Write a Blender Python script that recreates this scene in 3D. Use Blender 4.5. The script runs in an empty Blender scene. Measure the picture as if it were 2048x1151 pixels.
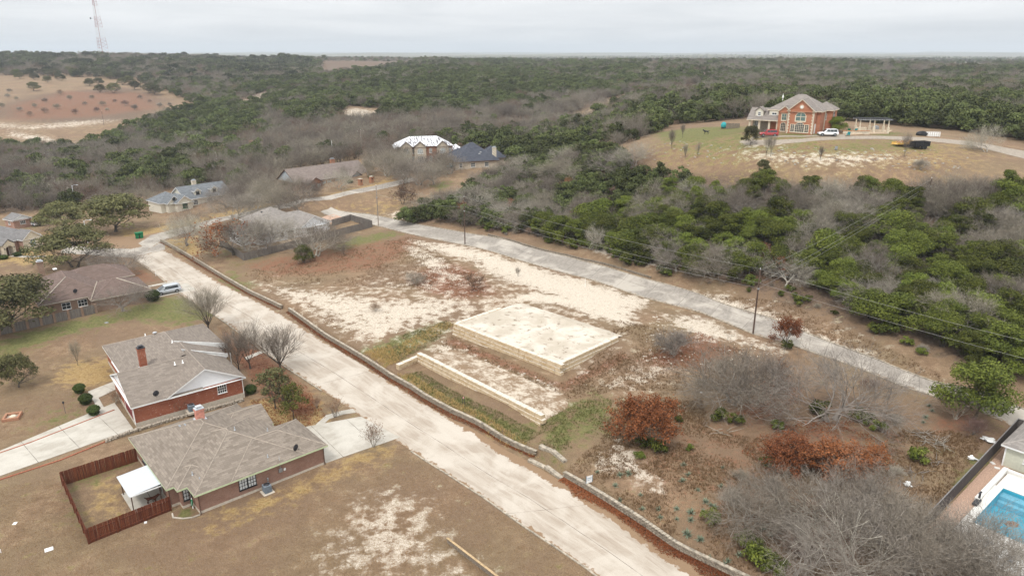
import bpy, bmesh, math, random
import numpy as np
from mathutils import Vector, Matrix
R = math.radians
rng = np.random.default_rng(7)
random.seed(7)
scene = bpy.context.scene
COL = scene.collection

# ------------------------------------------------------------------ camera
CAM_H, FPX, HORIZON = 48.0, 1421.0, 103.0
PITCH = math.atan((575.5 - HORIZON) / FPX)
cam_data = bpy.data.cameras.new('camera')
cam_data.sensor_width = 36.0
cam_data.lens = 36.0 * FPX / 2048.0
cam_data.clip_start = 0.5
cam_data.clip_end = 40000.0
cam = bpy.data.objects.new('camera', cam_data)
COL.objects.link(cam)
cam.location = (0, 0, CAM_H)
cam.rotation_euler = (math.pi / 2 - PITCH, 0, 0)
scene.camera = cam

# ------------------------------------------------------------------ overcast sky and soft sun
SUN_EL, SUN_AZ = R(58), R(205)          # azimuth clockwise from +Y: behind the camera, a little to the left
world = bpy.data.worlds.new('World')
scene.world = world
world.use_nodes = True
nt = world.node_tree
nt.nodes.clear()
def wn(t, **k):
    n = nt.nodes.new(t)
    for a, b in k.items():
        setattr(n, a, b)
    return n
def wmath(op, a, b=None):
    n = wn('ShaderNodeMath', operation=op)
    for i, q in enumerate((a, b)):
        if q is None: continue
        if isinstance(q, (int, float)): n.inputs[i].default_value = q
        else: nt.links.new(q, n.inputs[i])
    return n.outputs[0]
sky = wn('ShaderNodeTexSky', sky_type='NISHITA')
sky.sun_disc = False
sky.sun_elevation = SUN_EL
sky.sun_rotation = SUN_AZ
sky.air_density = 1.0
sky.dust_density = 3.0
hs = wn('ShaderNodeHueSaturation')
hs.inputs['Saturation'].default_value = 0.35
nt.links.new(sky.outputs[0], hs.inputs['Color'])
tc = wn('ShaderNodeTexCoord')
sep = wn('ShaderNodeSeparateXYZ')
nt.links.new(tc.outputs['Generated'], sep.inputs[0])
zc = wmath('MAXIMUM', sep.outputs[2], 0.0)
zd = wmath('ADD', zc, 0.075)
cmb = wn('ShaderNodeCombineXYZ')
nt.links.new(wmath('DIVIDE', sep.outputs[0], zd), cmb.inputs[0])
nt.links.new(wmath('DIVIDE', sep.outputs[1], zd), cmb.inputs[1])
noise = wn('ShaderNodeTexNoise')
noise.inputs['Scale'].default_value = 0.42
noise.inputs['Detail'].default_value = 6
noise.inputs['Roughness'].default_value = 0.55
noise.inputs['Distortion'].default_value = 0.5
nt.links.new(cmb.outputs[0], noise.inputs['Vector'])
ramp = wn('ShaderNodeValToRGB')
ramp.color_ramp.elements[0].position = 0.32
ramp.color_ramp.elements[0].color = (7.1, 7.35, 7.6, 1)
ramp.color_ramp.elements[1].position = 0.66
ramp.color_ramp.elements[1].color = (9.2, 9.3, 9.4, 1)
nt.links.new(noise.outputs[0], ramp.inputs[0])
# the cloud sheet of an overcast day is about twice as bright overhead as at the horizon
gain = wmath('ADD', wmath('MULTIPLY', wmath('POWER', zc, 0.8), 1.35), 0.94)
vm = wn('ShaderNodeVectorMath', operation='SCALE')
nt.links.new(ramp.outputs[0], vm.inputs[0])
nt.links.new(gain, vm.inputs['Scale'])
mx = wn('ShaderNodeMix', data_type='RGBA')
mx.inputs['Factor'].default_value = 0.93
nt.links.new(hs.outputs[0], mx.inputs['A'])
nt.links.new(vm.outputs[0], mx.inputs['B'])
bg = wn('ShaderNodeBackground')
bg.inputs['Strength'].default_value = 0.073
nt.links.new(mx.outputs['Result'], bg.inputs['Color'])
wo = wn('ShaderNodeOutputWorld')
nt.links.new(bg.outputs[0], wo.inputs['Surface'])

sun_data = bpy.data.lights.new('sun', 'SUN')
sun_data.energy = 1.5
sun_data.angle = R(12)
sun_data.color = (1.0, 0.96, 0.9)
sun = bpy.data.objects.new('sun', sun_data)
COL.objects.link(sun)
sd = Vector((math.sin(SUN_AZ) * math.cos(SUN_EL), math.cos(SUN_AZ) * math.cos(SUN_EL), math.sin(SUN_EL)))
sun.rotation_euler = sd.to_track_quat('Z', 'Y').to_euler()
sun.location = (0, 0, 120)

vs = scene.view_settings
vs.view_transform = 'Standard'
vs.look = 'None'
vs.exposure = 0.52
vs.gamma = 1.0
vs.use_curve_mapping = False
scene.render.engine = 'CYCLES'
cy = scene.cycles
cy.max_bounces = 5
cy.diffuse_bounces = 2
cy.glossy_bounces = 2
cy.transmission_bounces = 3
cy.transparent_max_bounces = 6
cy.volume_bounces = 0
cy.caustics_reflective = False
cy.caustics_refractive = False
cy.use_denoising = True
cy.denoiser = 'OPENIMAGEDENOISE'
cy.denoising_input_passes = 'RGB_ALBEDO_NORMAL'
cy.denoising_prefilter = 'ACCURATE'

# ------------------------------------------------------------------ pixel <-> ground
SN, CS = math.sin(PITCH), math.cos(PITCH)
def at_z(px, py, z=0.0):
    u, v = px - 1024.0, py - 575.5
    t = (CAM_H - z) / (FPX * SN + v * CS)
    return (u * t, (FPX * CS - v * SN) * t)
def at_y(px, py, Y):
    u, v = px - 1024.0, py - 575.5
    t = Y / (FPX * CS - v * SN)
    return (u * t, Y, CAM_H - t * (FPX * SN + v * CS))
def to_px(x, y, z):
    dz = CAM_H - z
    zc_ = y * CS + dz * SN
    return 1024 + FPX * x / zc_, 575.5 + FPX * (dz * CS - y * SN) / zc_

# ------------------------------------------------------------------ objects
def tag(o, label, cat, group=None):
    o['label'] = label
    o['category'] = cat
    if group: o['group'] = group
    return o
def empty(name, loc=(0, 0, 0), rz=0.0):
    o = bpy.data.objects.new(name, None)
    o.empty_display_size = 0.3
    COL.objects.link(o)
    o.location = loc
    o.rotation_euler = (0, 0, rz)
    return o
def thing(name, label, cat, loc=(0, 0, 0), rz=0.0, group=None):
    return tag(empty(name, loc, rz), label, cat, group)
def link_mesh(name, me, parent=None, loc=None, rot=None, scale=None):
    o = bpy.data.objects.new(name, me)
    COL.objects.link(o)
    if parent is not None: o.parent = parent
    if loc is not None: o.location = loc
    if rot is not None: o.rotation_euler = rot
    if scale is not None: o.scale = scale
    return o
def copy_tree(o, parent=None):
    c = o.copy()
    COL.objects.link(c)
    c.parent = parent
    for ch in o.children:
        copy_tree(ch, c)
    return c

class MB:
    """collects faces; build() links ONE mesh object. UVs are metres along the face and up it."""
    def __init__(s):
        s.v, s.f, s.mi, s.sm = [], [], [], []
    def face(s, pts, mi=0, sm=False):
        n = len(s.v)
        s.v += [tuple(p) for p in pts]
        s.f.append(tuple(range(n, n + len(pts))))
        s.mi.append(mi); s.sm.append(sm)
    def raw(s, v, f, mi=0, sm=False):
        n = len(s.v)
        s.v += [tuple(p) for p in v]
        for q in f:
            s.f.append(tuple(n + i for i in q)); s.mi.append(mi); s.sm.append(sm)
    def box(s, a, b, mi=0, M=None):
        x0, y0, z0 = a; x1, y1, z1 = b
        v = [(x0,y0,z0),(x1,y0,z0),(x1,y1,z0),(x0,y1,z0),(x0,y0,z1),(x1,y0,z1),(x1,y1,z1),(x0,y1,z1)]
        if M is not None: v = [tuple(M @ Vector(p)) for p in v]
        s.raw(v, [(0,3,2,1),(4,5,6,7),(0,1,5,4),(1,2,6,5),(2,3,7,6),(3,0,4,7)], mi)
    def bbox(s, a, b, bev=0.03, mi=0, M=None):
        """box with chamfered edges"""
        cx = [(a[i] + b[i]) / 2 for i in range(3)]; hx = [abs(b[i] - a[i]) / 2 for i in range(3)]
        bev = min(bev, *[h * 0.6 for h in hx])
        v, idx = [], {}
        for sx in (-1, 1):
            for sy in (-1, 1):
                for sz in (-1, 1):
                    sg = (sx, sy, sz)
                    for ax in range(3):
                        p = [cx[i] + sg[i] * (hx[i] - (0 if i == ax else bev)) for i in range(3)]
                        idx[sg + (ax,)] = len(v); v.append(p)
        f = []
        for ax in range(3):
            i, j = (ax + 1) % 3, (ax + 2) % 3
            for sg in (-1, 1):
                q = []
                for (p, r) in ((-1,-1),(1,-1),(1,1),(-1,1)):
                    k = [0,0,0]; k[ax] = sg; k[i] = p; k[j] = r
                    q.append(idx[tuple(k) + (ax,)])
                f.append(tuple(q if sg > 0 else q[::-1]))
        for ax in range(3):                       # edges along ax
            i, j = (ax + 1) % 3, (ax + 2) % 3
            for p in (-1, 1):
                for r in (-1, 1):
                    k0 = [0,0,0]; k0[ax] = -1; k0[i] = p; k0[j] = r
                    k1 = list(k0); k1[ax] = 1
                    f.append((idx[tuple(k0)+(i,)], idx[tuple(k1)+(i,)], idx[tuple(k1)+(j,)], idx[tuple(k0)+(j,)]))
        for sx in (-1, 1):
            for sy in (-1, 1):
                for sz in (-1, 1):
                    f.append(tuple(idx[(sx, sy, sz, a_)] for a_ in range(3)))
        if M is not None: v = [tuple(M @ Vector(p)) for p in v]
        s.raw(v, f, mi)
    def tube(s, pts, rad, n=6, mi=0, cap=True, sm=True):
        pts = [Vector(p) for p in pts]
        rad = rad if hasattr(rad, '__len__') else [rad] * len(pts)
        rings = []; base = len(s.v)
        for i, p in enumerate(pts):
            d = (pts[min(i + 1, len(pts) - 1)] - pts[max(i - 1, 0)])
            d = d.normalized() if d.length > 1e-9 else Vector((0, 0, 1))
            a = d.cross(Vector((0, 0, 1)) if abs(d.z) < 0.9 else Vector((1, 0, 0))).normalized()
            b = d.cross(a)
            for k in range(n):
                t = 2 * math.pi * k / n
                s.v.append(tuple(p + (a * math.cos(t) + b * math.sin(t)) * rad[i]))
        for i in range(len(pts) - 1):
            for k in range(n):
                q = (base+i*n+k, base+i*n+(k+1)%n, base+(i+1)*n+(k+1)%n, base+(i+1)*n+k)
                s.f.append(q); s.mi.append(mi); s.sm.append(sm)
        if cap:
            for i in (0, len(pts) - 1):
                s.f.append(tuple(base+i*n+k for k in range(n))); s.mi.append(mi); s.sm.append(False)
    def lathe(s, prof, n=12, c=(0,0,0), mi=0, sm=True):
        s.tube([(c[0], c[1], c[2] + z) for r, z in prof], [max(r, 1e-3) for r, z in prof], n, mi, True, sm)
    def blob(s, c, r, seg=10, rings=6, mi=0, jit=0.0):
        base = len(s.v)
        for i in range(rings + 1):
            t = math.pi * i / rings
            for k in range(seg):
                p = 2 * math.pi * k / seg
                j = 1 + (random.random() - .5) * jit
                s.v.append((c[0] + r[0]*math.sin(t)*math.cos(p)*j, c[1] + r[1]*math.sin(t)*math.sin(p)*j, c[2] + r[2]*math.cos(t)*j))
        for i in range(rings):
            for k in range(seg):
                s.f.append((base+i*seg+k, base+(i+1)*seg+k, base+(i+1)*seg+(k+1)%seg, base+i*seg+(k+1)%seg)); s.mi.append(mi); s.sm.append(True)
    def mesh(s, name, mats, uv=True):
        me = bpy.data.meshes.new(name)
        me.from_pydata(s.v, [], s.f)
        for m in (mats if isinstance(mats, (list, tuple)) else [mats]):
            me.materials.append(m)
        me.polygons.foreach_set('material_index', s.mi)
        me.polygons.foreach_set('use_smooth', s.sm)
        if uv:
            ul = me.uv_layers.new(name='UVMap')
            dat = np.zeros((len(me.loops), 2), 'f')
            for p in me.polygons:
                nrm = p.normal
                if abs(nrm.z) > 0.999: a, b = Vector((1, 0, 0)), Vector((0, 1, 0))
                else:
                    a = Vector((-nrm.y, nrm.x, 0)).normalized(); b = nrm.cross(a)
                for li in p.loop_indices:
                    co = me.vertices[me.loops[li].vertex_index].co
                    dat[li] = (co.dot(a), co.dot(b))
            ul.data.foreach_set('uv', dat.ravel())
        me.update()
        return me
    def build(s, name, mats, parent=None, loc=None, rot=None, uv=True):
        return link_mesh(name, s.mesh(name, mats, uv), parent, loc, rot)

# ------------------------------------------------------------------ material helper
class NT:
    def __init__(s, name):
        s.m = bpy.data.materials.new(name)
        s.m.use_nodes = True
        s.t = s.m.node_tree
        s.bsdf = s.t.nodes['Principled BSDF']
        s.bsdf.inputs['Specular IOR Level'].default_value = 0.25
    def n(s, typ, **k):
        q = s.t.nodes.new(typ)
        for a, b in k.items(): setattr(q, a, b)
        return q
    def put(s, inp, val):
        if isinstance(val, bpy.types.NodeSocket): s.t.links.new(val, inp)
        elif isinstance(val, (tuple, list)):
            inp.default_value = tuple(val) + ((1,) if len(val) == 3 and inp.type == 'RGBA' else ())
        else: inp.default_value = val
    def coord(s, which='Object', scale=(1, 1, 1)):
        c = s.n('ShaderNodeTexCoord')
        mp = s.n('ShaderNodeMapping')
        s.t.links.new(c.outputs[which], mp.inputs['Vector'])
        mp.inputs['Scale'].default_value = scale
        return mp.outputs[0]
    def pos(s, scale=(1, 1, 1), rot=0.0):
        g = s.n('ShaderNodeNewGeometry')
        mp = s.n('ShaderNodeMapping')
        s.t.links.new(g.outputs['Position'], mp.inputs['Vector'])
        mp.inputs['Scale'].default_value = scale
        mp.inputs['Rotation'].default_value = (0, 0, rot)
        return mp.outputs[0]
    def noise(s, vec, scale, detail=4, rough=0.55, dist=0.0):
        q = s.n('ShaderNodeTexNoise')
        s.put(q.inputs['Vector'], vec)
        q.inputs['Scale'].default_value = scale
        q.inputs['Detail'].default_value = detail
        q.inputs['Roughness'].default_value = rough
        q.inputs['Distortion'].default_value = dist
        return q.outputs[0]
    def voro(s, vec, scale, out='Distance'):
        q = s.n('ShaderNodeTexVoronoi')
        s.put(q.inputs['Vector'], vec)
        q.inputs['Scale'].default_value = scale
        return q.outputs[out]
    def math(s, op, a, b=0.0, clamp=False):
        q = s.n('ShaderNodeMath', operation=op, use_clamp=clamp)
        s.put(q.inputs[0], a); s.put(q.inputs[1], b)
        return q.outputs[0]
    def step(s, val, lo, hi, a=0.0, b=1.0):
        q = s.n('ShaderNodeMapRange', interpolation_type='SMOOTHSTEP')
        s.put(q.inputs['Value'], val)
        q.inputs['From Min'].default_value = lo; q.inputs['From Max'].default_value = hi
        q.inputs['To Min'].default_value = a; q.inputs['To Max'].default_value = b
        return q.outputs[0]
    def mix(s, f, a, b, mode='MIX'):
        q = s.n('ShaderNodeMix', data_type='RGBA', blend_type=mode)
        s.put(q.inputs['Factor'], f); s.put(q.inputs['A'], a); s.put(q.inputs['B'], b)
        return q.outputs['Result']
    def ramp(s, f, stops):
        q = s.n('ShaderNodeValToRGB')
        s.put(q.inputs[0], f)
        cr = q.color_ramp
        while len(cr.elements) < len(stops): cr.elements.new(0.5)
        for e, (p, c) in zip(cr.elements, stops):
            e.position = p; e.color = tuple(c) + (1,)
        return q.outputs[0]
    def bump(s, h, strength=0.3, dist=0.05):
        q = s.n('ShaderNodeBump')
        q.inputs['Strength'].default_value = strength
        q.inputs['Distance'].default_value = dist
        s.put(q.inputs['Height'], h)
        s.put(s.bsdf.inputs['Normal'], q.outputs[0])
    def done(s, col, rough=0.85, **k):
        s.put(s.bsdf.inputs['Base Color'], col)
        s.put(s.bsdf.inputs['Roughness'], rough)
        for a, b in k.items(): s.put(s.bsdf.inputs[a.replace('_', ' ')], b)
        return s.m
MATS = {}
def simple(name, col, rough=0.7, var=0.18, scale=3.0, **k):
    """plain colour with soft patchy wear"""
    if name in MATS: return MATS[name]
    q = NT(name)
    n1 = q.noise(q.coord('Object'), scale, 5, 0.6)
    c = q.mix(q.step(n1, 0.3, 0.7), tuple(x * (1 - var) for x in col), tuple(min(1, x * (1 + var)) for x in col))
    MATS[name] = q.done(c, rough, **k)
    return MATS[name]
def brick_mat(name, c1, c2, mortar, patch=None, bw=0.22, bh=0.075, mort=0.012, pscale=2.2, pth=0.62):
    q = NT(name)
    uv = q.coord('UV')
    b = q.n('ShaderNodeTexBrick')
    q.put(b.inputs['Vector'], uv)
    b.inputs['Color1'].default_value = c1 + (1,); b.inputs['Color2'].default_value = c2 + (1,)
    b.inputs['Mortar'].default_value = mortar + (1,)
    b.inputs['Scale'].default_value = 1.0
    b.inputs['Mortar Size'].default_value = mort
    b.inputs['Brick Width'].default_value = bw; b.inputs['Row Height'].default_value = bh
    b.inputs['Bias'].default_value = 0.0
    col = b.outputs['Color']
    n1 = q.noise(q.coord('UV', (0.5, 1, 1)), 0.9, 4)
    col = q.mix(q.step(n1, 0.35, 0.7, 0, .35), col, tuple(x * .55 for x in c1))
    if patch:
        n2 = q.noise(q.coord('UV', (1, 3.2, 1)), pscale, 3, 0.6)
        col = q.mix(q.step(n2, pth, pth + .05), col, patch)
    q.bump(b.outputs['Fac'], 0.25, -0.02)
    MATS[name] = q.done(col, 0.9)
    return MATS[name]
def shingle_mat(name, c1, c2, c3, w=0.75, h=0.26):
    """asphalt shingles: staggered tabs with their own tint, mottled streaks along the courses"""
    q = NT(name)
    uv = q.coord('UV')
    b = q.n('ShaderNodeTexBrick')
    q.put(b.inputs['Vector'], uv)
    b.inputs['Color1'].default_value = tuple(x * .72 for x in c1) + (1,); b.inputs['Color2'].default_value = tuple(x * 1.12 for x in c3) + (1,)
    b.inputs['Mortar'].default_value = tuple(x * .5 for x in c1) + (1,)
    b.inputs['Scale'].default_value = 1.0
    b.inputs['Mortar Size'].default_value = 0.012
    b.inputs['Brick Width'].default_value = w; b.inputs['Row Height'].default_value = h
    n1 = q.noise(q.coord('UV', (.9, 5.2, 1)), 1.0, 2, 0.5)
    n2 = q.noise(uv, 0.22, 4, 0.6)
    n3 = q.noise(uv, 14.0, 2, 0.6)
    col = q.mix(.38, b.outputs['Color'], c2)
    col = q.mix(q.step(n2, .35, .7, 0, .2), col, tuple(x * .62 for x in c1))
    col = q.mix(q.step(n3, .3, .7, 0, .3), col, tuple(min(1, x * 1.35) for x in c2))
    q.bump(b.outputs['Fac'], 0.35, -0.03)
    MATS[name] = q.done(col, 0.92)
    simple('ridge tiles of ' + name, tuple(x * 1.22 for x in c3), .92, .15)
    return MATS[name]

# ================================================================== TERRAIN
ES = np.array([math.cos(R(132)), math.sin(R(132))])      # along the near street, away from the camera
ET = np.array([math.cos(R(42)), math.sin(R(42))])        # across it, up the empty lot
_cp = []
def _g(z, *pp):
    for px, py in pp:
        x, y = at_z(px, py, z); _cp.append((x, y, z))
def _y(*pp):
    for px, py, Y in pp:
        _cp.append(at_y(px, py, Y))
_g(0, (-300,1150),(100,1150),(600,1151),(1000,1151),(1300,1140),(0,900),(300,900),(500,1000),(700,900),(0,760),(250,700),(450,620),(330,520),(640,770),(900,960),(1175,1136),(620,700),(840,800),(480,560),(1000,890),(-400,800),(1350,1090))
_g(-.4, (0,600),(120,560),(-300,620))
_g(-1., (0,505),(60,490),(-200,500))
_g(0, (230,500),(300,480),(350,465))
_g(-2., (60,455),(-150,450))
_g(.6, (430,443),(420,500),(1126,945),(1500,1180))
_g(1.3, (560,500),(650,600),(760,680),(1000,830),(1200,900),(1350,1000),(1500,1080))
_g(1.5, (600,470),(1800,1240))
_g(2.0, (700,520),(850,600),(950,640),(1150,740),(1300,760),(1450,880),(1600,950),(1700,1050),(1820,1095))
_g(2.1, (1960,1060),(1900,960),(2048,1145),(2200,1100),(2003,930),(2100,950))
_g(2.6, (700,480),(850,520),(1450,720),(1600,780),(1800,860))
_g(3.3, (1000,560),(1130,585),(1240,620),(1320,650))
_g(3.5, (1060,592),(1160,610),(1240,650))
_g(3., (755,447),(840,455),(929,482),(1047,510),(1165,535),(1291,575),(1400,605),(1506,650),(1605,676),(1695,712),(1807,755),(1897,785),(2022,820),(2200,900))
_g(3.2, (660,424))
_g(4.4, (900,440),(1050,480),(1200,515),(1350,555),(1500,590),(1650,640),(1800,705),(1950,760))
_y((640,410,205),(700,395,214),(650,375,228),(760,362,236),(560,395,215),(600,385,224),(740,340,250),(830,330,255),(860,325,262),(930,335,252),(960,335,250),(1010,330,258),(900,400,204),(820,425,200),
   (950,400,203),(1000,345,245),(1100,420,190),(1150,320,222),(1250,420,176),(1350,430,163),(1450,430,155),(1600,450,145),(1750,470,138),(1900,500,130),(2048,540,122),(2200,560,120),
   (1270,310,196),(1300,285,206),(1350,268,214),(1450,262,208),(1530,266,192),(1590,268,187),(1660,268,188),(1740,266,190),(1830,290,178),(1950,282,188),(2048,305,180),(2200,310,180),
   (1400,310,184),(1500,335,168),(1600,345,162),(1700,352,158),(1800,355,155),(1900,362,152),(2040,372,147),
   (1500,246,225),(1700,246,222),(1850,262,215),
   (1300,212,360),(1600,212,340),(1900,212,330),(2200,212,330),(1300,150,800),(1600,150,800),(1950,150,800),(2300,150,800),
   (1150,140,900),(1250,240,330),(1200,210,480),(1100,262,390),(1000,256,410),(900,262,370),(850,240,440),(760,250,400),(850,180,600),(850,142,850),(1000,150,800),(1200,165,680),
   (600,230,460),(600,160,800),(700,200,560),(650,125,1300),(740,222,450),(620,290,340),(500,285,390),(480,200,600),(560,240,450),
   (300,330,330),(100,335,330),(-200,335,330),(100,385,265),(300,385,262),(450,335,300),(0,300,400),(-200,260,480),(250,290,420),(430,330,310),
   (0,262,460),(150,250,490),(250,243,500),(150,200,610),(150,160,800),(50,140,950),(350,200,640),(400,150,900),(100,117,1250),(-200,117,1250),(350,119,1400),(550,122,1500),(500,150,950),(300,230,540),(-250,180,700),
   (-300,117,4000),(300,117,4000),(900,118,4000),(1500,118,3500),(2200,118,3500),(900,122,2200),(1200,125,1700),(1600,125,1700),(2000,126,1700),(2300,126,1700),(-300,108,9000),(500,108,9000),(1500,108,9000),(2300,108,9000),(1000,106.,16000),(-200,106,16000),(2200,106,16000))
_cp = np.array(_cp)
def _lp(x, y):
    return np.stack([np.arctan2(x, y) * 1.3, np.log(np.hypot(x, y))], -1)
_ck = _lp(_cp[:, 0], _cp[:, 1])
def _phi(d): return d * d * np.log(d + 1e-9)
_n = len(_cp)
_A = np.zeros((_n + 3, _n + 3))
_D = np.linalg.norm(_ck[:, None] - _ck[None], axis=-1)
_A[:_n, :_n] = _phi(_D) + np.eye(_n) * 2e-4
_A[:_n, _n] = 1; _A[:_n, _n+1:] = _ck
_A[_n, :_n] = 1; _A[_n+1:, :_n] = _ck.T
_W = np.linalg.solve(_A, np.concatenate([_cp[:, 2], np.zeros(3)]))

def vnoise(x, y, seed=0):
    xi = np.floor(x).astype(np.int64); yi = np.floor(y).astype(np.int64)
    fx, fy = x - xi, y - yi
    fx = fx * fx * (3 - 2 * fx); fy = fy * fy * (3 - 2 * fy)
    def hsh(a, b):
        n = (a * 374761393 + b * 668265263 + seed * 1442695041) & 0xffffffff
        n = ((n ^ (n >> 13)) * 1274126177) & 0xffffffff
        return ((n ^ (n >> 16)) & 0xffff) / 65535.0
    a, b, c, d = hsh(xi, yi), hsh(xi+1, yi), hsh(xi, yi+1), hsh(xi+1, yi+1)
    return (a * (1 - fx) + b * fx) * (1 - fy) + (c * (1 - fx) + d * fx) * fy
def fbm(x, y, seed=0, oct=4):
    s, a = 0, 0.5
    for i in range(oct):
        s = s + a * vnoise(x * 2**i, y * 2**i, seed + i); a *= 0.5
    return s
# foot of the block wall along the street, as (s, t)
WALL_PX = [[(1700,1290),(1470,1166),(1350,1097),(1240,1033),(1126,963)],
           [(1070,917),(994,880),(904,834),(821,781),(777,759),(713,720),(650,680),(577,629)],
           [(563,624),(500,590),(464,567),(405,533),(321,485)]]
WALL_XY = [[np.array(at_z(*p)) for p in seg] for seg in WALL_PX]
_st = sorted([(float(p @ ES), float(p @ ET)) for seg in WALL_XY for p in seg])
_ss, _tt = np.array([q[0] for q in _st]), np.array([q[1] for q in _st])
WALL_H = 0.75
def smooth01(v, a, b):
    t = np.clip((v - a) / (b - a), 0, 1); return t * t * (3 - 2 * t)
def hgt(x, y):
    x = np.atleast_1d(np.asarray(x, float)); y = np.atleast_1d(np.asarray(y, float))
    sh = x.shape; x = x.ravel(); y = y.ravel()
    out = np.empty_like(x)
    for i in range(0, len(x), 40000):
        q = _lp(x[i:i+40000], y[i:i+40000])
        d = np.sqrt(((q[:, None] - _ck[None]) ** 2).sum(-1))
        out[i:i+40000] = _phi(d) @ _W[:_n] + _W[_n] + q @ _W[_n+1:]
    s = x * ES[0] + y * ES[1]; t = x * ET[0] + y * ET[1]
    tt = t - np.interp(s, _ss, _tt)
    amp = (WALL_H + 0.1) * np.exp(-np.clip(tt, 0, None) / 12.0) * (1 - smooth01(s, _ss[-1] - 6, _ss[-1] + 1)) * (s < _ss[-1] + 1)
    out += smooth01(tt, 0.3, 1.0) * amp
    # basin of the swimming pool
    kx, ky = at_z(2003, 930, 2.1); c4, s4 = math.cos(R(40)), math.sin(R(40))
    lx, ly = (x - kx) * c4 + (y - ky) * s4, -(x - kx) * s4 + (y - ky) * c4
    ins = np.minimum(np.minimum(lx + 14.9, -4.9 - lx), np.minimum(ly + 6.9, -1.4 - ly))
    reg = np.minimum(np.minimum(lx + 22, 12 - lx), np.minimum(ly + 11, 2.5 - ly))
    k = smooth01(reg, -1.5, 1.5); out = out * (1 - k) + 2.1 * k
    out -= 2.2 * smooth01(ins, -.35, .35)
    r = np.hypot(x, y)
    # the far country rolls a little
    out += (fbm(x / 160.0, y / 160.0, 3) - .47) * 15 * smooth01(r, 420, 900)
    out += (fbm(x / 1500.0, y / 1500.0, 5) - .47) * 84 * smooth01(r, 3500, 7000)
    return out.reshape(sh)
def h1(x, y): return float(hgt(np.array([x]), np.array([y]))[0])
def ground(px, py):
    """the point of the ground seen at this place of the photograph"""
    u, v = px - 1024.0, py - 575.5
    dx, dy, dz = u, FPX * CS - v * SN, -(FPX * SN + v * CS)
    ts = np.exp(np.linspace(math.log(30), math.log(6000), 500)) / dy
    f = CAM_H + dz * ts - hgt(dx * ts, dy * ts)
    i = int(np.argmax(f < 0)) if (f < 0).any() else len(ts) - 1
    lo, hi = ts[max(i - 1, 0)], ts[i]
    ts = np.linspace(lo, hi, 60)
    f = CAM_H + dz * ts - hgt(dx * ts, dy * ts)
    k = int(np.argmax(f < 0)) if (f < 0).any() else 59
    t = ts[k]
    if k > 0 and f[k] < 0: t = ts[k-1] + (ts[k] - ts[k-1]) * f[k-1] / (f[k-1] - f[k])
    return Vector((dx * t, dy * t, h1(dx * t, dy * t)))
_gc = {}
def gr(px, py):
    k = (px, py)
    if k not in _gc: _gc[k] = ground(px, py)
    return _gc[k].copy()

# ------------------------------------------------------------------ ground cover masks: soft-edged patches on the ground
def poly_sd(px, py, poly):
    """signed distance (inside positive) of points to a polygon"""
    P = np.array(poly)[:, :2]; n = len(P)
    best = np.full(px.shape, 1e9); ins = np.zeros(px.shape, bool)
    for i in range(n):
        a, b = P[i], P[(i + 1) % n]
        e = b - a; L = e @ e + 1e-9
        t = np.clip(((px - a[0]) * e[0] + (py - a[1]) * e[1]) / L, 0, 1)
        best = np.minimum(best, np.hypot(px - a[0] - t * e[0], py - a[1] - t * e[1]))
        c = ((a[1] > py) != (b[1] > py)) & (px < (b[0] - a[0]) * (py - a[1]) / (b[1] - a[1] + 1e-12) + a[0])
        ins ^= c
    return np.where(ins, best, -best)
PATCH = {k: [] for k in 'chalk green rust gold floor rock'.split()}
def patch(kind, amt, soft, *pp):
    PATCH[kind].append((amt * (1.12 if kind == 'chalk' else 1), soft * (2.0 if kind == 'chalk' else 1.5 if kind in ('rust', 'gold', 'green') else 1), [gr(*p) for p in pp]))
# pale caliche
patch('chalk', .62, 3.5, (500,560),(620,575),(760,590),(920,590),(985,605),(890,640),(800,672),(725,700),(650,650),(560,600))
patch('chalk', .8, 3, (820,478),(930,492),(1050,525),(1170,558),(1300,600),(1270,640),(1180,640),(1090,590),(1000,560),(930,520),(850,500))
patch('chalk', .6, 2, (840,490),(900,520),(940,560),(900,570),(830,530),(800,490))
patch('chalk', .75, 2.5, (880,680),(1000,740),(1110,770),(1130,800),(1060,810),(960,760),(860,700))
patch('chalk', .6, 2.5, (1300,620),(1400,625),(1500,670),(1570,690),(1580,715),(1480,690),(1380,680))
patch('chalk', .45, 3, (1170,770),(1290,700),(1400,720),(1330,780),(1230,800))
patch('chalk', .8, 1.6, (1195,925),(1230,880),(1270,905),(1290,940),(1330,985),(1310,1000),(1260,945),(1210,940))
patch('chalk', .52, 4, (600,1170),(650,1060),(690,990),(780,970),(880,985),(900,1060),(960,1130),(980,1190))
patch('chalk', .7, 2, (1180,470),(1280,500),(1330,520),(1310,535),(1220,515),(1160,490))
patch('chalk', .75, 2, (1370,580),(1450,590),(1560,630),(1680,680),(1760,715),(1700,712),(1600,672),(1500,630),(1400,600))
patch('chalk', .7, 3, (770,428),(840,410),(880,390),(890,400),(850,425),(800,440))
patch('chalk', .5, 8, (-40,242),(60,248),(140,240),(240,236),(245,243),(160,255),(60,262),(-40,258))
patch('chalk', .7, 6, (20,262),(90,272),(170,290),(160,300),(80,284),(10,272))
patch('chalk', .6, 8, (660,230),(700,215),(760,222),(770,238),(700,240))
patch('chalk', .6, 10, (470,205),(490,200),(520,185),(535,183),(520,208),(480,214))
patch('chalk', .55, 2, (1475,282),(1530,276),(1600,288),(1560,296),(1490,298))
patch('chalk', .35, 6, (1150,225),(1200,200),(1260,190),(1270,200),(1220,225),(1180,245))
patch('chalk', .8, 1.5, (1005,602),(1130,612),(1245,652),(1285,645),(1190,600),(1060,582))
patch('chalk', .4, 6, (500,560),(700,560),(900,500),(1100,560),(1310,615),(1270,720),(1150,800),(1000,700),(760,700))
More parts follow.
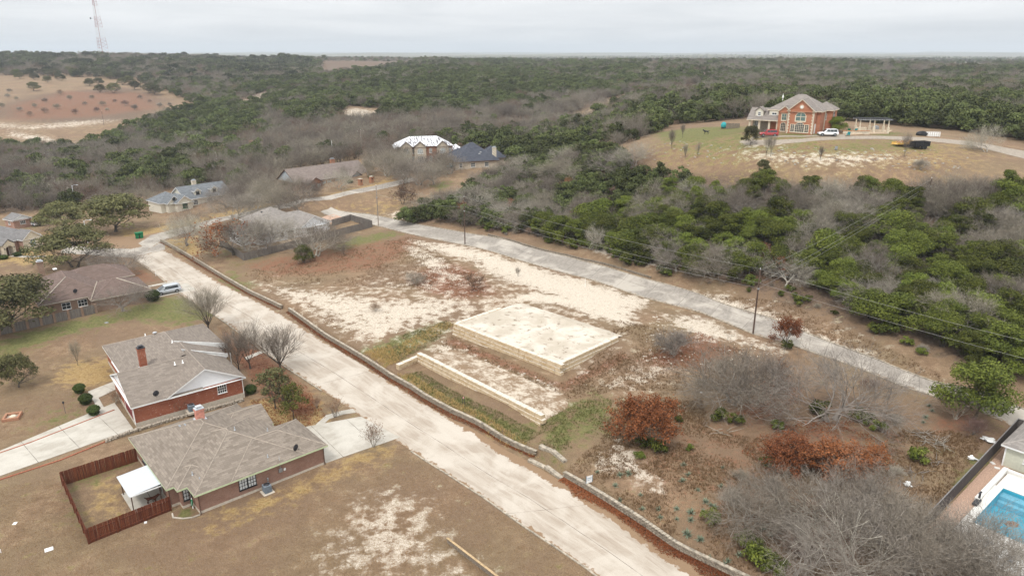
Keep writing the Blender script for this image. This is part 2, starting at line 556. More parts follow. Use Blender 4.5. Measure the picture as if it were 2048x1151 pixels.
# green grass
patch('green', .8, 2.5, (715,710),(790,670),(880,640),(915,650),(850,690),(790,725))
patch('green', .75, 1.5, (800,748),(840,748),(960,815),(1080,870),(1050,885),(930,830),(850,785))
patch('green', .75, 3, (1070,880),(1085,830),(1190,785),(1225,800),(1215,860),(1120,905))
patch('green', .85, 2.5, (-60,700),(80,655),(200,630),(330,595),(400,590),(440,625),(380,650),(250,640),(120,675),(0,720))
patch('green', .5, 3, (60,850),(120,800),(200,830),(190,860),(90,870))
patch('green', .7, 1.2, (130,955),(180,940),(262,905),(268,925),(190,965),(140,985))
patch('green', .45, 1.2, (128,985),(150,1010),(185,1080),(160,1075),(135,1030))
patch('green', .9, .5, (352,1020),(380,1014),(398,1024),(380,1034),(358,1032))
patch('green', .55, 2, (420,560),(470,540),(520,570),(470,590))
patch('green', .8, 2, (690,478),(790,460),(800,470),(700,500),(650,510))
patch('green', .9, 1.2, (1910,960),(1960,905),(1980,915),(1950,960),(1920,990))
patch('green', .5, 2, (1840,890),(1900,900),(1900,920),(1850,910))
patch('green', .85, 3, (1300,268),(1400,255),(1490,252),(1500,262),(1420,285),(1330,285))
patch('green', .9, 1.2, (1560,268),(1640,268),(1660,272),(1600,276),(1560,274))
patch('green', .6, 3, (1620,292),(1720,285),(1790,292),(1780,310),(1680,312))
patch('green', .7, 1.5, (1740,268),(1800,264),(1810,270),(1750,276))
patch('green', .9, 3, (862,372),(890,362),(900,370),(880,382))
patch('green', .8, 3, (40,445),(130,430),(140,440),(60,456))
patch('green', .85, 6, (222,322),(242,318),(248,332),(228,336))
patch('green', .7, 8, (360,300),(420,300),(430,322),(370,330))
patch('green', .6, 10, (570,300),(620,295),(640,312),(590,320))
patch('green', .35, 2, (430,500),(480,545),(530,520),(480,490))
# rust leaf litter
patch('rust', .75, 2.5, (800,560),(880,520),(960,540),(1000,590),(930,600),(860,590))
patch('rust', .55, 3, (470,530),(560,510),(700,490),(830,468),(840,500),(760,540),(660,550),(540,555))
patch('rust', .7, 2.5, (1270,720),(1400,660),(1480,700),(1420,740),(1310,740))
patch('rust', .5, 3, (1480,900),(1540,850),(1700,840),(1790,900),(1740,960),(1560,940))
patch('rust', .8, 2.5, (1490,800),(1560,740),(1600,780),(1560,840),(1470,830))
patch('rust', .6, 3, (1560,1000),(1700,980),(1800,1080),(1750,1151),(1600,1120))
patch('rust', .35, 6, (1240,860),(1400,780),(1600,800),(1850,830),(1900,930),(1800,1100),(1500,1151),(1300,1060),(1140,940))
patch('rust', .6, 1.5, (1850,830),(1950,820),(1960,860),(1870,870))
patch('rust', .45, 6, (1300,420),(1500,480),(1600,540),(1500,580),(1350,540),(1250,470))
patch('rust', .75, 1.3, (440,655),(520,690),(600,760),(640,800),(620,850),(520,790),(470,720))
patch('rust', .55, 1.3, (255,520),(300,545),(330,560),(270,570),(230,540))
patch('rust', .55, 14, (0,215),(120,180),(300,185),(340,215),(200,235),(0,245))
# golden dry grass and leaves
patch('gold', .9, 1.5, (500,800),(620,780),(660,840),(600,860),(530,850))
patch('gold', .7, 2, (395,1045),(650,940),(760,880),(790,900),(700,950),(560,1010),(420,1060))
patch('gold', .85, 2, (150,720),(230,720),(235,760),(170,780),(100,760))
patch('gold', .6, 2, (190,965),(230,950),(270,990),(220,1040),(170,1050))
patch('gold', .9, 2, (325,480),(400,470),(420,505),(380,515),(330,492))
patch('gold', .9, 4, (240,460),(300,455),(420,430),(540,400),(560,425),(420,440),(300,472),(250,475))
patch('gold', .85, 3, (640,392),(700,380),(780,355),(790,362),(700,384),(650,398))
patch('gold', .8, 3, (30,500),(100,500),(120,520),(40,530),(-40,520))
patch('gold', .7, 3, (60,470),(160,450),(190,470),(110,490))
patch('gold', .8, .8, (790,755),(880,815),(1000,885),(1060,905),(1040,880),(920,805),(830,750))
patch('gold', .6, 2, (730,715),(780,690),(800,725),(770,735))
patch('gold', .35, 5, (640,410),(800,390),(850,410),(760,440),(680,425))
patch('gold', .4, 8, (1130,235),(1240,185),(1280,195),(1230,240),(1160,255))
patch('rust', .6, 1., (900,668),(1000,712),(1117,762),(1245,700),(1262,715),(1130,785),(1000,735),(885,688))
# dark brown floor of the woods
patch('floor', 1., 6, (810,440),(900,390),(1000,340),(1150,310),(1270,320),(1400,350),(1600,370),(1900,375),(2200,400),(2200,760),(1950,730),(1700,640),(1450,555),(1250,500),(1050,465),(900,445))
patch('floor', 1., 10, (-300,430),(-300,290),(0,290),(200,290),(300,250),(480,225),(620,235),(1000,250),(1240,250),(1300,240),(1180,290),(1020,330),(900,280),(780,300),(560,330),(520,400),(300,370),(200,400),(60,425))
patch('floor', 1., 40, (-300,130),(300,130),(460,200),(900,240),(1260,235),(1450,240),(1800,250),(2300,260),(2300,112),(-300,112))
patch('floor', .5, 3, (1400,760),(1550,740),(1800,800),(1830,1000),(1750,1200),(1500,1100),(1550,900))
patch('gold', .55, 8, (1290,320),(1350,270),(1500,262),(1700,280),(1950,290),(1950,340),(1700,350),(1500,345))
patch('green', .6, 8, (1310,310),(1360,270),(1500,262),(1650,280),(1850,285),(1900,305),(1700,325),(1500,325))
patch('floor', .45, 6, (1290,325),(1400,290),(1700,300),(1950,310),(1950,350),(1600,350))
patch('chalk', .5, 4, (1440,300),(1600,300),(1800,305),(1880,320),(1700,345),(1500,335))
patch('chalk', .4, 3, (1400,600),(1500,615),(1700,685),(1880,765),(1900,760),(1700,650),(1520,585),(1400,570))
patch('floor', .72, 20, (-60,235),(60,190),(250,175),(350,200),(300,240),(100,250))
# broken pale stone at the surface on the hill
patch('rock', .7, 5, (1260,320),(1350,275),(1500,305),(1650,300),(1850,300),(1950,330),(1900,360),(1700,350),(1500,345),(1350,340))
patch('rock', .35, 3, (1270,630),(1500,690),(1480,740),(1300,720))

def cover(x, y):
    out = {}
    for k, L in PATCH.items():
        m = np.zeros(x.shape)
        for amt, soft, poly in L:
            P = np.array([p[:2] for p in poly])
            lo, hi = P.min(0) - soft * 2, P.max(0) + soft * 2
            sel = (x > lo[0]) & (x < hi[0]) & (y > lo[1]) & (y < hi[1])
            if sel.any():
                m[sel] = np.maximum(m[sel], amt * smooth01(poly_sd(x[sel], y[sel], poly), -soft, soft))
        out[k] = m
    return out

# one sheet from below the camera to the horizon
phis = np.linspace(R(-66), R(66), 760)
rads = np.concatenate([np.linspace(14, 50, 30)[:-1], np.arange(50, 150, .5), np.arange(150, 260, .9), np.exp(np.linspace(math.log(260), math.log(17000), 190))])
PH, RR = np.meshgrid(phis, rads)
GX, GY = RR * np.sin(PH), RR * np.cos(PH)
GZ = hgt(GX, GY)
cov = cover(GX.ravel(), GY.ravel())
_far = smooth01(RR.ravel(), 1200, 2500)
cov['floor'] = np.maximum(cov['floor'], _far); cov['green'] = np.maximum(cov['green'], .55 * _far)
wild = np.clip(cov['floor'] + cov['rust'] + cov['rock'] * 1.5, 0, 1).reshape(GX.shape)
GZ_BUMP = (fbm(GX / 2.5, GY / 2.5, 11) - .47) * .35 * wild
GZ = GZ + GZ_BUMP * (RR < 400)
nr, nc = GX.shape
idx = np.arange(nr * nc).reshape(nr, nc)
quads = np.stack([idx[:-1, :-1], idx[:-1, 1:], idx[1:, 1:], idx[1:, :-1]], -1).reshape(-1, 4)[:, ::-1]
gme = bpy.data.meshes.new('ground')
gme.vertices.add(nr * nc)
gme.vertices.foreach_set('co', np.stack([GX, GY, GZ], -1).astype('f').ravel())
gme.loops.add(quads.size); gme.loops.foreach_set('vertex_index', quads.astype('i').ravel())
gme.polygons.add(len(quads))
gme.polygons.foreach_set('loop_start', np.arange(0, quads.size, 4, dtype='i'))
gme.polygons.foreach_set('loop_total', np.full(len(quads), 4, 'i'))
gme.polygons.foreach_set('use_smooth', np.ones(len(quads), bool))
gme.update()
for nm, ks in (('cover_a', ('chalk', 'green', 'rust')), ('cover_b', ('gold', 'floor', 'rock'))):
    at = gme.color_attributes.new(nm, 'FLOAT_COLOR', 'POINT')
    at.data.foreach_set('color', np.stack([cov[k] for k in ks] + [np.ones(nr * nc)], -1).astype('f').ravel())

def ground_material():
    q = NT('ground')
    P = q.pos()
    big = q.noise(P, 0.11, 5, 0.6)
    mid = q.noise(P, 0.55, 6, 0.65)
    fine = q.noise(P, 2.6, 5, 0.7)
    tiny = q.noise(P, 11.0, 3, 0.7)
    a = q.n('ShaderNodeVertexColor', layer_name='cover_a'); b = q.n('ShaderNodeVertexColor', layer_name='cover_b')
    sa = q.n('ShaderNodeSeparateColor'); sb = q.n('ShaderNodeSeparateColor')
    q.put(sa.inputs[0], a.outputs[0]); q.put(sb.inputs[0], b.outputs[0])
    # dormant lawn: tan and grey-brown
    col = q.ramp(mid, [(.28, (.175, .108, .06)), (.48, (.29, .19, .113)), (.7, (.43, .308, .19))])
    col = q.mix(q.step(big, .36, .62, 0, .7), col, q.mix(fine, (.17, .13, .07), (.3, .23, .13)))
    col = q.mix(q.step(q.noise(P, .055, 4, .6), .46, .6, 0, .6), col, q.mix(fine, (.17, .1, .062), (.29, .19, .125)))
    col = q.mix(q.step(tiny, .38, .62, 0, .7), col, (.125, .08, .052))
    def lay(col, mask, brk, c1, c2, sharp=.1, vary=fine):
        m = q.step(q.math('ADD', mask, q.math('MULTIPLY', q.math('SUBTRACT', brk, .5), 2.6)), .5 - sharp, .5 + sharp)
        return q.mix(m, col, q.mix(q.step(vary, .3, .7), c1, c2))
    mf = q.math('ADD', q.math('MULTIPLY', mid, .5), q.math('MULTIPLY', fine, .5))
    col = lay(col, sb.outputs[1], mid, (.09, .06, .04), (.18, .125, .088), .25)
    col = lay(col, sb.outputs[0], mid, (.27, .17, .065), (.42, .3, .14), .3)
    col = lay(col, sa.outputs[1], mid, (.09, .1, .028), (.2, .185, .07), .3)
    col = lay(col, sa.outputs[2], mf, (.15, .062, .034), (.27, .13, .075), .25)
    ff = q.math('ADD', q.math('MULTIPLY', fine, .62), q.math('MULTIPLY', tiny, .38))
    ff2 = q.math('ADD', q.math('MULTIPLY', mid, .55), q.math('MULTIPLY', ff, .45))
    chalk1 = q.mix(q.step(tiny, .35, .65), (.45, .37, .28), (.74, .66, .555))
    m = q.step(q.math('ADD', sa.outputs[0], q.math('MULTIPLY', q.math('SUBTRACT', ff2, .5), 3.4)), .38, .62)
    speck = q.step(q.math('ADD', ff, q.math('MULTIPLY', sa.outputs[0], -.13)), .43, .5)
    m = q.math('MULTIPLY', m, q.math('SUBTRACT', 1.0, q.math('MULTIPLY', speck, .75)))
    col = q.mix(m, col, chalk1)
    v = q.voro(P, .9)
    rk = q.step(q.math('ADD', sb.outputs[2], q.math('MULTIPLY', q.math('SUBTRACT', ff2, .5), 2.6)), .95, 1.05)
    col = q.mix(rk, col, (.44, .41, .36))
    hb = q.math('ADD', q.math('MULTIPLY', fine, .6), q.math('MULTIPLY', tiny, .4))
    q.bump(hb, .9, .3)
    return q.done(col, .95)
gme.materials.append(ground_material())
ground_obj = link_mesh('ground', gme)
ground_obj['kind'] = 'structure'

# ------------------------------------------------------------------ streets
def ribbon(name, left, right, mat, lift=.04, step=1.2, nx=6, thick=.12, uvshift=0.0, drape=True):
    """paved strip between two edge lines of equal count (world points); UV = metres across, metres along"""
    Lp, Rp = [np.array(p[:2]) for p in left], [np.array(p[:2]) for p in right]
    rows = []; d = 0.0
    for i in range(len(Lp) - 1):
        ln = max(np.linalg.norm(Lp[i+1] - Lp[i]), np.linalg.norm(Rp[i+1] - Rp[i]))
        k = max(1, int(ln / step))
        for j in range(k + (i == len(Lp) - 2)):
            t = j / k
            rows.append((Lp[i] * (1-t) + Lp[i+1] * t, Rp[i] * (1-t) + Rp[i+1] * t, d + ln * t))
        d += ln
    W = np.linspace(0, 1, nx + 1)
    XY = np.array([[a * (1 - w_) + b * w_ for w_ in W] for a, b, _ in rows])
    Z = hgt(XY[..., 0], XY[..., 1]) + lift
    m = len(rows); n = nx + 1
    v = [(XY[i, j, 0], XY[i, j, 1], Z[i, j]) for i in range(m) for j in range(n)]
    f = [(i*n+j, i*n+j+1, (i+1)*n+j+1, (i+1)*n+j) for i in range(m-1) for j in range(nx)]
    uv = {}
    for i in range(m):
        wd = np.linalg.norm(rows[i][0] - rows[i][1])
        for j in range(n): uv[i*n+j] = (W[j] * wd, rows[i][2] + uvshift)
    # skirts down both edges
    base = len(v)
    for i in range(m):
        for j in (0, n - 1):
            v.append((XY[i, j, 0], XY[i, j, 1], Z[i, j] - thick)); uv[len(v)-1] = uv[i*n+j]
    for i in range(m - 1):
        f.append((base+2*i, i*n, (i+1)*n, base+2*i+2)); f.append((i*n+n-1, base+2*i+1, base+2*i+3, (i+1)*n+n-1))
    me = bpy.data.meshes.new(name)
    me.from_pydata(v, [], f)
    a = np.array(v); nrm = me.polygons[0].normal.z
    if nrm < 0: me.flip_normals()
    ul = me.uv_layers.new(name='UVMap')
    for lp in me.loops: ul.data[lp.index].uv = uv[lp.vertex_index]
    me.materials.append(mat)
    o = link_mesh(name, me)
    o['kind'] = 'structure'
    return o
def concrete_mat(name, c1, c2, stain, pale, joint_u=None, joint_v=4.5, along=6.0, patchy=.5, edge=None):
    q = NT(name)
    uv = q.coord('UV')
    uvl = q.coord('UV', (1, 1 / along, 1))
    P = q.pos()
    st = q.noise(uvl, .8, 5, .62, .4)
    st2 = q.noise(uvl, 2.4, 4, .6)
    cl = q.noise(P, .16, 5, .6, .6)
    g = q.noise(P, 9.0, 3, .7)
    col = q.mix(q.step(st, .35, .65), c1, c2)
    col = q.mix(q.step(st2, .5, .72, 0, patchy), col, stain)
    col = q.mix(q.step(cl, .42, .62, 0, .75), col, pale)
    col = q.mix(q.step(g, .25, .75, 0, .22), col, tuple(x * .6 for x in c1))
    sp = q.n('ShaderNodeSeparateXYZ'); q.put(sp.inputs[0], uv)
    def line(x, period, width, ph=0.0):
        fr = q.math('FRACT', q.math('ADD', q.math('DIVIDE', x, period), ph))
        return q.step(q.math('ABSOLUTE', q.math('SUBTRACT', fr, .5)), width / period, width / period * .3)
    wob = q.math('MULTIPLY', q.math('SUBTRACT', q.noise(P, .7, 3), .5), .15)
    j = line(q.math('ADD', sp.outputs[1], wob), joint_v, .05)
    if joint_u: j = q.math('MAXIMUM', j, line(q.math('ADD', sp.outputs[0], wob), joint_u, .06))
    col = q.mix(q.math('MULTIPLY', j, q.step(q.noise(P, .5, 3), .35, .6, .3, .9)), col, tuple(x * .3 for x in stain))
    if edge:
        # soil and leaves washed over the edges
        e = q.math('MINIMUM', sp.outputs[0], q.math('SUBTRACT', edge, sp.outputs[0]))
        ne = q.noise(P, .8, 5, .7)
        m = q.step(q.math('SUBTRACT', q.math('MULTIPLY', q.math('SUBTRACT', ne, .42), 3.2), e), -.12, .12)
        col = q.mix(m, col, q.mix(g, (.17, .105, .06), (.3, .2, .12)))
    q.bump(g, .15, .02)
    return q.done(col, .85)
street_mat = concrete_mat('weathered concrete street', (.365, .305, .243), (.465, .405, .337), (.26, .2, .15), (.54, .485, .415), joint_u=8.8, joint_v=47., along=9., patchy=.55, edge=9.2)
grey_street = concrete_mat('grey concrete street', (.255, .225, .192), (.33, .297, .258), (.185, .152, .122), (.5, .45, .385), joint_u=9.5, joint_v=7.5, along=.5, patchy=.5, edge=9.4)
drive_mat = concrete_mat('driveway concrete', (.39, .355, .3), (.49, .455, .395), (.29, .245, .195), (.53, .495, .435), joint_u=None, joint_v=4.6, along=2., patchy=.4)

def line_at(pts, n):
    """resample a world polyline to n points"""
    P = np.array([p[:2] for p in pts]); d = np.concatenate([[0], np.cumsum(np.linalg.norm(np.diff(P, axis=0), axis=1))])
    q = np.linspace(0, d[-1], n)
    return [np.array([np.interp(k, d, P[:, 0]), np.interp(k, d, P[:, 1])]) for k in q]
G = lambda *pp: [gr(*p) for p in pp]
Z0 = lambda *pp: [np.array(at_z(*p)) for p in pp]
near_left = Z0((1330,1255),(1175,1136),(1052,1055),(967,992),(850,919),(791,880),(720,829),(650,785),(580,737),(523,698),(443,639),(356,581),(312,546),(261,512))
near_right = Z0((1600,1262),(1350,1106),(1240,1041),(1126,974),(1070,932),(994,889),(904,843),(821,790),(713,729),(650,688),(563,634),(464,577),(405,542),(318,490))
near_street = ribbon('street', line_at(near_left, 40), line_at(near_right, 40), street_mat, nx=8)
far_left = G((2150,905),(1987,833),(1897,801),(1807,773),(1695,728),(1584,690),(1506,668),(1400,624),(1291,596),(1166,555),(1048,523),(929,490),(755,452),(685,437),(640,424))
far_right = G((2150,855),(2022,806),(1876,766),(1793,735),(1695,697),(1605,662),(1542,636),(1445,607),(1400,588),(1242,543),(1134,513),(978,473),(815,444),(735,428),(662,414))
far_street = ribbon('street', line_at(far_left, 44), line_at(far_right, 44), grey_street, nx=8)
cross_a = G((296,500),(330,479),(389,461),(430,446),(500,431),(580,416),(650,401),(772,377),(830,362))
cross_b = G((262,478),(297,469),(385,449),(430,436),(500,422),(570,408),(654,392),(772,366),(825,355))
cross_street = ribbon('street', cross_a, cross_b, grey_street, lift=.06, nx=6, uvshift=3.)
side_street = ribbon('street', G((330,500),(262,516),(200,512),(120,506)), G((330,468),(262,474),(205,470),(150,468)), grey_street, lift=.05, nx=5, uvshift=11.)

# ================================================================== MATERIALS FOR BUILDINGS
M_white = simple('white paint', (.78, .78, .76), .55, .06)
M_cream = simple('cream limestone', (.62, .54, .42), .9, .15, 2.5)
M_trim = simple('pale green fascia', (.5, .58, .36), .6, .1)
M_brown = simple('brown downspout', (.09, .05, .035), .6, .1)
M_dark = simple('dark metal', (.035, .035, .04), .45, .2)
M_black = simple('black paint', (.015, .015, .017), .45, .2)
M_grey = simple('grey metal', (.3, .31, .32), .45, .15, Metallic=.4)
M_galv = simple('galvanised metal', (.52, .54, .56), .5, .03, Metallic=.25)
M_footing = simple('concrete footing', (.5, .44, .36), .9, .12)
M_timber = simple('weathered timber', (.2, .165, .13), .9, .3, 5.)
M_pole = simple('creosoted pole', (.075, .048, .035), .9, .3, 4.)
M_rubber = simple('rubber', (.02, .02, .02), .8, .2)
M_teal = simple('teal plastic', (.03, .32, .34), .5, .1)
M_green = simple('green plastic', (.01, .17, .07), .5, .1)
M_yellow = simple('yellow paint', (.6, .38, .1), .5, .25)
M_orange = simple('rusted steel', (.38, .17, .07), .8, .3, 4.)
M_pink = simple('pink brick', (.56, .25, .19), .85, .2)
M_stone = simple('rubble stone', (.36, .31, .25), .95, .3, 4.)
M_wire = simple('conductor wire', (.34, .33, .31), .6, .1)
M_glassdark = NT('window glass').done((.025, .032, .035), .08, Specular_IOR_Level=.8)
M_blind = simple('window with white blinds', (.55, .57, .57), .25, .12, 2.)
M_glassgreen = NT('green tinted glass').done((.1, .16, .14), .1, Specular_IOR_Level=.8)
M_curtain = simple('curtained window', (.34, .36, .34), .3, .3, 2.)
BR_A = brick_mat('brown brick', (.235, .105, .07), (.3, .15, .105), (.32, .25, .2), (.085, .05, .04), pscale=2.6, pth=.66)
BR_B = brick_mat('red brick with whitewash', (.3, .062, .024), (.36, .1, .045), (.3, .17, .12), (.6, .5, .44), pscale=2.4, pth=.64)
BR_C = brick_mat('tan brown brick', (.25, .14, .09), (.31, .19, .13), (.33, .27, .21), (.12, .075, .05), pth=.64)
BR_D = brick_mat('rose brick', (.36, .17, .12), (.42, .23, .17), (.42, .34, .28))
BR_G = brick_mat('orange brick', (.36, .13, .065), (.42, .17, .09), (.38, .28, .2))
BR_J = brick_mat('russet brick', (.4, .12, .055), (.46, .16, .08), (.4, .27, .19))
BR_TAN = brick_mat('pale stone veneer', (.46, .38, .29), (.55, .47, .37), (.5, .45, .38), bw=.5, bh=.22)
SH_A = shingle_mat('tan shingles', (.165, .134, .107), (.215, .178, .144), (.27, .228, .187))
SH_B = shingle_mat('grey brown shingles', (.18, .149, .124), (.215, .18, .15), (.245, .207, .174))
SH_C = shingle_mat('reddish shingles', (.12, .085, .07), (.15, .106, .088), (.18, .13, .112))
SH_D = shingle_mat('slate grey shingles', (.15, .142, .138), (.185, .176, .172), (.22, .21, .205))
SH_E = shingle_mat('blue grey shingles', (.11, .12, .13), (.15, .16, .17), (.2, .21, .22))
SH_F = shingle_mat('taupe shingles', (.2, .178, .16), (.245, .22, .2), (.28, .255, .23))
SH_G = shingle_mat('brown grey shingles', (.17, .135, .12), (.205, .165, .145), (.235, .195, .17))
SH_I = shingle_mat('charcoal blue shingles', (.045, .05, .065), (.065, .07, .088), (.085, .09, .108))
SH_J = shingle_mat('weathered shingles', (.19, .165, .145), (.23, .2, .178), (.26, .232, .208))
def siding_mat(name, col):
    q = NT(name)
    sp = q.n('ShaderNodeSeparateXYZ'); q.put(sp.inputs[0], q.coord('UV'))
    fr = q.math('FRACT', q.math('DIVIDE', sp.outputs[1], .2))
    ln = q.step(fr, .82, .97)
    c = q.mix(q.step(q.noise(q.coord('UV'), .8, 5), .3, .75, 0, .3), col, tuple(x * .84 for x in col))
    c = q.mix(q.math('MULTIPLY', ln, .35), c, tuple(x * .45 for x in col))
    q.bump(fr, .3, .02)
    return q.done(c, .6)
SIDING = siding_mat('white lap siding', (.84, .85, .86))
SIDING_G = siding_mat('grey lap siding', (.42, .46, .49))
SIDING_C = siding_mat('cream lap siding', (.66, .62, .52))
def tarp_mat():
    """dark deck with white underlay sheets torn in streaks down the slope"""
    q = NT('white roof underlay')
    n = q.noise(q.coord('UV', (2.2, .45, 1)), 1.1, 4, .6, .6)
    n2 = q.noise(q.coord('UV'), .35, 3)
    f = q.step(q.math('ADD', n, q.math('MULTIPLY', n2, .35)), .64, .72)
    return q.done(q.mix(f, (.82, .83, .85), (.17, .16, .17)), .6)
TARP = tarp_mat()

# ================================================================== HOUSE TOOLKIT
class House:
    def __init__(s, name, label, xy, z, ang, wall, roofm, fascia, cat='house', gable=None, foot=.0):
        s.root = thing(name, label, cat, (xy[0], xy[1], z), R(ang))
        s.wm, s.rm, s.fm, s.gm = wall, roofm, fascia, gable or wall
        s.gl = []
        s.roof, s.wall, s.gab, s.ft, s.cap = MB(), MB(), MB(), MB(), MB()
        s.n, s.foot = 0, foot
    def block(s, x0, y0, x1, y1, ze, pitch, axis='x', e0='hip', e1='hip', oh=.45, walls=True, base=-.8):
        e = .006 * s.n; s.n += 1
        if walls:
            s.wall.box((x0 + e, y0 + e, base), (x1 - e, y1 - e, ze - .02 + e))
            if s.foot: s.ft.box((x0 - .03 + e, y0 - .03 + e, base), (x1 + .03 - e, y1 + .03 - e, s.foot))
        o = oh - e; z = ze + e
        X0, X1, Y0, Y1 = x0 - o, x1 + o, y0 - o, y1 + o
        tr = (lambda a, b, c: (a, b, c)) if axis == 'x' else (lambda a, b, c: (b, a, c))
        if axis == 'x': A0, A1, B0, B1, a0, a1, b0, b1 = X0, X1, Y0, Y1, x0 + e, x1 - e, y0 + e, y1 - e
        else: A0, A1, B0, B1, a0, a1, b0, b1 = Y0, Y1, X0, X1, y0 + e, y1 - e, x0 + e, x1 - e
        hw = (B1 - B0) / 2; bm = (B0 + B1) / 2; zr = z + hw * pitch
        i0 = hw if e0 == 'hip' else 0.0; i1 = hw if e1 == 'hip' else 0.0
        if A0 + i0 > A1 - i1 - .02:
            k = (A1 - A0 - .02) / (i0 + i1); i0 *= k; i1 *= k; 
        r0, r1 = A0 + i0, A1 - i1
        def F(pts, mi=0, flip=False):
            pts = [tr(*p) for p in pts]
            if (axis == 'y') != flip: pts = pts[::-1]
            s.roof.face(pts, mi)
        F([(A0, B0, z), (A1, B0, z), (r1, bm, zr), (r0, bm, zr)])
        F([(A1, B1, z), (A0, B1, z), (r0, bm, zr), (r1, bm, zr)])
        fd = .2
        F([(A0, B0, z - fd), (A1, B0, z - fd), (A1, B0, z), (A0, B0, z)], 1)
        F([(A1, B1, z - fd), (A0, B1, z - fd), (A0, B1, z), (A1, B1, z)], 1)
        F([(A0, B0, z - fd), (A0, B1, z - fd), (A1, B1, z - fd), (A1, B0, z - fd)], 1)
        for (A, r, en, aw, sg) in ((A0, r0, e0, a0, 1), (A1, r1, e1, a1, -1)):
            if en == 'hip':
                F([(A, B1, z), (A, B0, z), (r, bm, zr)], 0, sg < 0)
                F([(A, B1, z - fd), (A, B0, z - fd), (A, B0, z), (A, B1, z)], 1, sg < 0)
            else:
                for (Ba, Bb) in ((B1, bm), (bm, B0)):
                    za, zb = (z, zr) if Ba == B1 else (zr, z)
                    F([(A, Ba, za - fd), (A, Bb, zb - fd), (A, Bb, zb), (A, Ba, za)], 1, sg < 0)
                    F([(A, Ba, za - fd), (aw, Ba, za - fd), (aw, Bb, zb - fd), (A, Bb, zb - fd)], 1, sg < 0)
                if walls is not None:
                    g = [(aw, b1, z - .03), (aw, b0, z - .03), (aw, b0, z + o * pitch - .03), (aw, bm, zr - .04), (aw, b1, z + o * pitch - .03)]
                    g = [tr(*p) for p in g]
                    if (axis == 'y') != (sg < 0): g = g[::-1]
                    k = MB(); k.face(g); s.gl.append(k)
        for a_, b_ in (((r0, bm, zr), (r1, bm, zr)), *((((A0, B0, z), (r0, bm, zr)), ((A0, B1, z), (r0, bm, zr))) if e0 == 'hip' else ()), *((((A1, B0, z), (r1, bm, zr)), ((A1, B1, z), (r1, bm, zr))) if e1 == 'hip' else ())):
            s.cap.tube([tr(*a_), tr(*b_)], .075, 4, 0, True, False)
        return zr
    def finish(s):
        if s.wall.f: s.wall.build('wall', s.wm, s.root)
        s.roof_obj = s.roof.build('roof', [s.rm, s.fm], s.root) if s.roof.f else None
        for k in s.gl: k.build('gable', s.gm, s.root)
        if s.gab.f: s.gab.build('gable', s.gm, s.root)
        s.cap.build('ridge_cap', MATS.get('ridge tiles of ' + s.rm.name, s.rm), s.roof_obj, uv=False)['kind'] = 'stuff'
        if s.ft.f: s.ft.build('footing', M_footing, s.root)
        return s.root

_wc = {}
def window(root, x, y, z, face, w, h, nx=2, ny=2, frame=None, pane=None, arch=False, sill=True, bar=.07, name='window', mun=.028):
    """window on a wall: frame with glazing bars standing proud, pane set back inside it; z = bottom of the opening"""
    frame = frame or M_white; pane = pane or M_glassdark
    key = (w, h, nx, ny, frame.name, arch, sill, bar, mun)
    if key not in _wc:
        m = MB()
        def topz(xx): return h if not arch else h - .28 * w * (1 - math.sqrt(max(0, 1 - (2 * xx / w) ** 2)))
        m.box((-w/2 - bar, -.06, -bar), (w/2 + bar, .05, 0))
        for sx in (-1, 1):
            m.box((min(sx*w/2, sx*(w/2+bar)), -.06, 0), (max(sx*w/2, sx*(w/2+bar)), .05, topz(w/2)))
        k = 8 if arch else 1
        for i in range(k):
            xa, xb = -w/2 - (bar if i == 0 else 0) + 0, 0
            xa, xb = -w/2 + w * i / k, -w/2 + w * (i + 1) / k
            za, zb = topz(xa), topz(xb)
            if not arch: xa -= bar; xb += bar
            v = [(xa,-.06,za),(xb,-.06,zb),(xb,.05,zb),(xa,.05,za),(xa,-.06,za+bar),(xb,-.06,zb+bar),(xb,.05,zb+bar),(xa,.05,za+bar)]
            m.raw(v, [(0,3,2,1),(4,5,6,7),(0,1,5,4),(1,2,6,5),(2,3,7,6),(3,0,4,7)])
        for i in range(1, nx):
            xx = -w/2 + w * i / nx
            m.box((xx - mun, -.05, 0), (xx + mun, .035, topz(xx)))
        for j in range(1, ny):
            zz = h * j / ny
            m.box((-w/2, -.048, zz - mun), (w/2, .033, zz + mun))
        if sill: m.box((-w/2 - .12, -.05, -bar - .07), (w/2 + .12, .11, -bar))
        p = MB()
        pts = [(-w/2, 0, 0), (w/2, 0, 0)] + [(-w/2 + w * (k - i) / k, 0, topz(-w/2 + w * (k - i) / k)) for i in range(k + 1)]
        p.face(pts[::-1])
        _wc[key] = (m.mesh('window', frame), p)
    me, p = _wc[key]
    kp = key + (pane.name,)
    if kp not in _wc: _wc[kp] = p.mesh('pane', pane)
    o = link_mesh(name, me, root, (x, y, z), (0, 0, R(face - 90)))
    link_mesh('pane', _wc[kp], o, (0, .012, 0))
    return o
def panel_door(root, x, y, z, face, w, h, mat, nx=1, ny=4, name='garage_door', frame=None):
    m = MB()
    m.box((-w/2, -.05, 0), (w/2, .02, h))
    for i in range(nx):
        for j in range(ny):
            xa, xb = -w/2 + w*i/nx + .06, -w/2 + w*(i+1)/nx - .06
            za, zb = h*j/ny + .05, h*(j+1)/ny - .05
            m.bbox((xa, .02, za), (xb, .045, zb), .02)
    o = m.build(name, mat, root, (x, y, z), (0, 0, R(face - 90)))
    f = MB()
    for sx in (-1, 1): f.box((sx*w/2 - (.1 if sx < 0 else 0), -.04, 0), (sx*w/2 + (.1 if sx > 0 else 0), .06, h))
    f.box((-w/2 - .1, -.04, h), (w/2 + .1, .06, h + .12))
    f.build('door_frame', frame or M_white, o)
    return o
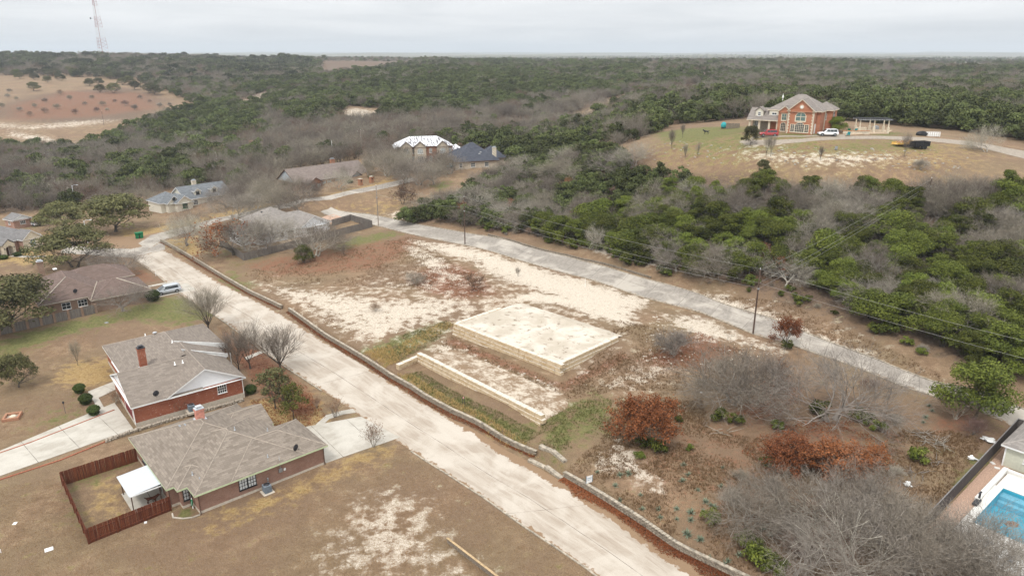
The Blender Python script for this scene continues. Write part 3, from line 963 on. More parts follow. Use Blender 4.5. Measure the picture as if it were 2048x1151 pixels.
def chimney(root, x, y, z0, z1, w, d, mat, cap=None):
    m = MB(); m.box((-w/2, -d/2, z0), (w/2, d/2, z1)); m.box((-w/2-.07, -d/2-.07, z1-.22), (w/2+.07, d/2+.07, z1-.08))
    o = m.build('chimney', mat, root, (x, y, 0))
    c = MB(); c.box((-w/2-.05, -d/2-.05, z1), (w/2+.05, d/2+.05, z1+.1)); 
    c.box((-w*.28, -d*.28, z1+.1), (w*.28, d*.28, z1+.3)); c.box((-w*.36, -d*.36, z1+.3), (w*.36, d*.36, z1+.36))
    c.build('chimney_cap', cap or M_grey, o)
    fl = MB(); fl.box((-w/2-.16, -d/2-.16, z0+.5), (w/2+.16, d/2+.16, z0+.62))
    return o
def pipe_vent(root, x, y, z, r=.06, h=.4, mat=None):
    m = MB(); m.lathe([(r*2.2, -.05), (r*1.5, .08), (r, .1), (r, h)], 8)
    return m.build('vent_pipe', mat or M_grey, root, (x, y, z))
def box_vent(root, x, y, z, tilt=0.):
    m = MB(); m.bbox((-.2, -.2, -.05), (.2, .2, .1), .04); m.bbox((-.28, -.28, .1), (.28, .28, .2), .05)
    return m.build('roof_vent', M_grey, root, (x, y, z))
def dish(root, x, y, z, rz=0.):
    m = MB()
    m.tube([(0,0,-.1),(0,0,.35),(.05,-.1,.45)], .025, 6)
    n = 14
    for ring in range(3):
        ra, rb = .42 * ring / 3, .42 * (ring + 1) / 3
        for k in range(n):
            t0, t1 = 2*math.pi*k/n, 2*math.pi*(k+1)/n
            P = lambda r, t: (r*math.cos(t), -.15 - r*r*.5*-1 - .1, .55 + r*math.sin(t))
            m.face([P(ra,t0), P(rb,t0), P(rb,t1), P(ra,t1)], 0, True)
    m.tube([(0,-.2,.2),(0,-.62,.5)], .015, 5); m.bbox((-.05,-.68,.46),(.05,-.58,.56), .01)
    return m.build('satellite_dish', M_dark, root, (x, y, z), (0, 0, rz))
def ac_unit(label, loc, rz, group='outdoor cooling units'):
    t = thing('air_conditioner', label, 'air conditioner', loc, rz, group)
    p = MB(); p.bbox((-.65, -.65, -.3), (.65, .65, .06), .03); p.build('concrete_pad', M_footing, t)
    m = MB(); m.bbox((-.42, -.42, .06), (.42, .42, 1.0), .06)
    for k in range(9):
        z = .16 + k * .085
        for M_ in (Matrix.Identity(4), Matrix.Rotation(math.pi/2, 4, 'Z'), Matrix.Rotation(math.pi, 4, 'Z'), Matrix.Rotation(-math.pi/2, 4, 'Z')):
            m.box((-.35, -.435, z), (.35, -.42, z + .04), 0, M_)
    m.build('casing', simple('grey blue casing', (.16, .19, .22), .5, .15), t)
    f = MB(); f.lathe([(.36, .985), (.36, 1.03), (.3, 1.04), (.3, .99)], 20)
    f.lathe([(.12, 1.0), (.12, 1.05), (.02, 1.06)], 12)
    for k in range(10):
        a = math.pi * k / 5
        f.tube([(0,0,1.04),(.36*math.cos(a),.36*math.sin(a),1.035)], .008, 4)
    f.build('fan_grille', M_dark, t)
    return t
def downspout(root, x, y, z, mat, dx=0., dy=-.12):
    m = MB(); m.tube([(0,0,z),(dx,dy,z-.25),(dx,dy,.1),(dx*2.5,dy*2.5,0)], .05, 5)
    return m.build('downspout', mat, root, (x, y, 0))

def board_fence(root, pts, h, mat, rail_mat=None, bw=.14, single=True, post_every=2.4, gap=.006, thick=.022, post_mat=None, zfun=None, postw=.09, rails=(.35, 1.45), cap=False):
    """pickets, rails and posts along a polyline in root's local frame"""
    key = ('b', round(bw, 3), round(h, 2), mat.name)
    variants = []
    for k in range(4):
        m = MB(); hh = h + (k - 1.5) * .012
        m.bbox((-bw/2 + gap/2, -thick/2, 0), (bw/2 - gap/2, thick/2, hh), .006)
        variants.append(m)
    mes = [v.mesh('board', mat) for v in variants] if single else None
    joined = MB(); posts = []; rl = MB()
    cnt = 0
    for (a, b) in zip(pts[:-1], pts[1:]):
        a, b = Vector(a), Vector(b); L = (b - a).length; d = (b - a) / L; ang = math.atan2(d.y, d.x)
        n = int(L / bw)
        for i in range(n):
            p = a + d * ((i + .5) * L / n)
            z = zfun(p.x, p.y) if zfun else 0
            off = random.uniform(-.004, .004)
            M_ = Matrix.Translation((p.x - d.y*off, p.y + d.x*off, z + random.uniform(-.01, .01))) @ Matrix.Rotation(ang, 4, 'Z') @ Matrix.Rotation(random.uniform(-.012, .012), 4, 'Y')
            if single:
                o = link_mesh('board', mes[random.randrange(4)], root); o.matrix_local = M_
            else:
                v = variants[random.randrange(4)]
                joined.raw([tuple(M_ @ Vector(q)) for q in v.v], v.f)
            cnt += 1
        n = max(1, round(L / post_every))
        for i in range(n + 1):
            p = a + d * (i * L / n); posts.append((p.x - d.y*.07, p.y + d.x*.07, zfun(p.x, p.y) if zfun else 0, ang))
        for rz in rails:
            for i in range(n):
                p, q = a + d * (i*L/n), a + d * ((i+1)*L/n)
                zp, zq = (zfun(p.x, p.y), zfun(q.x, q.y)) if zfun else (0, 0)
                rl.tube([(p.x - d.y*.04, p.y + d.x*.04, zp + rz), (q.x - d.y*.04, q.y + d.x*.04, zq + rz)], .04, 4, 0, True, False)
    if not single:
        o = joined.build('boards', mat, root, uv=False); o['kind'] = 'stuff'
    rl.build('rail', rail_mat or mat, root, uv=False)
    pm = MB(); pm.bbox((-postw/2, -postw/2, -.3), (postw/2, postw/2, h - .03 if postw < .2 else h + .12), .01)
    me = pm.mesh('post', post_mat or rail_mat or mat)
    for (x, y, z, an) in posts: link_mesh('post', me, root, (x, y, z), (0, 0, an))
def fence_mat(name, c1, c2, c3):
    q = NT(name)
    oi = q.n('ShaderNodeObjectInfo')
    n1 = q.noise(q.coord('Object', (6, 6, 1.2)), 2.5, 5, .65)
    n2 = q.noise(q.pos((7, 7, .4)), 1.0, 3, .6)
    c = q.mix(q.step(n1, .3, .7), c1, c2)
    c = q.mix(q.step(n2, .45, .65, 0, .7), c, c3)
    v = q.math('ADD', .72, q.math('MULTIPLY', oi.outputs['Random'], .5))
    c = q.mix(1.0, c, v, 'MULTIPLY') if False else q.mix(q.math('MULTIPLY', oi.outputs['Random'], .45), c, c3)
    return q.done(c, .8)
F_RED = fence_mat('red stained cedar', (.12, .032, .014), (.2, .06, .025), (.07, .02, .012))
F_GREY = fence_mat('silvered cedar', (.17, .155, .14), (.26, .235, .21), (.11, .095, .085))

def patch_mesh(name, corners, mat, lift=.045, n=8, kind='structure', thick=.15, uvang=0.0):
    """paved slab between four ground points, draped; top plus skirts"""
    P = [np.array(c[:2]) for c in corners]
    v, f = [], []
    T = np.linspace(0, 1, n + 1)
    for a in T:
        for b in T:
            v.append(P[0]*(1-a)*(1-b) + P[1]*a*(1-b) + P[2]*a*b + P[3]*(1-a)*b)
    v = np.array(v); Z = hgt(v[:, 0], v[:, 1]) + lift
    k = n + 1
    f = [(i*k+j, (i+1)*k+j, (i+1)*k+j+1, i*k+j+1) for i in range(n) for j in range(n)]
    vv = [(x, y, z) for (x, y), z in zip(v, Z)]
    rim = [i*k for i in range(k)] + [n*k+j for j in range(1, k)] + [i*k+n for i in range(n-1, -1, -1)] + [j for j in range(n-1, 0, -1)]
    b = len(vv)
    vv += [(vv[i][0], vv[i][1], vv[i][2] - thick) for i in rim]
    m = len(rim)
    f += [(rim[i], b+i, b+(i+1)%m, rim[(i+1)%m]) for i in range(m)]
    me = bpy.data.meshes.new(name); me.from_pydata(vv, [], f); me.materials.append(mat)
    if me.polygons[0].normal.z < 0: me.flip_normals()
    e = P[1] - P[0]; ln = np.linalg.norm(e); e = e / ln; g = np.array([-e[1], e[0]])
    ul = me.uv_layers.new(name='UVMap')
    for lp in me.loops:
        c = me.vertices[lp.vertex_index].co; q = np.array([c.x, c.y]) - P[0]
        ul.data[lp.index].uv = (float(q @ g), float(q @ e))
    o = link_mesh(name, me)
    if kind: o['kind'] = kind
    return o
def to_world(root, x, y, z=0.):
    c, s_ = math.cos(root.rotation_euler.z), math.sin(root.rotation_euler.z)
    return Vector((root.location.x + c*x - s_*y, root.location.y + s_*x + c*y, root.location.z + z))

# ================================================================== HOUSES
def base_at(px, py, z=None):
    p = gr(px, py); return (p.x, p.y), p.z

# ---- brown brick house with the tan hip roof, nearest
xyA = at_z(400.7, 1026.8); 
A = House('brick_house', 'brown brick bungalow with tan shingle hip roof beside the red stained fence', xyA, .02, 41.5, BR_A, SH_A, M_trim, foot=.28)
A.block(-1.9, 3.3, 10.8, 17.1, 2.65, .43, 'y')
A.block(0, 0, 12, 12.8, 2.65, .43, 'y')
A.block(4, 0, 14.9, 7.8, 2.65, .43, 'x')
A.block(6, 9.4, 12.2, 15.4, 2.65, .43, 'x', 'hip', 'gable')
A.block(-1.1, 2.2, 3, 6.2, 2.65, .43, 'x')
ra = A.finish()
window(ra, 4.95, 0, .95, 270, .85, 1.25, 3, 3, M_black, M_blind)
window(ra, 5.95, 0, .95, 270, .85, 1.25, 3, 3, M_black, M_blind)
window(ra, -.45, 2.2, .95, 270, .75, 1.25, 3, 3, M_black, M_blind)
window(ra, -1.9, 13.2, .95, 180, 1.4, 1.2, 3, 3, M_black, M_blind)
window(ra, -1.9, 11, .95, 180, 1.0, 1.2, 2, 3, M_black, M_blind)
panel_door(ra, -1.9, 7.4, .02, 180, 1.8, 2.05, M_glassdark, 2, 1, 'patio_door')
panel_door(ra, 14.9, 3.9, .02, 0, 4.9, 2.1, M_white, 4, 4)
chimney(ra, 4.6, 11.4, 4.6, 6.7, .95, .75, M_pink, M_galv)
_f = MB(); _f.box((3.95, 10.85, 5.05), (5.25, 11.95, 5.35)); _f.build('chimney_flashing', M_galv, ra)
box_vent(ra, 2.6, 12.4, 4.55); box_vent(ra, 3.1, 11.9, 4.75)
for (x, y, z) in ((.9, 1.6, 3.05), (.6, 3.0, 3.2), (6.8, 6.1, 5.2), (8.4, .9, 3.2), (10.6, 5.9, 3.7)): pipe_vent(ra, x, y, z)
dish(ra, 11.5, .35, 3.0, .4)
for (x, y, dx, dy) in ((.05, -.06, 0, -.06), (14.85, -.06, 0, -.06), (-.2, 2.1, -.05, -.06), (-1.95, 3.3, -.05, 0)): downspout(ra, x, y, 2.5, M_brown, dx, dy)
_m = MB(); _m.bbox((-.22, -.12, 1.25), (.22, 0, 1.75), .02); _m.tube([(0, -.06, 1.75), (0, -.06, 3.4)], .025, 6); _m.build('meter_box', M_grey, ra, (9.35, 0, 0))
_m = MB(); _m.bbox((-.13, -.1, 1.3), (.13, 0, 1.6), .02); _m.build('meter_box', M_white, ra, (9.85, 0, 0))
_m = MB(); _m.bbox((-.09, -.1, .8), (.09, 0, 1.2), .02); _m.tube([(0, -.05, .8), (0, -.05, .2)], .02, 5); _m.build('disconnect_box', M_grey, ra, (7.75, 0, 0))
# things round it
zA = lambda x, y: h1(*to_world(ra, x, y)[:2]) - ra.location.z
patch_mesh('patio', [to_world(ra, x, y) for x, y in ((-5.5, 4.7), (-1.85, 4.7), (-1.85, 9.6), (-5.5, 9.6))], drive_mat, .1)
cv = thing('patio_cover', 'white corrugated metal patio cover on thin brown posts behind the brown brick bungalow', 'patio cover', tuple(to_world(ra, 0, 0)), R(41.5))
m = MB()
nr_ = 26
for i in range(nr_):
    ya, yb = 4.8 + 5.1 * i / nr_, 4.8 + 5.1 * (i + 1) / nr_
    za = .03 if i % 2 else 0
    m.face([(-5.6, ya, 2.22 + za), (-2.2, ya, 2.42 + za), (-2.2, yb, 2.42 + .03 - za), (-5.6, yb, 2.22 + .03 - za)])
o = m.build('roof_panel', M_galv, cv); o.modifiers.new('thick', 'SOLIDIFY').thickness = .015
m = MB(); m.box((-5.58, 4.75, 2.1), (-5.5, 9.95, 2.22)); m.box((-5.58, 4.72, 2.1), (-2.2, 4.8, 2.22)); m.box((-5.5, 9.87, 2.1), (-2.2, 9.95, 2.22)); m.build('gutter', M_white, cv)
for (x, y) in ((-5.35, 9.3), (-5.35, 5.1), (-2.45, 5.1)):
    m = MB(); m.bbox((-.05, -.05, -.1), (.05, .05, 2.2), .01); m.build('post', M_brown, cv, (x, y, 0))
fa = thing('board_fence', 'red stained cedar board fence round the back yard of the brown brick bungalow', 'fence', tuple(to_world(ra, 0, 0)), R(41.5))
board_fence(fa, [(-2.2, 2.7), (-10.3, 2.45), (-10.1, 16.0), (-2.1, 15.9)], 1.85, F_RED, bw=.15, zfun=zA)
ac_unit('grey blue cooling unit beside the double window of the brown brick bungalow', tuple(to_world(ra, 7.2, -.95)), R(41.5))
# hose on its hanger
t = thing('garden_hose', 'green garden hose hung by the corner of the brown brick bungalow', 'hose', tuple(to_world(ra, -.22, 1.5)), R(41.5))
m = MB()
for k in range(5): m.tube([(-.04 - .02*k, .22*math.cos(a), .85 + .42*math.sin(a) - .02*k) for a in np.linspace(0, 2*math.pi, 15)], .02, 5)
m.build('coil', M_green, t); m = MB(); m.bbox((-.1, -.08, 0), (0, .08, 1.3), .02); m.build('hanger', M_white, t)
# concrete edging round the small green bed
P = [to_world(ra, *q) for q in ((-2.3, 2.0), (-2.45, 1.2), (-1.7, .3), (-.9, -.15), (-.1, -.2))]
m = MB(); 
for a, b in zip(P[:-1], P[1:]): m.tube([(a.x, a.y, h1(a.x, a.y) + .05), (b.x, b.y, h1(b.x, b.y) + .05)], .1, 6)
tag(m.build('garden_edging', M_footing), 'curved concrete edging round the small green bed at the brick corner', 'edging')
patch_mesh('driveway', [Vector((*at_z(652, 926), 0)), Vector((*at_z(800, 873), 0)), Vector((*at_z(722, 831), 0)), Vector((*at_z(607, 853), 0))], drive_mat, .05)
ribbon('path', Z0((619,866),(633,846),(652,829),(683,820),(706,816)), Z0((629,871),(642,851),(659,836),(686,827),(712,823)), drive_mat, .05, .4, 2)

# ---- white gabled house with the tall red chimney
xyB = at_z(266, 849, .5)
B = House('gabled_house', 'red brick house with white gables, grey brown roof and a tall red chimney', xyB, .5, 39, BR_B, SH_B, M_white, gable=SIDING, foot=.12)
B.block(4.9, 0, 14.9, 17, 2.6, .53, 'y', 'gable', 'hip', oh=.4)
B.block(.4, 0, 9, 12.6, 2.6, .4, 'x', 'gable', 'gable', oh=.35)
zr = B.block(1.75, 13, 16.7, 25.2, 2.6, .37, 'y', 'gable', 'hip', oh=.4)
# the long left slope runs on to the garage ridge; a half-height step on the right slope
rb, xm = B.root, (1.75 + 16.7) / 2
B.roof.face([(1.35, 25.2 - 7, 2.62), (1.35, 6.6, 2.62), (xm, 6.6, zr + .02), (xm, 25.2 - 7, zr + .02)][::-1])
B.roof.box((1.25, 6.6, 2.4), (1.36, 18, 2.63), 1)
B.roof.face([(xm, 8.6, zr + .012), (15.6, 8.6, 2.95), (15.6, 13, 2.95), (xm, 13, zr + .012)])
B.gab.face([(xm, 8.62, zr - .02), (xm + .5, 8.62, zr - .9), (15.5, 8.62, 2.45), (15.6, 8.62, 2.93)])
B.roof.raw([(xm, 8.5, zr - .1), (15.7, 8.5, 2.83), (15.7, 8.62, 2.83), (xm, 8.62, zr - .1), (xm, 8.5, zr + .06), (15.7, 8.5, 2.99), (15.7, 8.62, 2.99), (xm, 8.62, zr + .06)], [(0,3,2,1),(4,5,6,7),(0,1,5,4),(1,2,6,5),(2,3,7,6),(3,0,4,7)], 1)
for y_, x_, z_, h_ in ((12.55, 16.9, 2.62, .62), (8.5, 15.7, 2.83, .34)):
    B.roof.raw([(xm, y_, zr - .3), (x_, y_, z_ - .2), (x_, y_ + .14, z_ - .2), (xm, y_ + .14, zr - .3), (xm, y_, zr + .1), (x_, y_, z_ + h_), (x_, y_ + .14, z_ + h_), (xm, y_ + .14, zr + .1)], [(0,3,2,1),(4,5,6,7),(0,1,5,4),(1,2,6,5),(2,3,7,6),(3,0,4,7)], 1)
B.finish()
window(rb, 11.9, 0, 1.05, 270, 1.15, 1.15, 4, 3, M_white, M_glassdark)
window(rb, 14.9, 5, 1.0, 0, 1.6, 1.3, 4, 3); window(rb, 14.9, 9, 1.0, 0, 1.6, 1.3, 4, 3)
panel_door(rb, .4, 3.4, 0, 180, 4.6, 2.1, simple('maroon door', (.16, .02, .025), .6), 4, 4)
chimney(rb, 4.1, 9.6, 3.6, 6.9, .95, .8, BR_B, M_dark)
_f = MB(); _f.box((3.5, 9.05, 3.4), (4.7, 10.15, 3.85)); _f.build('chimney_flashing', M_galv, rb)
for (x, y, z) in ((8.3, 4.6, 5.1), (7.3, 4.9, 5.0), (9.0, 12.5, 5.45), (6.9, 20.4, 4.6)): pipe_vent(rb, x, y, z, .07, .4, M_white)
m = MB(); m.blob((0, 0, .18), (.36, .2, .16), 10, 6); m.build('turbine_vent', M_galv, rb, (8.0, 18.8, 5.2))
dish(rb, 3.4, .4, 2.95, .2)
for (x, y) in ((.3, -.06), (14.8, -.06)): downspout(rb, x, y, 2.5, M_white, 0, -.05)
m = MB()
for y in (7.5, 10.8): m.bbox((-.07, -.07 + y, 0), (.07, .07 + y, 2.7), .02)
m.build('porch_post', M_white, rb, (16.4, 2.2, 0))
ac_unit('dark grey cooling unit against the whitewashed red brick wall', tuple(to_world(rb, 7.3, -.9)), R(39))
patch_mesh('driveway', [Vector((*at_z(-60, 968, .3), 0)), Vector((*at_z(266, 852, .4), 0)), Vector((*at_z(228, 800, .4), 0)), Vector((*at_z(-60, 922, .3), 0))], drive_mat, .06, 12)
patch_mesh('path', [Vector((*at_z(175, 778, .4), 0)), Vector((*at_z(226, 757, .5), 0)), Vector((*at_z(232, 772, .5), 0)), Vector((*at_z(184, 796, .4), 0))], drive_mat, .06)
patch_mesh('path', [Vector((*at_z(183, 790, .4), 0)), Vector((*at_z(195, 788, .4), 0)), Vector((*at_z(213, 820, .4), 0)), Vector((*at_z(200, 826, .4), 0))], drive_mat, .075)
patch_mesh('path', [Vector((*at_z(488, 710, .2), 0)), Vector((*at_z(524, 697, .1), 0)), Vector((*at_z(528, 701, .1), 0)), Vector((*at_z(491, 715, .2), 0))], drive_mat, .05)
def edging(name, pxs, z, mat, label, r=.09, lift=.05, cat='edging'):
    P = [at_z(px, py, z) for px, py in pxs]; m = MB()
    for a, b in zip(P[:-1], P[1:]): m.box((0, -r, 0), (math.hypot(b[0]-a[0], b[1]-a[1]), r, r*1.6), 0, Matrix.Translation((a[0], a[1], h1(*a) + lift - r)) @ Matrix.Rotation(math.atan2(b[1]-a[1], b[0]-a[0]), 4, 'Z'))
    return tag(m.build(name, mat), label, cat)
BR_EDGE = simple('edging brick', (.33, .12, .07), .9, .3, 6.)
edging('brick_edging', [(-60, 921), (60, 880), (228, 815)], .35, BR_EDGE, 'row of red edging bricks on the far side of the long concrete driveway')
edging('brick_edging', [(-60, 973), (120, 915), (250, 862)], .35, BR_EDGE, 'row of red edging bricks on the near side of the long concrete driveway')

# ---- house under the oaks, reddish hip roof
xyC = at_z(200, 617)
Cc = House('hip_roof_house', 'tan brick house with reddish hip roof behind bare oaks, next to the silver minivan', xyC, h1(*xyC), 40, BR_C, SH_C, M_footing)
Cc.block(-9.3, 2.3, 2, 19, 2.7, .5, 'y')
Cc.block(-1, -.5, 9.1, 9, 2.6, .42, 'x')
Cc.block(-4, 12, 9, 21, 2.7, .45, 'x')
rc = Cc.finish()
chimney(rc, -6.6, 17.2, 4.3, 7.4, 1.1, .8, BR_C, M_galv)
window(rc, -1.0 - 1.4, 2.3, .9, 270, 1.5, 1.2, 3, 2, M_white, M_glassdark)
window(rc, -5.2, 2.3, .9, 270, 1.4, 1.2, 2, 2, M_white, M_glassdark)
panel_door(rc, 9.1, 4.2, 0, 0, 4.8, 2.1, M_white, 4, 4)
dish(rc, -3.2, 3.2, 3.4, .3)
m = MB(); m.box((-.35, -.5, 0), (.35, .5, .12)); m.build('skylight', M_white, rc, (-4.4, 15.5, 5.72))
for a, b in (((-9.7, 1.85, 2.78), (-3.7, 7.9, 5.75)), ((9.5, -.9, 2.68), (4.5, 4.1, 4.78)), ((1.0, 4.2, 4.72), (-1.4, -.9, 2.68))):
    m = MB(); m.tube([a, b], .1, 4); m.build('ridge_cap', M_footing, rc)
patch_mesh('driveway', [to_world(rc, 9.2, 1.2), to_world(rc, 18.5, 1.2), to_world(rc, 18.5, 7.0), to_world(rc, 9.2, 7.0)], drive_mat, .05)
patch_mesh('path', [to_world(rc, 9.6, 9.6), to_world(rc, 18.4, 9.6), to_world(rc, 18.4, 10.6), to_world(rc, 9.6, 10.6)], drive_mat, .05)
fc = thing('board_fence', 'silver grey board fence with brick pillars behind the hip roof house', 'fence', tuple(to_world(rc, 0, 0)), R(40))
zC = lambda x, y: h1(*to_world(rc, x, y)[:2]) - rc.location.z
board_fence(fc, [(-24, -4.2), (-16.7, -3.4), (-8, -2.3), (-.9, -1.3)], 1.75, F_GREY, bw=.15, zfun=zC, post_mat=BR_C, postw=.42)

# ---- house and shed at the left edge
xyD = at_z(16, 512, -1)
D = House('stone_gabled_house', 'rose brick house with pale stone arched entry at the left edge', xyD, h1(*xyD), 70, BR_D, SH_D, M_white, gable=M_cream)
D.block(-12, 2.2, 10.5, 14, 2.9, .5, 'x')
D.block(4.6, .1, 9.6, 6, 2.9, .75, 'y', 'gable', 'hip', oh=.3)
D.block(-6.5, .2, -1.8, 6, 2.9, .75, 'y', 'gable', 'hip', oh=.3)
rd = D.finish()
m = MB()
m.box((-1.5, -1.2, -.5), (-.9, .2, 2.6)); m.box((.9, -1.2, -.5), (1.5, .2, 2.6))
for i in range(8):
    a0, a1 = math.pi * i / 8, math.pi * (i + 1) / 8
    m.raw([(-.9*math.cos(a0), y, 1.9 + .75*math.sin(a0)) for y in (-1.2, .2)] + [(-.9*math.cos(a1), y, 1.9 + .75*math.sin(a1)) for y in (-1.2, .2)] + [(-.9*math.cos(a0) , y, 3.0) for y in (-1.2, .2)] + [(-.9*math.cos(a1), y, 3.0) for y in (-1.2, .2)],
          [(0,1,3,2),(4,6,7,5),(0,2,6,4),(1,5,7,3)])
m.face([(-1.5, -1.2, 3.0), (1.5, -1.2, 3.0), (0, -1.2, 4.1)]); m.box((-1.5, -1.2, 2.6), (-.9, .2, 3.0)); m.box((.9, -1.2, 2.6), (1.5, .2, 3.0))
m.build('entry_arch', M_cream, rd)
m = MB(); m.raw([(-1.8, -1.35, 2.95), (0, -1.35, 4.3), (1.8, -1.35, 2.95), (-1.8, 6, 2.95), (0, 6, 4.3), (1.8, 6, 2.95)], [(0,3,4,1),(1,4,5,2)])
o = m.build('entry_roof', SH_D, rd); o.modifiers.new('thick', 'SOLIDIFY').thickness = .12
panel_door(rd, 0, .1, 0, 270, 1.1, 2.1, simple('brown door', (.08, .03, .02), .5), 1, 3, 'front_door')
m = MB(); m.box((4.55, .02, -.5), (9.65, .1, 2.9)); m.build('stone_facing', M_cream, rd)
window(rd, 7.1, .02, .8, 270, 1.3, 1.7, 2, 3, M_white, M_glassgreen, arch=True)
window(rd, -4.1, .2, .8, 270, 1.3, 1.6, 2, 3, M_white, M_glassgreen)
for x in (-1.2, 1.2):
    m = MB(); m.bbox((-.08, -.12, 1.9), (.08, 0, 2.3), .02); m.build('wall_lantern', M_black, rd, (x, -1.2, 0))
ribbon('path', [to_world(rd, -.7, -1.2), to_world(rd, -.3, -6), to_world(rd, 1, -11)], [to_world(rd, .7, -1.2), to_world(rd, 1.1, -6), to_world(rd, 2.4, -10.6)], drive_mat, .05, .6, 2)
xyS = at_z(30, 458, -2)
Sx = House('brick_shed', 'small brick outbuilding with a white gable behind the stone gabled house', xyS, h1(*xyS), 60, BR_D, SH_D, M_white, 'shed', SIDING)
Sx.block(0, 0, 5, 5, 2.5, .5, 'y', 'gable', 'gable', oh=.35)
rs = Sx.finish(); window(rs, 2.5, 0, 1.1, 270, 1.4, .9, 3, 2, M_white); window(rs, 0, 2.5, 1.1, 180, .9, .9, 2, 2, M_white)

# ---- dormered house
a_ = at_z(353, 370, 6.5)
E_ = House('dormered_house', 'cream house with blue grey roof and two dormers beyond the intersection', a_, h1(*a_), 50, SIDING_C, SH_E, M_white, gable=SIDING_C)
E_.block(0, -5.3, 15.5, 5.3, 2.9, .6, 'x', 'gable', 'gable')
E_.block(-8, -4.4, .2, 4.4, 2.8, .55, 'x', 'hip', 'hip')
E_.block(-4.6, -8.5, .4, 0, 2.8, .75, 'y', 'gable', 'hip')
E_.block(-6.6, -6.5, -2.4, 0, 2.7, .95, 'y', 'gable', 'hip')
for x in (4.6, 10.4): E_.block(x - 1.1, -4.3, x + 1.1, -1, 4.95, .75, 'y', 'gable', 'hip', .25, base=3.2)
re_ = E_.finish()
for x in (4.6, 10.4): window(re_, x, -4.32, 3.9, 270, 1.0, 1.0, 2, 2, M_black, M_glassdark)
window(re_, -2.1, -8.5, 1.0, 270, 1.5, 1.4, 2, 3, M_green, M_glassdark); window(re_, -4.5, -6.5, 3.6, 270, .8, .8, 2, 2, M_black)
window(re_, 3, -5.3, .9, 270, 1.4, 1.4, 3, 3); window(re_, 12, -5.3, .9, 270, 1.4, 1.4, 3, 3); panel_door(re_, 7.5, -5.3, 0, 270, 1.1, 2.1, M_brown, 1, 3, 'front_door')
chimney(re_, 6.2, .8, 5.2, 7.7, 1.3, .9, M_cream, M_galv)

# ---- white house with the grey fence
xyF = at_z(591, 478, 1.5)
Fh = House('white_house', 'white sided house with taupe roof inside a weathered board fence', xyF, h1(*xyF) + .1, 45, SIDING, SH_F, M_white, gable=SIDING)
Fh.block(-9.5, 1.2, 11, 12.5, 2.8, .48, 'x')
Fh.block(1.8, -.3, 9.6, 7, 2.8, .62, 'y', 'gable', 'hip')
Fh.block(-5, 9, 7, 20, 2.9, .5, 'y')
Fh.block(-12.8, 4, -4, 11, 2.6, .48, 'x', 'gable', 'hip')
rf = Fh.finish()
window(rf, 3.9, -.3, .7, 270, .9, 1.5, 2, 2, M_white); window(rf, 5.0, -.3, .7, 270, .9, 1.5, 2, 2, M_white)
for x in (-8, -5.5, -3): window(rf, x, 1.2, .8, 270, .8, 1.3, 2, 2, M_white)
panel_door(rf, -.6, 1.2, 0, 270, 1.7, 2.1, M_glassdark, 2, 1, 'patio_door')
m = MB(); m.blob((0, 0, .2), (.3, .3, .2), 10, 6); m.build('turbine_vent', M_dark, rf, (-2.5, 12.5, 5.4))
window(rf, 11, 6, .8, 0, 1.2, 1.3, 2, 2, M_white)
zF = lambda x, y: h1(*to_world(rf, x, y)[:2]) - rf.location.z
inv = lambda root, px, py: (lambda p: ((p.x-root.location.x)*math.cos(root.rotation_euler.z) + (p.y-root.location.y)*math.sin(root.rotation_euler.z), -(p.x-root.location.x)*math.sin(root.rotation_euler.z) + (p.y-root.location.y)*math.cos(root.rotation_euler.z)))(gr(px, py))
ff = thing('board_fence', 'weathered grey board fence round the white sided house by the corner', 'fence', tuple(to_world(rf, 0, 0)), R(45))
board_fence(ff, [inv(rf, 440, 490), inv(rf, 488, 521), inv(rf, 560, 503), inv(rf, 650, 479), inv(rf, 745, 454), inv(rf, 702, 441), inv(rf, 664, 452)], 1.85, F_GREY, bw=.15, single=False, zfun=zF)
patch_mesh('patio', [to_world(rf, q[0], q[1]) for q in ((-4.5, -2.2), (1.6, -2.2), (1.6, 1.1), (-4.5, 1.1))], simple('tan patio', (.42, .32, .22), .9), .08)
patch_mesh('driveway', G((662,448),(700,438),(668,428),(640,436)), simple('pinkish driveway', (.46, .31, .23), .9), .05)

# ---- long orange brick ranch
a_ = at_y(572, 352, 231)
Gh = House('ranch_house', 'long orange brick ranch house with brown grey roof behind bare trees', a_[:2], h1(*a_[:2]), 47, BR_G, SH_G, M_brown, gable=SIDING_G)
Gh.block(0, -5.6, 28, 5.6, 3.0, .64, 'x', 'gable', 'gable')
Gh.block(3.2, -8.2, 8.2, 0, 2.7, .62, 'y', 'gable', 'hip')
Gh.block(20.5, -7, 24.5, 0, 2.7, .7, 'y', 'gable', 'hip')
rg = Gh.finish()
m = MB(); m.face([(8.2, -8.22, 2.67), (3.2, -8.22, 2.67), (3.2, -8.22, 2.9), (5.7, -8.22, 4.5), (8.2, -8.22, 2.9)][::-1]); m.build('brick_gable', BR_G, rg)
for x in (10.4, 12.4, 15.5, 18): window(rg, x, -5.6, .8, 270, 1.3, 1.5, 2, 3, M_white, M_curtain)
for x in (4.6, 6.8): window(rg, x, -8.2, .8, 270, 1.0, 1.4, 2, 3, M_white, M_curtain)
window(rg, 22.5, -7, .8, 270, 1.6, 1.5, 3, 3, M_white, M_curtain); window(rg, 26.3, -5.6, .8, 270, 1.3, 1.5, 2, 3, M_white, M_curtain)
panel_door(rg, 9.0, -5.6, 0, 270, 1.1, 2.2, M_white, 1, 3, 'front_door')
chimney(rg, 18.5, 1, 5.2, 8.2, 1.5, .9, BR_G, M_grey)

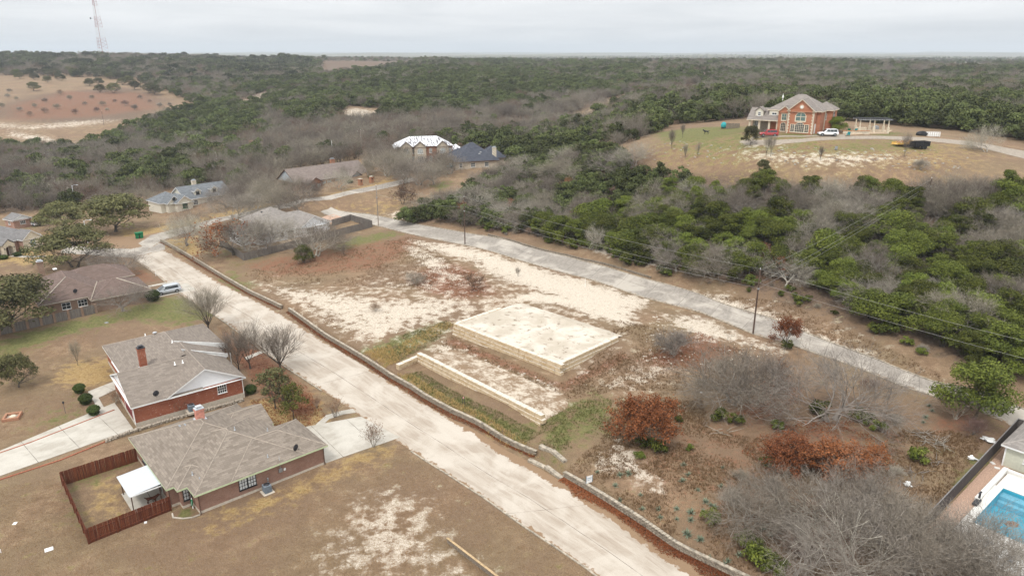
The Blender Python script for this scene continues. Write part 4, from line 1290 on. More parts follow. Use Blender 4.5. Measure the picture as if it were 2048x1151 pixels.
# ---- two-storey house under white underlay
a_ = at_y(862, 318, 262)
Hh = House('two_storey_house', 'two storey brick house with white sheeted roof and stone gables', a_[:2], h1(*a_[:2]), 14, BR_G, TARP, M_brown, gable=BR_TAN)
Hh.block(-12, 0, 8, 10, 6, .55, 'x')
Hh.block(-12.5, 1.5, -6, 11.5, 5.2, .5, 'x')
for x in (-9.0, -4.0, 4.2): Hh.block(x - 2.1, -1.6, x + 2.1, 5, 6, .85, 'y', 'gable', 'hip', .3)
Hh.block(7, 2, 13.5, 10, 3, .6, 'x')
rh = Hh.finish()
for x in (-9.0, -4.0, 4.2):
    m = MB(); m.box((x - 2.12, -1.66, -.5), (x + 2.12, -1.6, 6)); m.build('stone_facing', BR_TAN, rh)
    window(rh, x, -1.66, 3.6, 270, 1.9, 1.7, 3, 3, M_white, M_curtain, arch=True); window(rh, x, -1.66, .6, 270, 1.9, 2.0, 3, 3, M_white, M_glassdark)
for x in (0, 7.2, -6.6):
    window(rh, x, 0, 3.6, 270, .9, 1.5, 2, 3, M_white, M_curtain); window(rh, x, 0, .7, 270, .9, 1.6, 2, 3, M_white, M_curtain)
window(rh, 10.5, 2, .8, 270, 1.2, 1.4, 2, 3, M_white)

# ---- charcoal roofed house
a_ = at_y(913, 338, 247)
Ih = House('charcoal_roof_house', 'brick house with steep charcoal roof and pale chimney next to the white sheeted roof', a_[:2], h1(*a_[:2]), 20, BR_TAN, SH_I, M_brown)
Ih.block(0, 0, 15.5, 14.5, 2.8, .72, 'x')
Ih.block(.5, 7.5, 8, 17, 2.7, .62, 'x')
Ih.block(11.5, 5, 20, 14, 2.8, .8, 'y')
ri = Ih.finish()
window(ri, 1.6, 0, .8, 270, .9, 1.4, 2, 2, M_white); window(ri, 6, 0, .8, 270, 1.4, 1.4, 3, 2, M_white); window(ri, 11, 0, .8, 270, 1.4, 1.4, 3, 2, M_white)
chimney(ri, 14.6, 2.2, 3.5, 6.9, 1.3, .9, M_cream, M_galv)
for (x, y, z) in ((9.2, 2.6, 4.9), (9.8, 3.2, 5.3)):
    m = MB(); m.box((-.3, -.25, 0), (.3, .25, .12)); m.build('skylight', M_white, ri, (x, y, z))

# ---- brick house on the hilltop
aJ = at_y(1572, 264, 189)
zJ = h1(*aJ[:2])
J = House('hilltop_house', 'two storey russet brick house with cream quoins and hipped roof on the hilltop', aJ[:2], zJ, -34, BR_J, SH_J, M_cream)
J.block(-5.6, 3.2, 7.4, 14.5, 5.6, .62, 'x')
J.block(0, 0, 6.4, 8, 5.7, .84, 'y', 'gable', 'hip', .35)
J.block(-2.7, 1.2, .4, 6, 5.3, .8, 'y', 'gable', 'hip', .3)
J.block(4, 9, 9, 15.5, 5.6, .62, 'y')
J.block(-10.5, 1.6, -1.4, 8.6, 2.9, .74, 'x', 'gable', 'hip', .4, walls=False)
rj = J.finish()
m = MB(); m.box((-10, 4, -.5), (-1.2, 8.4, 2.85)); m.build('porch_wall', M_stone, rj)
for x in (-10.1, -7.6, -5.0, -2.9):
    m = MB(); m.bbox((-.26, -.26, -.3), (.26, .26, 2.85), .05); m.build('porch_column', M_cream, rj, (x, 2.0, 0))
window(rj, -8.8, 4, .6, 270, 1.3, 1.8, 3, 4, M_white); panel_door(rj, -5.2, 4, 0, 270, 1.1, 2.2, M_brown, 1, 3, 'front_door')
# dormer on the porch roof
dm = MB(); dm.box((-1, -.1, -1.2), (1, 2.4, 1.1)); dm.face([(-1, -.1, 1.1), (1, -.1, 1.1), (0, -.1, 1.95)])
o = dm.build('dormer', SIDING_C, rj, (-8.0, 2.6, 4.1)); m = MB()
m.raw([(-1.25, -.35, .95), (0, -.35, 2.05), (1.25, -.35, .95), (-1.25, 2.6, .95), (0, 2.6, 2.05), (1.25, 2.6, .95)], [(0,3,4,1),(1,4,5,2)])
o2 = m.build('dormer_roof', SH_J, o); o2.modifiers.new('thick', 'SOLIDIFY').thickness = .12
window(rj, -8.0, 2.5, 3.95, 270, .6, .9, 2, 2, M_white)
m = MB(); m.box((-5.5, 2.9, 3.2), (-2.6, 3.25, 5.5)); m.build('upper_wall', SIDING_C, rj); window(rj, -4.2, 2.9, 4.3, 270, 1.1, .5, 2, 1, M_white)
window(rj, 3.2, 0, 3.3, 270, 2.3, 2.0, 2, 2, M_cream, M_glassgreen, arch=True, bar=.24, mun=.06)
for (x, w_) in ((3.2, 2.2), (1.45, .85), (4.95, .85)):
    window(rj, x, 0, .5, 270, w_, 2.25 if w_ > 1 else 1.75, 5 if w_ > 1 else 2, 5, M_cream, M_glassdark, arch=w_ > 1, bar=.16, mun=.035)
# round louvre, quoins, wide arch over the ground floor window
m = MB(); m.tube([(3.2, -.02, 6.75), (3.2, -.1, 6.75)], .52, 20, 0, True, False); o = m.build('round_louvre', M_cream, rj)
m = MB(); m.tube([(3.2, -.1, 6.75), (3.2, -.13, 6.75)], .3, 16, 0, True, False); m.build('louvre_slats', M_white, o)
m = MB()
for i in range(16):
    for x in (0, 6.4):
        w_ = .5 if i % 2 else .3; z = i * .37
        m.bbox((x - .04 if x < 1 else x - w_, -.05, z), (x + w_ if x < 1 else x + .04, w_ * .8, z + .34), .02)
        if x > 1: m.bbox((x - .02, 7.6 - w_*.5, z), (x + .05, 7.6 + w_*.5, z + .34), .02)
o = m.build('quoins', M_cream, rj); o['kind'] = 'stuff'
window(rj, -1.2, 1.2, 3.2, 270, 1.1, 1.5, 2, 2, M_cream, M_glassgreen, bar=.2); window(rj, -1.2, 1.2, .4, 270, 1.2, 2.1, 3, 5, M_cream, M_glassdark, arch=True, bar=.15)
panel_door(rj, 6.41, 3.2, 0, 0, 2.9, 2.4, M_white, 3, 4, frame=M_cream)
m = MB(); m.box((6.42, 7.9, 0), (7.5, 9.1, 5.4)); m.build('stone_pier', M_cream, rj)
window(rj, 9, 11.5, 3.4, 0, 1.4, 1.6, 2, 2, M_white); window(rj, 7.2, 9.0, 3.2, 270, .9, 1.4, 2, 2, M_white)
m = MB(); m.lathe([(.05, 0), (.05, 1.8)], 6); m.blob((0, 0, .9), (.25, .2, .45), 8, 6); m.build('roof_antenna', M_white, rj, (-4.0, 9, 7.6))

# ================================================================== POOL GARDEN at the right edge
aK = at_z(2003, 930, 2.1)
K = House('pool_house', 'pale stucco pool house with tan shingle roof beside the swimming pool', aK, h1(*aK), 40, simple('pale stucco', (.55, .55, .45), .9, .06), SH_F, M_white)
K.block(.1, -7.5, 9, 0, 2.75, .42, 'x')
rk = K.finish()
window(rk, .1, -2.6, 1.2, 180, 1.3, .95, 3, 3, M_white)
m = MB(); m.box((.02, -.1, -.4), (.18, .05, 2.7)); m.build('corner_board', M_white, rk)
KZ = rk.location.z
kw = lambda x, y, z=0.: to_world(rk, x, y, z)
deck = simple('pale stone deck', (.66, .64, .6), .85, .1, 1.2)
def slab(name, x0, y0, x1, y1, z0, z1, mat, kind='structure', parent=None, bev=.03):
    m = MB(); m.bbox((x0, y0, z0), (x1, y1, z1), bev)
    o = m.build(name, mat, parent, None if parent else tuple(kw(0, 0)), None if parent else (0, 0, R(40)))
    if kind: o['kind'] = kind
    return o
slab('pool_deck', -20.2, -9.6, -14.6, -.9, -.5, .1, deck); slab('pool_deck', -14.6, -9.6, -5.2, -6.6, -.5, .095, deck); slab('pool_deck', -5.2, -9.6, -1.2, -1.05, -.5, .1, deck)
slab('pool_deck', -14.6, -1.7, -5.2, -.9, -.5, .095, deck)
wl = thing('planter_wall', 'low white rendered planter wall behind the swimming pool', 'wall', tuple(kw(0, 0)), R(40))
slab('long_leg', -10.2, -.95, -1.0, -.45, -.3, .5, deck, None, wl); slab('short_leg', -1.5, -7.4, -1.0, -.95, -.3, .45, deck, None, wl)
pg_ = simple('pink gravel', (.39, .26, .19), .95, .3, 9.)
P = [kw(-20, -.9), kw(10, -.9), kw(10, 1.25), kw(-20, .75)]
patch_mesh('gravel', P, pg_, .03, 14)
pool = thing('swimming_pool', 'blue swimming pool with pale stone coping', 'pool', tuple(kw(0, 0)), R(40))
plaster = simple('blue pool plaster', (.06, .4, .53), .6, .15, .8)
m = MB()
x0, x1, y0, y1 = -14.55, -5.25, -6.55, -1.75
m.face([(x0,y0,-1.35),(x1,y0,-1.35),(x1,y1,-1.35),(x0,y1,-1.35)])
for a, b in (((x0,y0),(x1,y0)),((x1,y0),(x1,y1)),((x1,y1),(x0,y1)),((x0,y1),(x0,y0))):
    m.face([(a[0],a[1],.08),(b[0],b[1],.08),(b[0],b[1],-1.35),(a[0],a[1],-1.35)])
m.build('basin', plaster, pool)
m = MB(); m.bbox((x1-1.1, y0+.02, -1.34), (x1-.02, y1-.02, -.35), .05); m.bbox((x1-1.7, y0+.02, -1.34), (x1-1.1, y1-.02, -.75), .05); m.build('step', simple('pale pool plaster', (.2, .47, .58), .6), pool)
q = NT('pool water'); q.bump(q.noise(q.coord('Object'), 2.2, 3, .6, 1.), .25, .05)
wm = q.done((.02, .2, .3), .04, Alpha=.3, Specular_IOR_Level=.6)
m = MB(); m.face([(x0+.01,y0+.01,-.06),(x1-.01,y0+.01,-.06),(x1-.01,y1-.01,-.06),(x0+.01,y1-.01,-.06)]); m.build('water', wm, pool)
m = MB()
for (a, b, c, d) in ((x0-.3,y0-.3,x1+.3,y0),(x0-.3,y1,x1+.3,y1+.28),(x0-.3,y0,x0,y1),(x1,y0,x1+.3,y1)): m.bbox((a,b,.1),(c,d,.16),.02)
m.build('coping', deck, pool)
t = thing('leaf_raft', 'clump of brown fallen leaves floating on the blue pool', 'leaves', tuple(kw(-11.6, -4.4, -.05)))
m = MB()
for k in range(140):
    r, a = .5 * math.sqrt(random.random()), random.random() * 6.28
    c = Vector((r*math.cos(a)*1.4, r*math.sin(a), random.random()*.12)); u = Vector((random.uniform(-1,1), random.uniform(-1,1), random.uniform(-.4,.4))).normalized()*.09; w_ = u.cross(Vector((0,0,1)))*.7
    m.face([c-u, c+w_, c+u, c-w_])
m.build('leaves', simple('wet brown leaves', (.2, .08, .03), .8), t)
# dark slat fence
fk = thing('slat_fence', 'dark horizontal slat fence along the pool garden', 'fence', tuple(kw(0, 0)), R(40))
F_DARK = fence_mat('dark stained slats', (.055, .045, .042), (.085, .07, .065), (.04, .034, .034))
fl = [(10.4, -4.0), (10.3, 1.6), (-24, .85)]
post = MB(); post.bbox((-.06, -.06, -.4), (.06, .06, 1.8), .01); pm_ = post.mesh('post', simple('grey post', (.22, .21, .21), .8))
sl = {}
for a, b in zip(fl[:-1], fl[1:]):
    a, b = Vector((*a, 0)), Vector((*b, 0)); L = (b-a).length; n = round(L/2.45); d = (b-a)/L; an = math.atan2(d.y, d.x)
    me_key = round(L/n, 3)
    if me_key not in sl:
        s_ = MB(); s_.bbox((0, -.015, 0), (L/n - .02, .015, .15), .006); sl[me_key] = s_.mesh('slat', F_DARK)
    for i in range(n + 1):
        p = a + d*(i*L/n); zz = h1(*kw(p.x, p.y)[:2]) - KZ
        link_mesh('post', pm_, fk, (p.x, p.y, zz), (0, 0, an))
        if i < n:
            z2 = h1(*kw(*(p + d*(L/n))[:2])[:2]) - KZ
            for j in range(10): link_mesh('slat', sl[me_key], fk, (p.x - d.y*.05, p.y + d.x*.05, zz + .05 + j*.172), (0, -math.atan2(z2-zz, L/n), an))
cap = MB()
for a, b in zip(fl[:-1], fl[1:]):
    za, zb = h1(*kw(*a)[:2]) - KZ, h1(*kw(*b)[:2]) - KZ
    n = 10
    for i in range(n):
        p0, p1 = [(a[0] + (b[0]-a[0])*t_, a[1] + (b[1]-a[1])*t_) for t_ in (i/n, (i+1)/n)]
        cap.tube([(p0[0], p0[1], h1(*kw(*p0)[:2]) - KZ + 1.82), (p1[0], p1[1], h1(*kw(*p1)[:2]) - KZ + 1.82)], .05, 4, 0, True, False)
cap.build('top_rail', simple('grey post', (.22, .21, .21), .8), fk, uv=False)
# loungers and a box on the deck
def lounger(label, x, y, rz):
    t = thing('sun_lounger', label, 'sun lounger', tuple(kw(x, y, .1)), R(40) + rz, 'loungers on the pool deck')
    m = MB(); m.bbox((-.32, -.9, .3), (.32, .45, .36), .02); m.build('seat', M_grey, t)
    m = MB(); m.bbox((-.32, 0, 0), (.32, .75, .05), .02, 0, Matrix.Translation((0, .45, .34)) @ Matrix.Rotation(R(38), 4, 'X')); m.build('backrest', M_grey, t)
    for sx in (-.27, .27):
        for sy in (-.8, .38):
            m = MB(); m.bbox((-.03, -.03, 0), (.03, .03, .31), .008); m.build('leg', M_dark, t, (sx, sy, 0))
lounger('grey lounger on the pool deck nearest the frame corner', -18.6, -6.2, 1.5); lounger('grey lounger on the pool deck under the bare tree branches', -18.0, -4.0, 1.4)
t = thing('water_spout', 'small dark metal water feature on the edge of the pool', 'fountain', tuple(kw(-10.6, -.85, .1)), R(40))
m = MB(); m.bbox((-.7, -.25, 0), (.7, .25, .3), .04); m.build('trough', M_dark, t); m = MB(); m.bbox((.5, -.1, .25), (.62, .1, 1.1), .02); m.bbox((.2,-.1,1.02),(.9,.1,1.1),.02); m.build('spout', M_dark, t)
for i, (px, py) in enumerate(((1978, 914), (1985, 926), (1994, 936))):
    p = gr(px, py); m = MB(); m.bbox((-.28, -.2, -.05), (.28, .2, .06), .03); tag(m.build('stepping_stone', deck, None, (p.x, p.y, p.z + .05), (0, 0, .6 + i)), 'flat pale stepping stone in the pink gravel by the pool house', 'stone', 'stepping stones in the gravel')

# ================================================================== LIMESTONE WALLS ON THE LOT
def lime_mat():
    q = NT('quarried limestone')
    oi = q.n('ShaderNodeObjectInfo')
    P = q.pos()
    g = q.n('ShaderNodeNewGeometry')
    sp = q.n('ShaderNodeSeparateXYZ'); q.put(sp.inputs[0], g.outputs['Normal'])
    n1 = q.noise(P, 1.6, 5, .65); n2 = q.noise(P, 6., 4, .7)
    c = q.mix(q.step(n1, .35, .65), (.46, .33, .185), (.56, .44, .29))
    c = q.mix(q.math('MULTIPLY', oi.outputs['Random'], .5), c, (.6, .5, .36))
    c = q.mix(q.step(n2, .56, .7, 0, .6), c, (.3, .23, .15))
    c = q.mix(q.step(sp.outputs[2], .5, .85), c, q.mix(n2, (.5, .445, .37), (.66, .61, .53)))   # upward faces whiter than the tan sides
    q.bump(q.math('ADD', n1, n2), .5, .08)
    return q.done(c, .95)
LIME = lime_mat()
def rock_block(L, D, Hh, seed, jit=.035):
    """quarry block: chamfered box, subdivided once and roughened"""
    rnd = random.Random(seed)
    bm = bmesh.new()
    bmesh.ops.create_cube(bm, size=1)
    bmesh.ops.subdivide_edges(bm, edges=[e for e in bm.edges if abs(e.verts[0].co.x - e.verts[1].co.x) > .5], cuts=2)
    for v in bm.verts: v.co = Vector((v.co.x * L, v.co.y * D, (v.co.z + .5) * Hh))
    bmesh.ops.bevel(bm, geom=list(bm.edges), offset=.035, segments=1, affect='EDGES')
    for v in bm.verts: v.co += Vector((rnd.uniform(-jit, jit), rnd.uniform(-jit, jit), rnd.uniform(-jit*.7, jit*.7)))
    me = bpy.data.meshes.new('block'); bm.to_mesh(me); bm.free()
    me.materials.append(LIME)
    return me
_bl = {}
def lime_wall(root, a, b, z0, nc, ch=.62, D=.75, step=.1, L=1.25, side=1, seed=0, skip=(), zfun=None):
    """courses of blocks from a to b (world xy), each course stepped back; side = which way it leans"""
    a, b = np.array(a[:2]), np.array(b[:2]); d = b - a; W = np.linalg.norm(d); d = d / W; nrm = np.array([-d[1], d[0]]) * side
    an = math.atan2(d[1], d[0]); rnd = random.Random(seed)
    for c in range(nc):
        x = -.3 if c % 2 else 0.0
        while x < W - .2:
            l = min(rnd.choice((1.0, 1.25, 1.25, 1.5, 1.8)), W - x + .05)
            if W - x - l < .45: l = W - x
            k = (round(l, 1), rnd.randrange(3))
            if k not in _bl: _bl[k] = rock_block(k[0] - .03, D, ch - .02, len(_bl))
            p = a + d * (x + l / 2) + nrm * (c * step)
            zz = z0 if zfun is None else zfun(*p)
            if (c, x > W * .93) not in skip:
                link_mesh('block', _bl[k], root, (p[0], p[1], zz + c * ch + rnd.uniform(-.01, .01)), (0, 0, an + rnd.uniform(-.008, .008)), (l / k[0], 1, 1))
            x += l
# upper pad: corner nearest the camera, its left end and its right end
cz = 1.75
pc = np.array(at_z(1117, 752, cz)); pl = np.array(at_z(908, 668, cz)); pr = np.array(at_z(1240, 692, cz + .5))
pd1 = (pl - pc) / np.linalg.norm(pl - pc); pd2 = np.array([-pd1[1], pd1[0]]) * (1 if np.dot([-pd1[1], pd1[0]], pr - pc) > 0 else -1)
Wl, Wr = np.linalg.norm(pl - pc), np.dot(pr - pc, pd2)
pad_wall = thing('limestone_wall', 'three course pale limestone block wall holding up the bare building pad', 'wall')
lime_wall(pad_wall, pc - pd1*.35, pl, cz - .35, 4, .6, .75, .1, seed=3, side=1 if np.dot([-pd1[1], pd1[0]], pd2) > 0 else -1)
lime_wall(pad_wall, pc + pd2*.35, pc + pd2*Wr, cz - .35, 4, .6, .75, .1, seed=8, side=1 if np.dot([-pd2[1], pd2[0]], pd1) > 0 else -1)
lime_wall(pad_wall, pl - pd1*.2 + pd2*.5, pl + pd2*(Wr*.75) - pd1*.2, cz + .25, 3, .6, .75, .02, seed=12, side=1)
ptop = cz - .35 + 2.4
padm = MB(); n = 44
def pad_pt(i, j):
    u, v = i / n, j / n
    p = pc + pd1 * (.45 + u * (Wl - .9)) + pd2 * (.45 + v * (Wr + 2.5))
    hh = ptop - .1 + (fbm(np.array([p[0] / 3.]), np.array([p[1] / 3.]), 21)[0] - .47) * .5 * min(1, 6 * min(u, 1 - u, v) + .15)
    back = smooth01(v, .8, 1.0)
    return (p[0], p[1], float(hh * (1 - back) + (h1(*p) - .12) * back))
vv = [pad_pt(i, j) for i in range(n + 1) for j in range(n + 1)]
padm.raw(vv, [(i*(n+1)+j, (i+1)*(n+1)+j, (i+1)*(n+1)+j+1, i*(n+1)+j+1) for i in range(n) for j in range(n)], 0, True)
def chalk_mat():
    q = NT('compacted caliche')
    P = q.pos(); a = q.noise(P, .22, 5, .6, .5); b = q.noise(P, .8, 6, .7, .4); c_ = q.noise(P, 10., 3, .7)
    c = q.mix(q.step(a, .36, .64), (.43, .375, .3), (.58, .52, .44))
    c = q.mix(q.step(b, .52, .68, 0, .7), c, (.3, .245, .185))
    c = q.mix(q.step(q.math('ADD', b, q.math('MULTIPLY', c_, .35)), .76, .84, 0, .8), c, (.16, .115, .08))
    q.bump(b, .35, .15)
    return q.done(c, .95)
CHALK = chalk_mat()
o = padm.build('building_pad', CHALK, uv=False); o['kind'] = 'structure'
if o.data.polygons[0].normal.z < 0: o.data.flip_normals()
# small holes and heaps on the pad come as stones
# lower wall with its return toward the street
la, lb, lc = np.array(at_z(836, 724, 1.05)), np.array(at_z(1084, 856, 1.05)), np.array(at_z(795, 741, 1.0))
LZ = lambda x, y: (lambda t_: (h1(*lb) * (1 - t_) + h1(*la) * t_) - .3)(float(np.clip(np.dot(np.array([x, y]) - lb, la - lb) / np.dot(la - lb, la - lb), 0, 1)))
low = thing('limestone_wall', 'long low limestone block wall along the grassy strip above the street', 'wall')
lime_wall(low, lb, la, 0, 3, .55, .75, .1, seed=31, side=-1, zfun=LZ)
lime_wall(low, la, lc, 0, 2, .55, .7, .06, seed=36, side=1, zfun=lambda x, y: h1(x, y) - .25)
# fill behind the lower wall
e1 = (la - lb) / np.linalg.norm(la - lb); e2 = np.array([e1[1], -e1[0]])
if np.dot(e2, ET) < 0: e2 = -e2
n1_, n2_ = 40, 12
vv = []
for i in range(n1_ + 1):
    for j in range(n2_ + 1):
        p = lb + e1 * (.2 + (np.linalg.norm(la - lb) - .3) * i / n1_) + e2 * (.35 + 8.0 * j / n2_)
        g = h1(*p); front = LZ(*(lb + (la - lb) * i / n1_)) + 3 * .55 - .1
        k = smooth01(j / n2_, .1, 1.0)
        ends = min(1, i / 5, (n1_ - i) / 3)
        top = front * (1 - k) + (g - .06) * k
        vv.append((p[0], p[1], float((g - .06) * (1 - ends) + max(top, g - .06) * ends)))
m = MB(); m.raw(vv, [(i*(n2_+1)+j, (i+1)*(n2_+1)+j, (i+1)*(n2_+1)+j+1, i*(n2_+1)+j+1) for i in range(n1_) for j in range(n2_)], 0, True)
def terrace_mat():
    q = NT('terrace soil')
    P = q.pos(); a = q.noise(P, .5, 6, .65); b = q.noise(P, 2.6, 5, .7); c_ = q.noise(P, 11., 3, .7)
    c = q.mix(q.step(q.math('ADD', a, q.math('MULTIPLY', b, .6)), .66, .9), (.58, .5, .4), (.25, .17, .105))
    c = q.mix(q.step(c_, .5, .72, 0, .7), c, (.2, .14, .09))
    q.bump(q.math('ADD', b, c_), .6, .15)
    return q.done(c, .95)
o = m.build('terrace', terrace_mat(), uv=False); o['kind'] = 'structure'
if o.data.polygons[0].normal.z < 0: o.data.flip_normals()

# ================================================================== BLOCK WALL ALONG THE STREET
def split_mat():
    q = NT('split face concrete block')
    oi = q.n('ShaderNodeObjectInfo'); P = q.pos()
    n1 = q.noise(P, 2.2, 4, .65); n2 = q.noise(P, 9., 3, .7); v = q.voro(P, 3.2, 'Color')
    c = q.mix(q.step(n1, .35, .65), (.13, .108, .082), (.26, .215, .165))
    c = q.mix(q.math('MULTIPLY', oi.outputs['Random'], .55), c, (.34, .285, .22))
    c = q.mix(q.step(n2, .5, .7, 0, .5), c, (.1, .08, .065))
    q.bump(n2, .6, .05)
    return q.done(c, .95)
SPLIT = split_mat()
CAP = simple('concrete wall cap', (.33, .285, .225), .95, .4, 2.)
bbm = MB(); bbm.bbox((-.2, -.15, 0), (.2, .15, .185), .03)
vb = []
for k in range(4):
    m = MB(); m.bbox((-.2, -.15, 0), (.2, .15, .185), .03)
    m.v = [(x + random.uniform(-.012, .012), y + random.uniform(-.025, .025), z + random.uniform(-.008, .008)) for x, y, z in m.v]
    vb.append(m)
vbm = [m.mesh('block', SPLIT, False) for m in vb]
wall_labels = ['split face block wall along the street at the bottom of the photo, by the yard sign', 'long split face block wall along the street below the low limestone wall', 'split face block wall along the street nearest the intersection']
cand, walls = [], []
for wi, seg in enumerate(WALL_XY):
    t = thing('block_wall', wall_labels[wi], 'wall', (0, 0, 0), 0, 'block walls along the street')
    walls.append(t)
    P = line_at(seg, max(4, int(sum(np.linalg.norm(seg[i+1]-seg[i]) for i in range(len(seg)-1)) / .42)))
    capm = MB()
    for i in range(len(P) - 1):
        a, b = P[i], P[i+1]; d = b - a; an = math.atan2(d[1], d[0]); mid = (a + b) / 2
        nrm = ET
        for c in range(4):
            off = (.5 if c % 2 else 0) * d
            p = mid + off + nrm * (c * .03 + .12)
            cand.append((float(np.hypot(*p)), wi, (p[0], p[1], h1(*(mid - ET * .5)) - .05 + c * .2), an))
        p0, p1 = a + nrm * .26, b + nrm * .26
        capm.bbox((-np.linalg.norm(d)/2 + .008, -.2, 0), (np.linalg.norm(d)/2 - .008, .2, .09), .02, 0, Matrix.Translation((*((p0 + p1)/2), h1(*(mid - ET*.5)) + .755)) @ Matrix.Rotation(an, 4, 'Z'))
    if wi == 1: pass
    o = capm.build('cap_course', CAP, t, uv=False); o['kind'] = 'stuff'
for wi in range(3):
    near = sorted([c for c in cand if c[1] == wi])
    rest = MB()
    for k, (r_, _, loc, an) in enumerate(near):
        if k < (300 if wi == 0 else 150 if wi == 1 else 0): link_mesh('block', vbm[k % 4], walls[wi], loc, (0, 0, an))
        else:
            M_ = Matrix.Translation(loc) @ Matrix.Rotation(an, 4, 'Z'); v = vb[k % 4]
            rest.raw([tuple(M_ @ Vector(q_)) for q_ in v.v], v.f)
    if rest.f:
        o = rest.build('blocks', SPLIT, walls[wi], uv=False); o['kind'] = 'stuff'
# two old stone kerbs in the gap of the wall
for pts, lab in (([(1058, 921), (1092, 938), (1124, 962)], 'low pale stone step in the gap of the street wall'), ([(1080, 908), (1105, 920), (1130, 942)], 'weathered concrete sill behind the gap of the street wall')):
    edging('stone_step', pts, .2, CAP, lab, .28, .2, 'step')
# low block kerb beyond the upper street
kb = thing('block_kerb', 'low grey block kerb along the wooded side of the upper street', 'kerb')
P = line_at(G((976, 470), (1047, 490), (1134, 511), (1242, 538), (1302, 556)), 150)
m = MB()
for i in range(len(P) - 1):
    a, b = P[i], P[i+1]; d = b - a
    m.bbox((-np.linalg.norm(d)/2 + .01, -.16, -.2), (np.linalg.norm(d)/2 - .01, .16, .38 + random.uniform(-.03, .03)), .03, 0, Matrix.Translation((*((a+b)/2), h1(*a))) @ Matrix.Rotation(math.atan2(d[1], d[0]), 4, 'Z'))
o = m.build('blocks', SPLIT, kb, uv=False); o['kind'] = 'stuff'
# kerbs along the upper street
for pts, lab in (((far_left, 'low concrete kerb along the lot side of the upper street')), ((far_right, 'low concrete kerb along the uphill side of the upper street'))):
    P = line_at(pts, 110); m = MB()
    for i in range(len(P) - 1):
        a, b = P[i], P[i+1]; d = b - a
        m.box((-np.linalg.norm(d)/2, -.12, -.2), (np.linalg.norm(d)/2, .12, .14), 0, Matrix.Translation((*((a+b)/2), h1(*a))) @ Matrix.Rotation(math.atan2(d[1], d[0]), 4, 'Z'))
    o = m.build('kerb', CAP, None, uv=False); o['kind'] = 'structure'
P = line_at(near_left, 120); m = MB()
for i in range(len(P) - 1):
    a, b = P[i], P[i+1]; d = b - a
    if 28 < i < 46: continue
    m.box((-np.linalg.norm(d)/2, -.1, -.2), (np.linalg.norm(d)/2, .1, .1), 0, Matrix.Translation((*((a+b)/2 - ET*.08), h1(*a))) @ Matrix.Rotation(math.atan2(d[1], d[0]), 4, 'Z'))
o = m.build('kerb', CAP, None, uv=False); o['kind'] = 'structure'
# field-stone garden wall between the two near houses
fs = thing('stone_garden_wall', 'low dry stone garden wall between the brown brick bungalow and the gabled house', 'wall')
stv = []
for k in range(5):
    m = MB(); m.blob((0, 0, .12), (.3, .2, .17), 7, 4, 0, .35); stv.append(m.mesh('stone', M_stone, False))
P = line_at([Vector(at_z(214, 880, .2) + (0,)), Vector(at_z(262, 861, .3) + (0,)), Vector(at_z(330, 838, .4) + (0,)), Vector(at_z(412, 813, .5) + (0,)), Vector(at_z(485, 794, .4) + (0,))], 54)
for i, p in enumerate(P):
    for c in range(2): link_mesh('stone', stv[(i + c) % 5], fs, (p[0] + random.uniform(-.06, .06), p[1] + random.uniform(-.06, .06), h1(*p) + c * .2), (0, 0, random.uniform(0, 6)), (1, 1, random.uniform(.8, 1.2)))
# timber retaining board at the bottom edge
t = thing('timber_wall', 'grey timber retaining wall with tan cap at the bottom of the photo', 'wall')
a, b = np.array(at_z(895, 1085)), np.array(at_z(1012, 1175)); d = b - a; L = np.linalg.norm(d); an = math.atan2(d[1], d[0])
for j in range(3):
    for i in range(3):
        m = MB(); m.bbox((L*i/3, -.04, j*.2 - .1), (L*(i+1)/3 - .015, .04, j*.2 + .09), .012); o = m.build('plank', M_timber, t, (a[0], a[1], h1(*a) + .05), (0, 0, an))
m = MB(); m.bbox((-.05, -.12, .5), (L, .12, .56), .012); m.build('cap_board', simple('tan cap board', (.42, .3, .17), .9, .2), t, (a[0], a[1], h1(*a) + .05), (0, 0, an))
for i in range(6):
    m = MB(); m.bbox((-.06, .05, -.3), (.06, .17, .5), .01); m.build('post', M_timber, t, (a[0] + d[0]*i/5.2, a[1] + d[1]*i/5.2, h1(*a) + .03), (0, 0, an))

# ================================================================== TREES
def leaf_mat(name, dark, light, shift=.5):
    q = NT(name)
    a = q.n('ShaderNodeAttribute', attribute_name='tint')
    oi = q.n('ShaderNodeObjectInfo')
    f = q.math('ADD', q.math('MULTIPLY', a.outputs['Fac'], .75), q.math('MULTIPLY', oi.outputs['Random'], .25))
    c = q.mix(f, dark, light)
    hsv = q.n('ShaderNodeHueSaturation')
    q.put(hsv.inputs['Color'], c)
    q.put(hsv.inputs['Hue'], q.math('ADD', .5 - shift * .03, q.math('MULTIPLY', oi.outputs['Random'], shift * .06)))
    q.put(hsv.inputs['Value'], q.math('ADD', .66, q.math('MULTIPLY', oi.outputs['Random'], .7)))
    return q.done(hsv.outputs[0], .75, Specular_IOR_Level=.15)
def bark_mat(name, c1, c2):
    q = NT(name)
    oi = q.n('ShaderNodeObjectInfo')
    n = q.noise(q.coord('Object'), 3., 4, .6)
    c = q.mix(q.step(n, .3, .7), c1, c2)
    hsv = q.n('ShaderNodeHueSaturation'); q.put(hsv.inputs['Color'], c)
    q.put(hsv.inputs['Value'], q.math('ADD', .68, q.math('MULTIPLY', oi.outputs['Random'], .66)))
    q.put(hsv.inputs['Hue'], q.math('ADD', .485, q.math('MULTIPLY', oi.outputs['Random'], .04)))
    return q.done(hsv.outputs[0], .9)
L_JUN = leaf_mat('juniper needles', (.024, .036, .007), (.165, .182, .028))
L_OAK = leaf_mat('live oak leaves', (.04, .042, .016), (.155, .145, .06), .3)
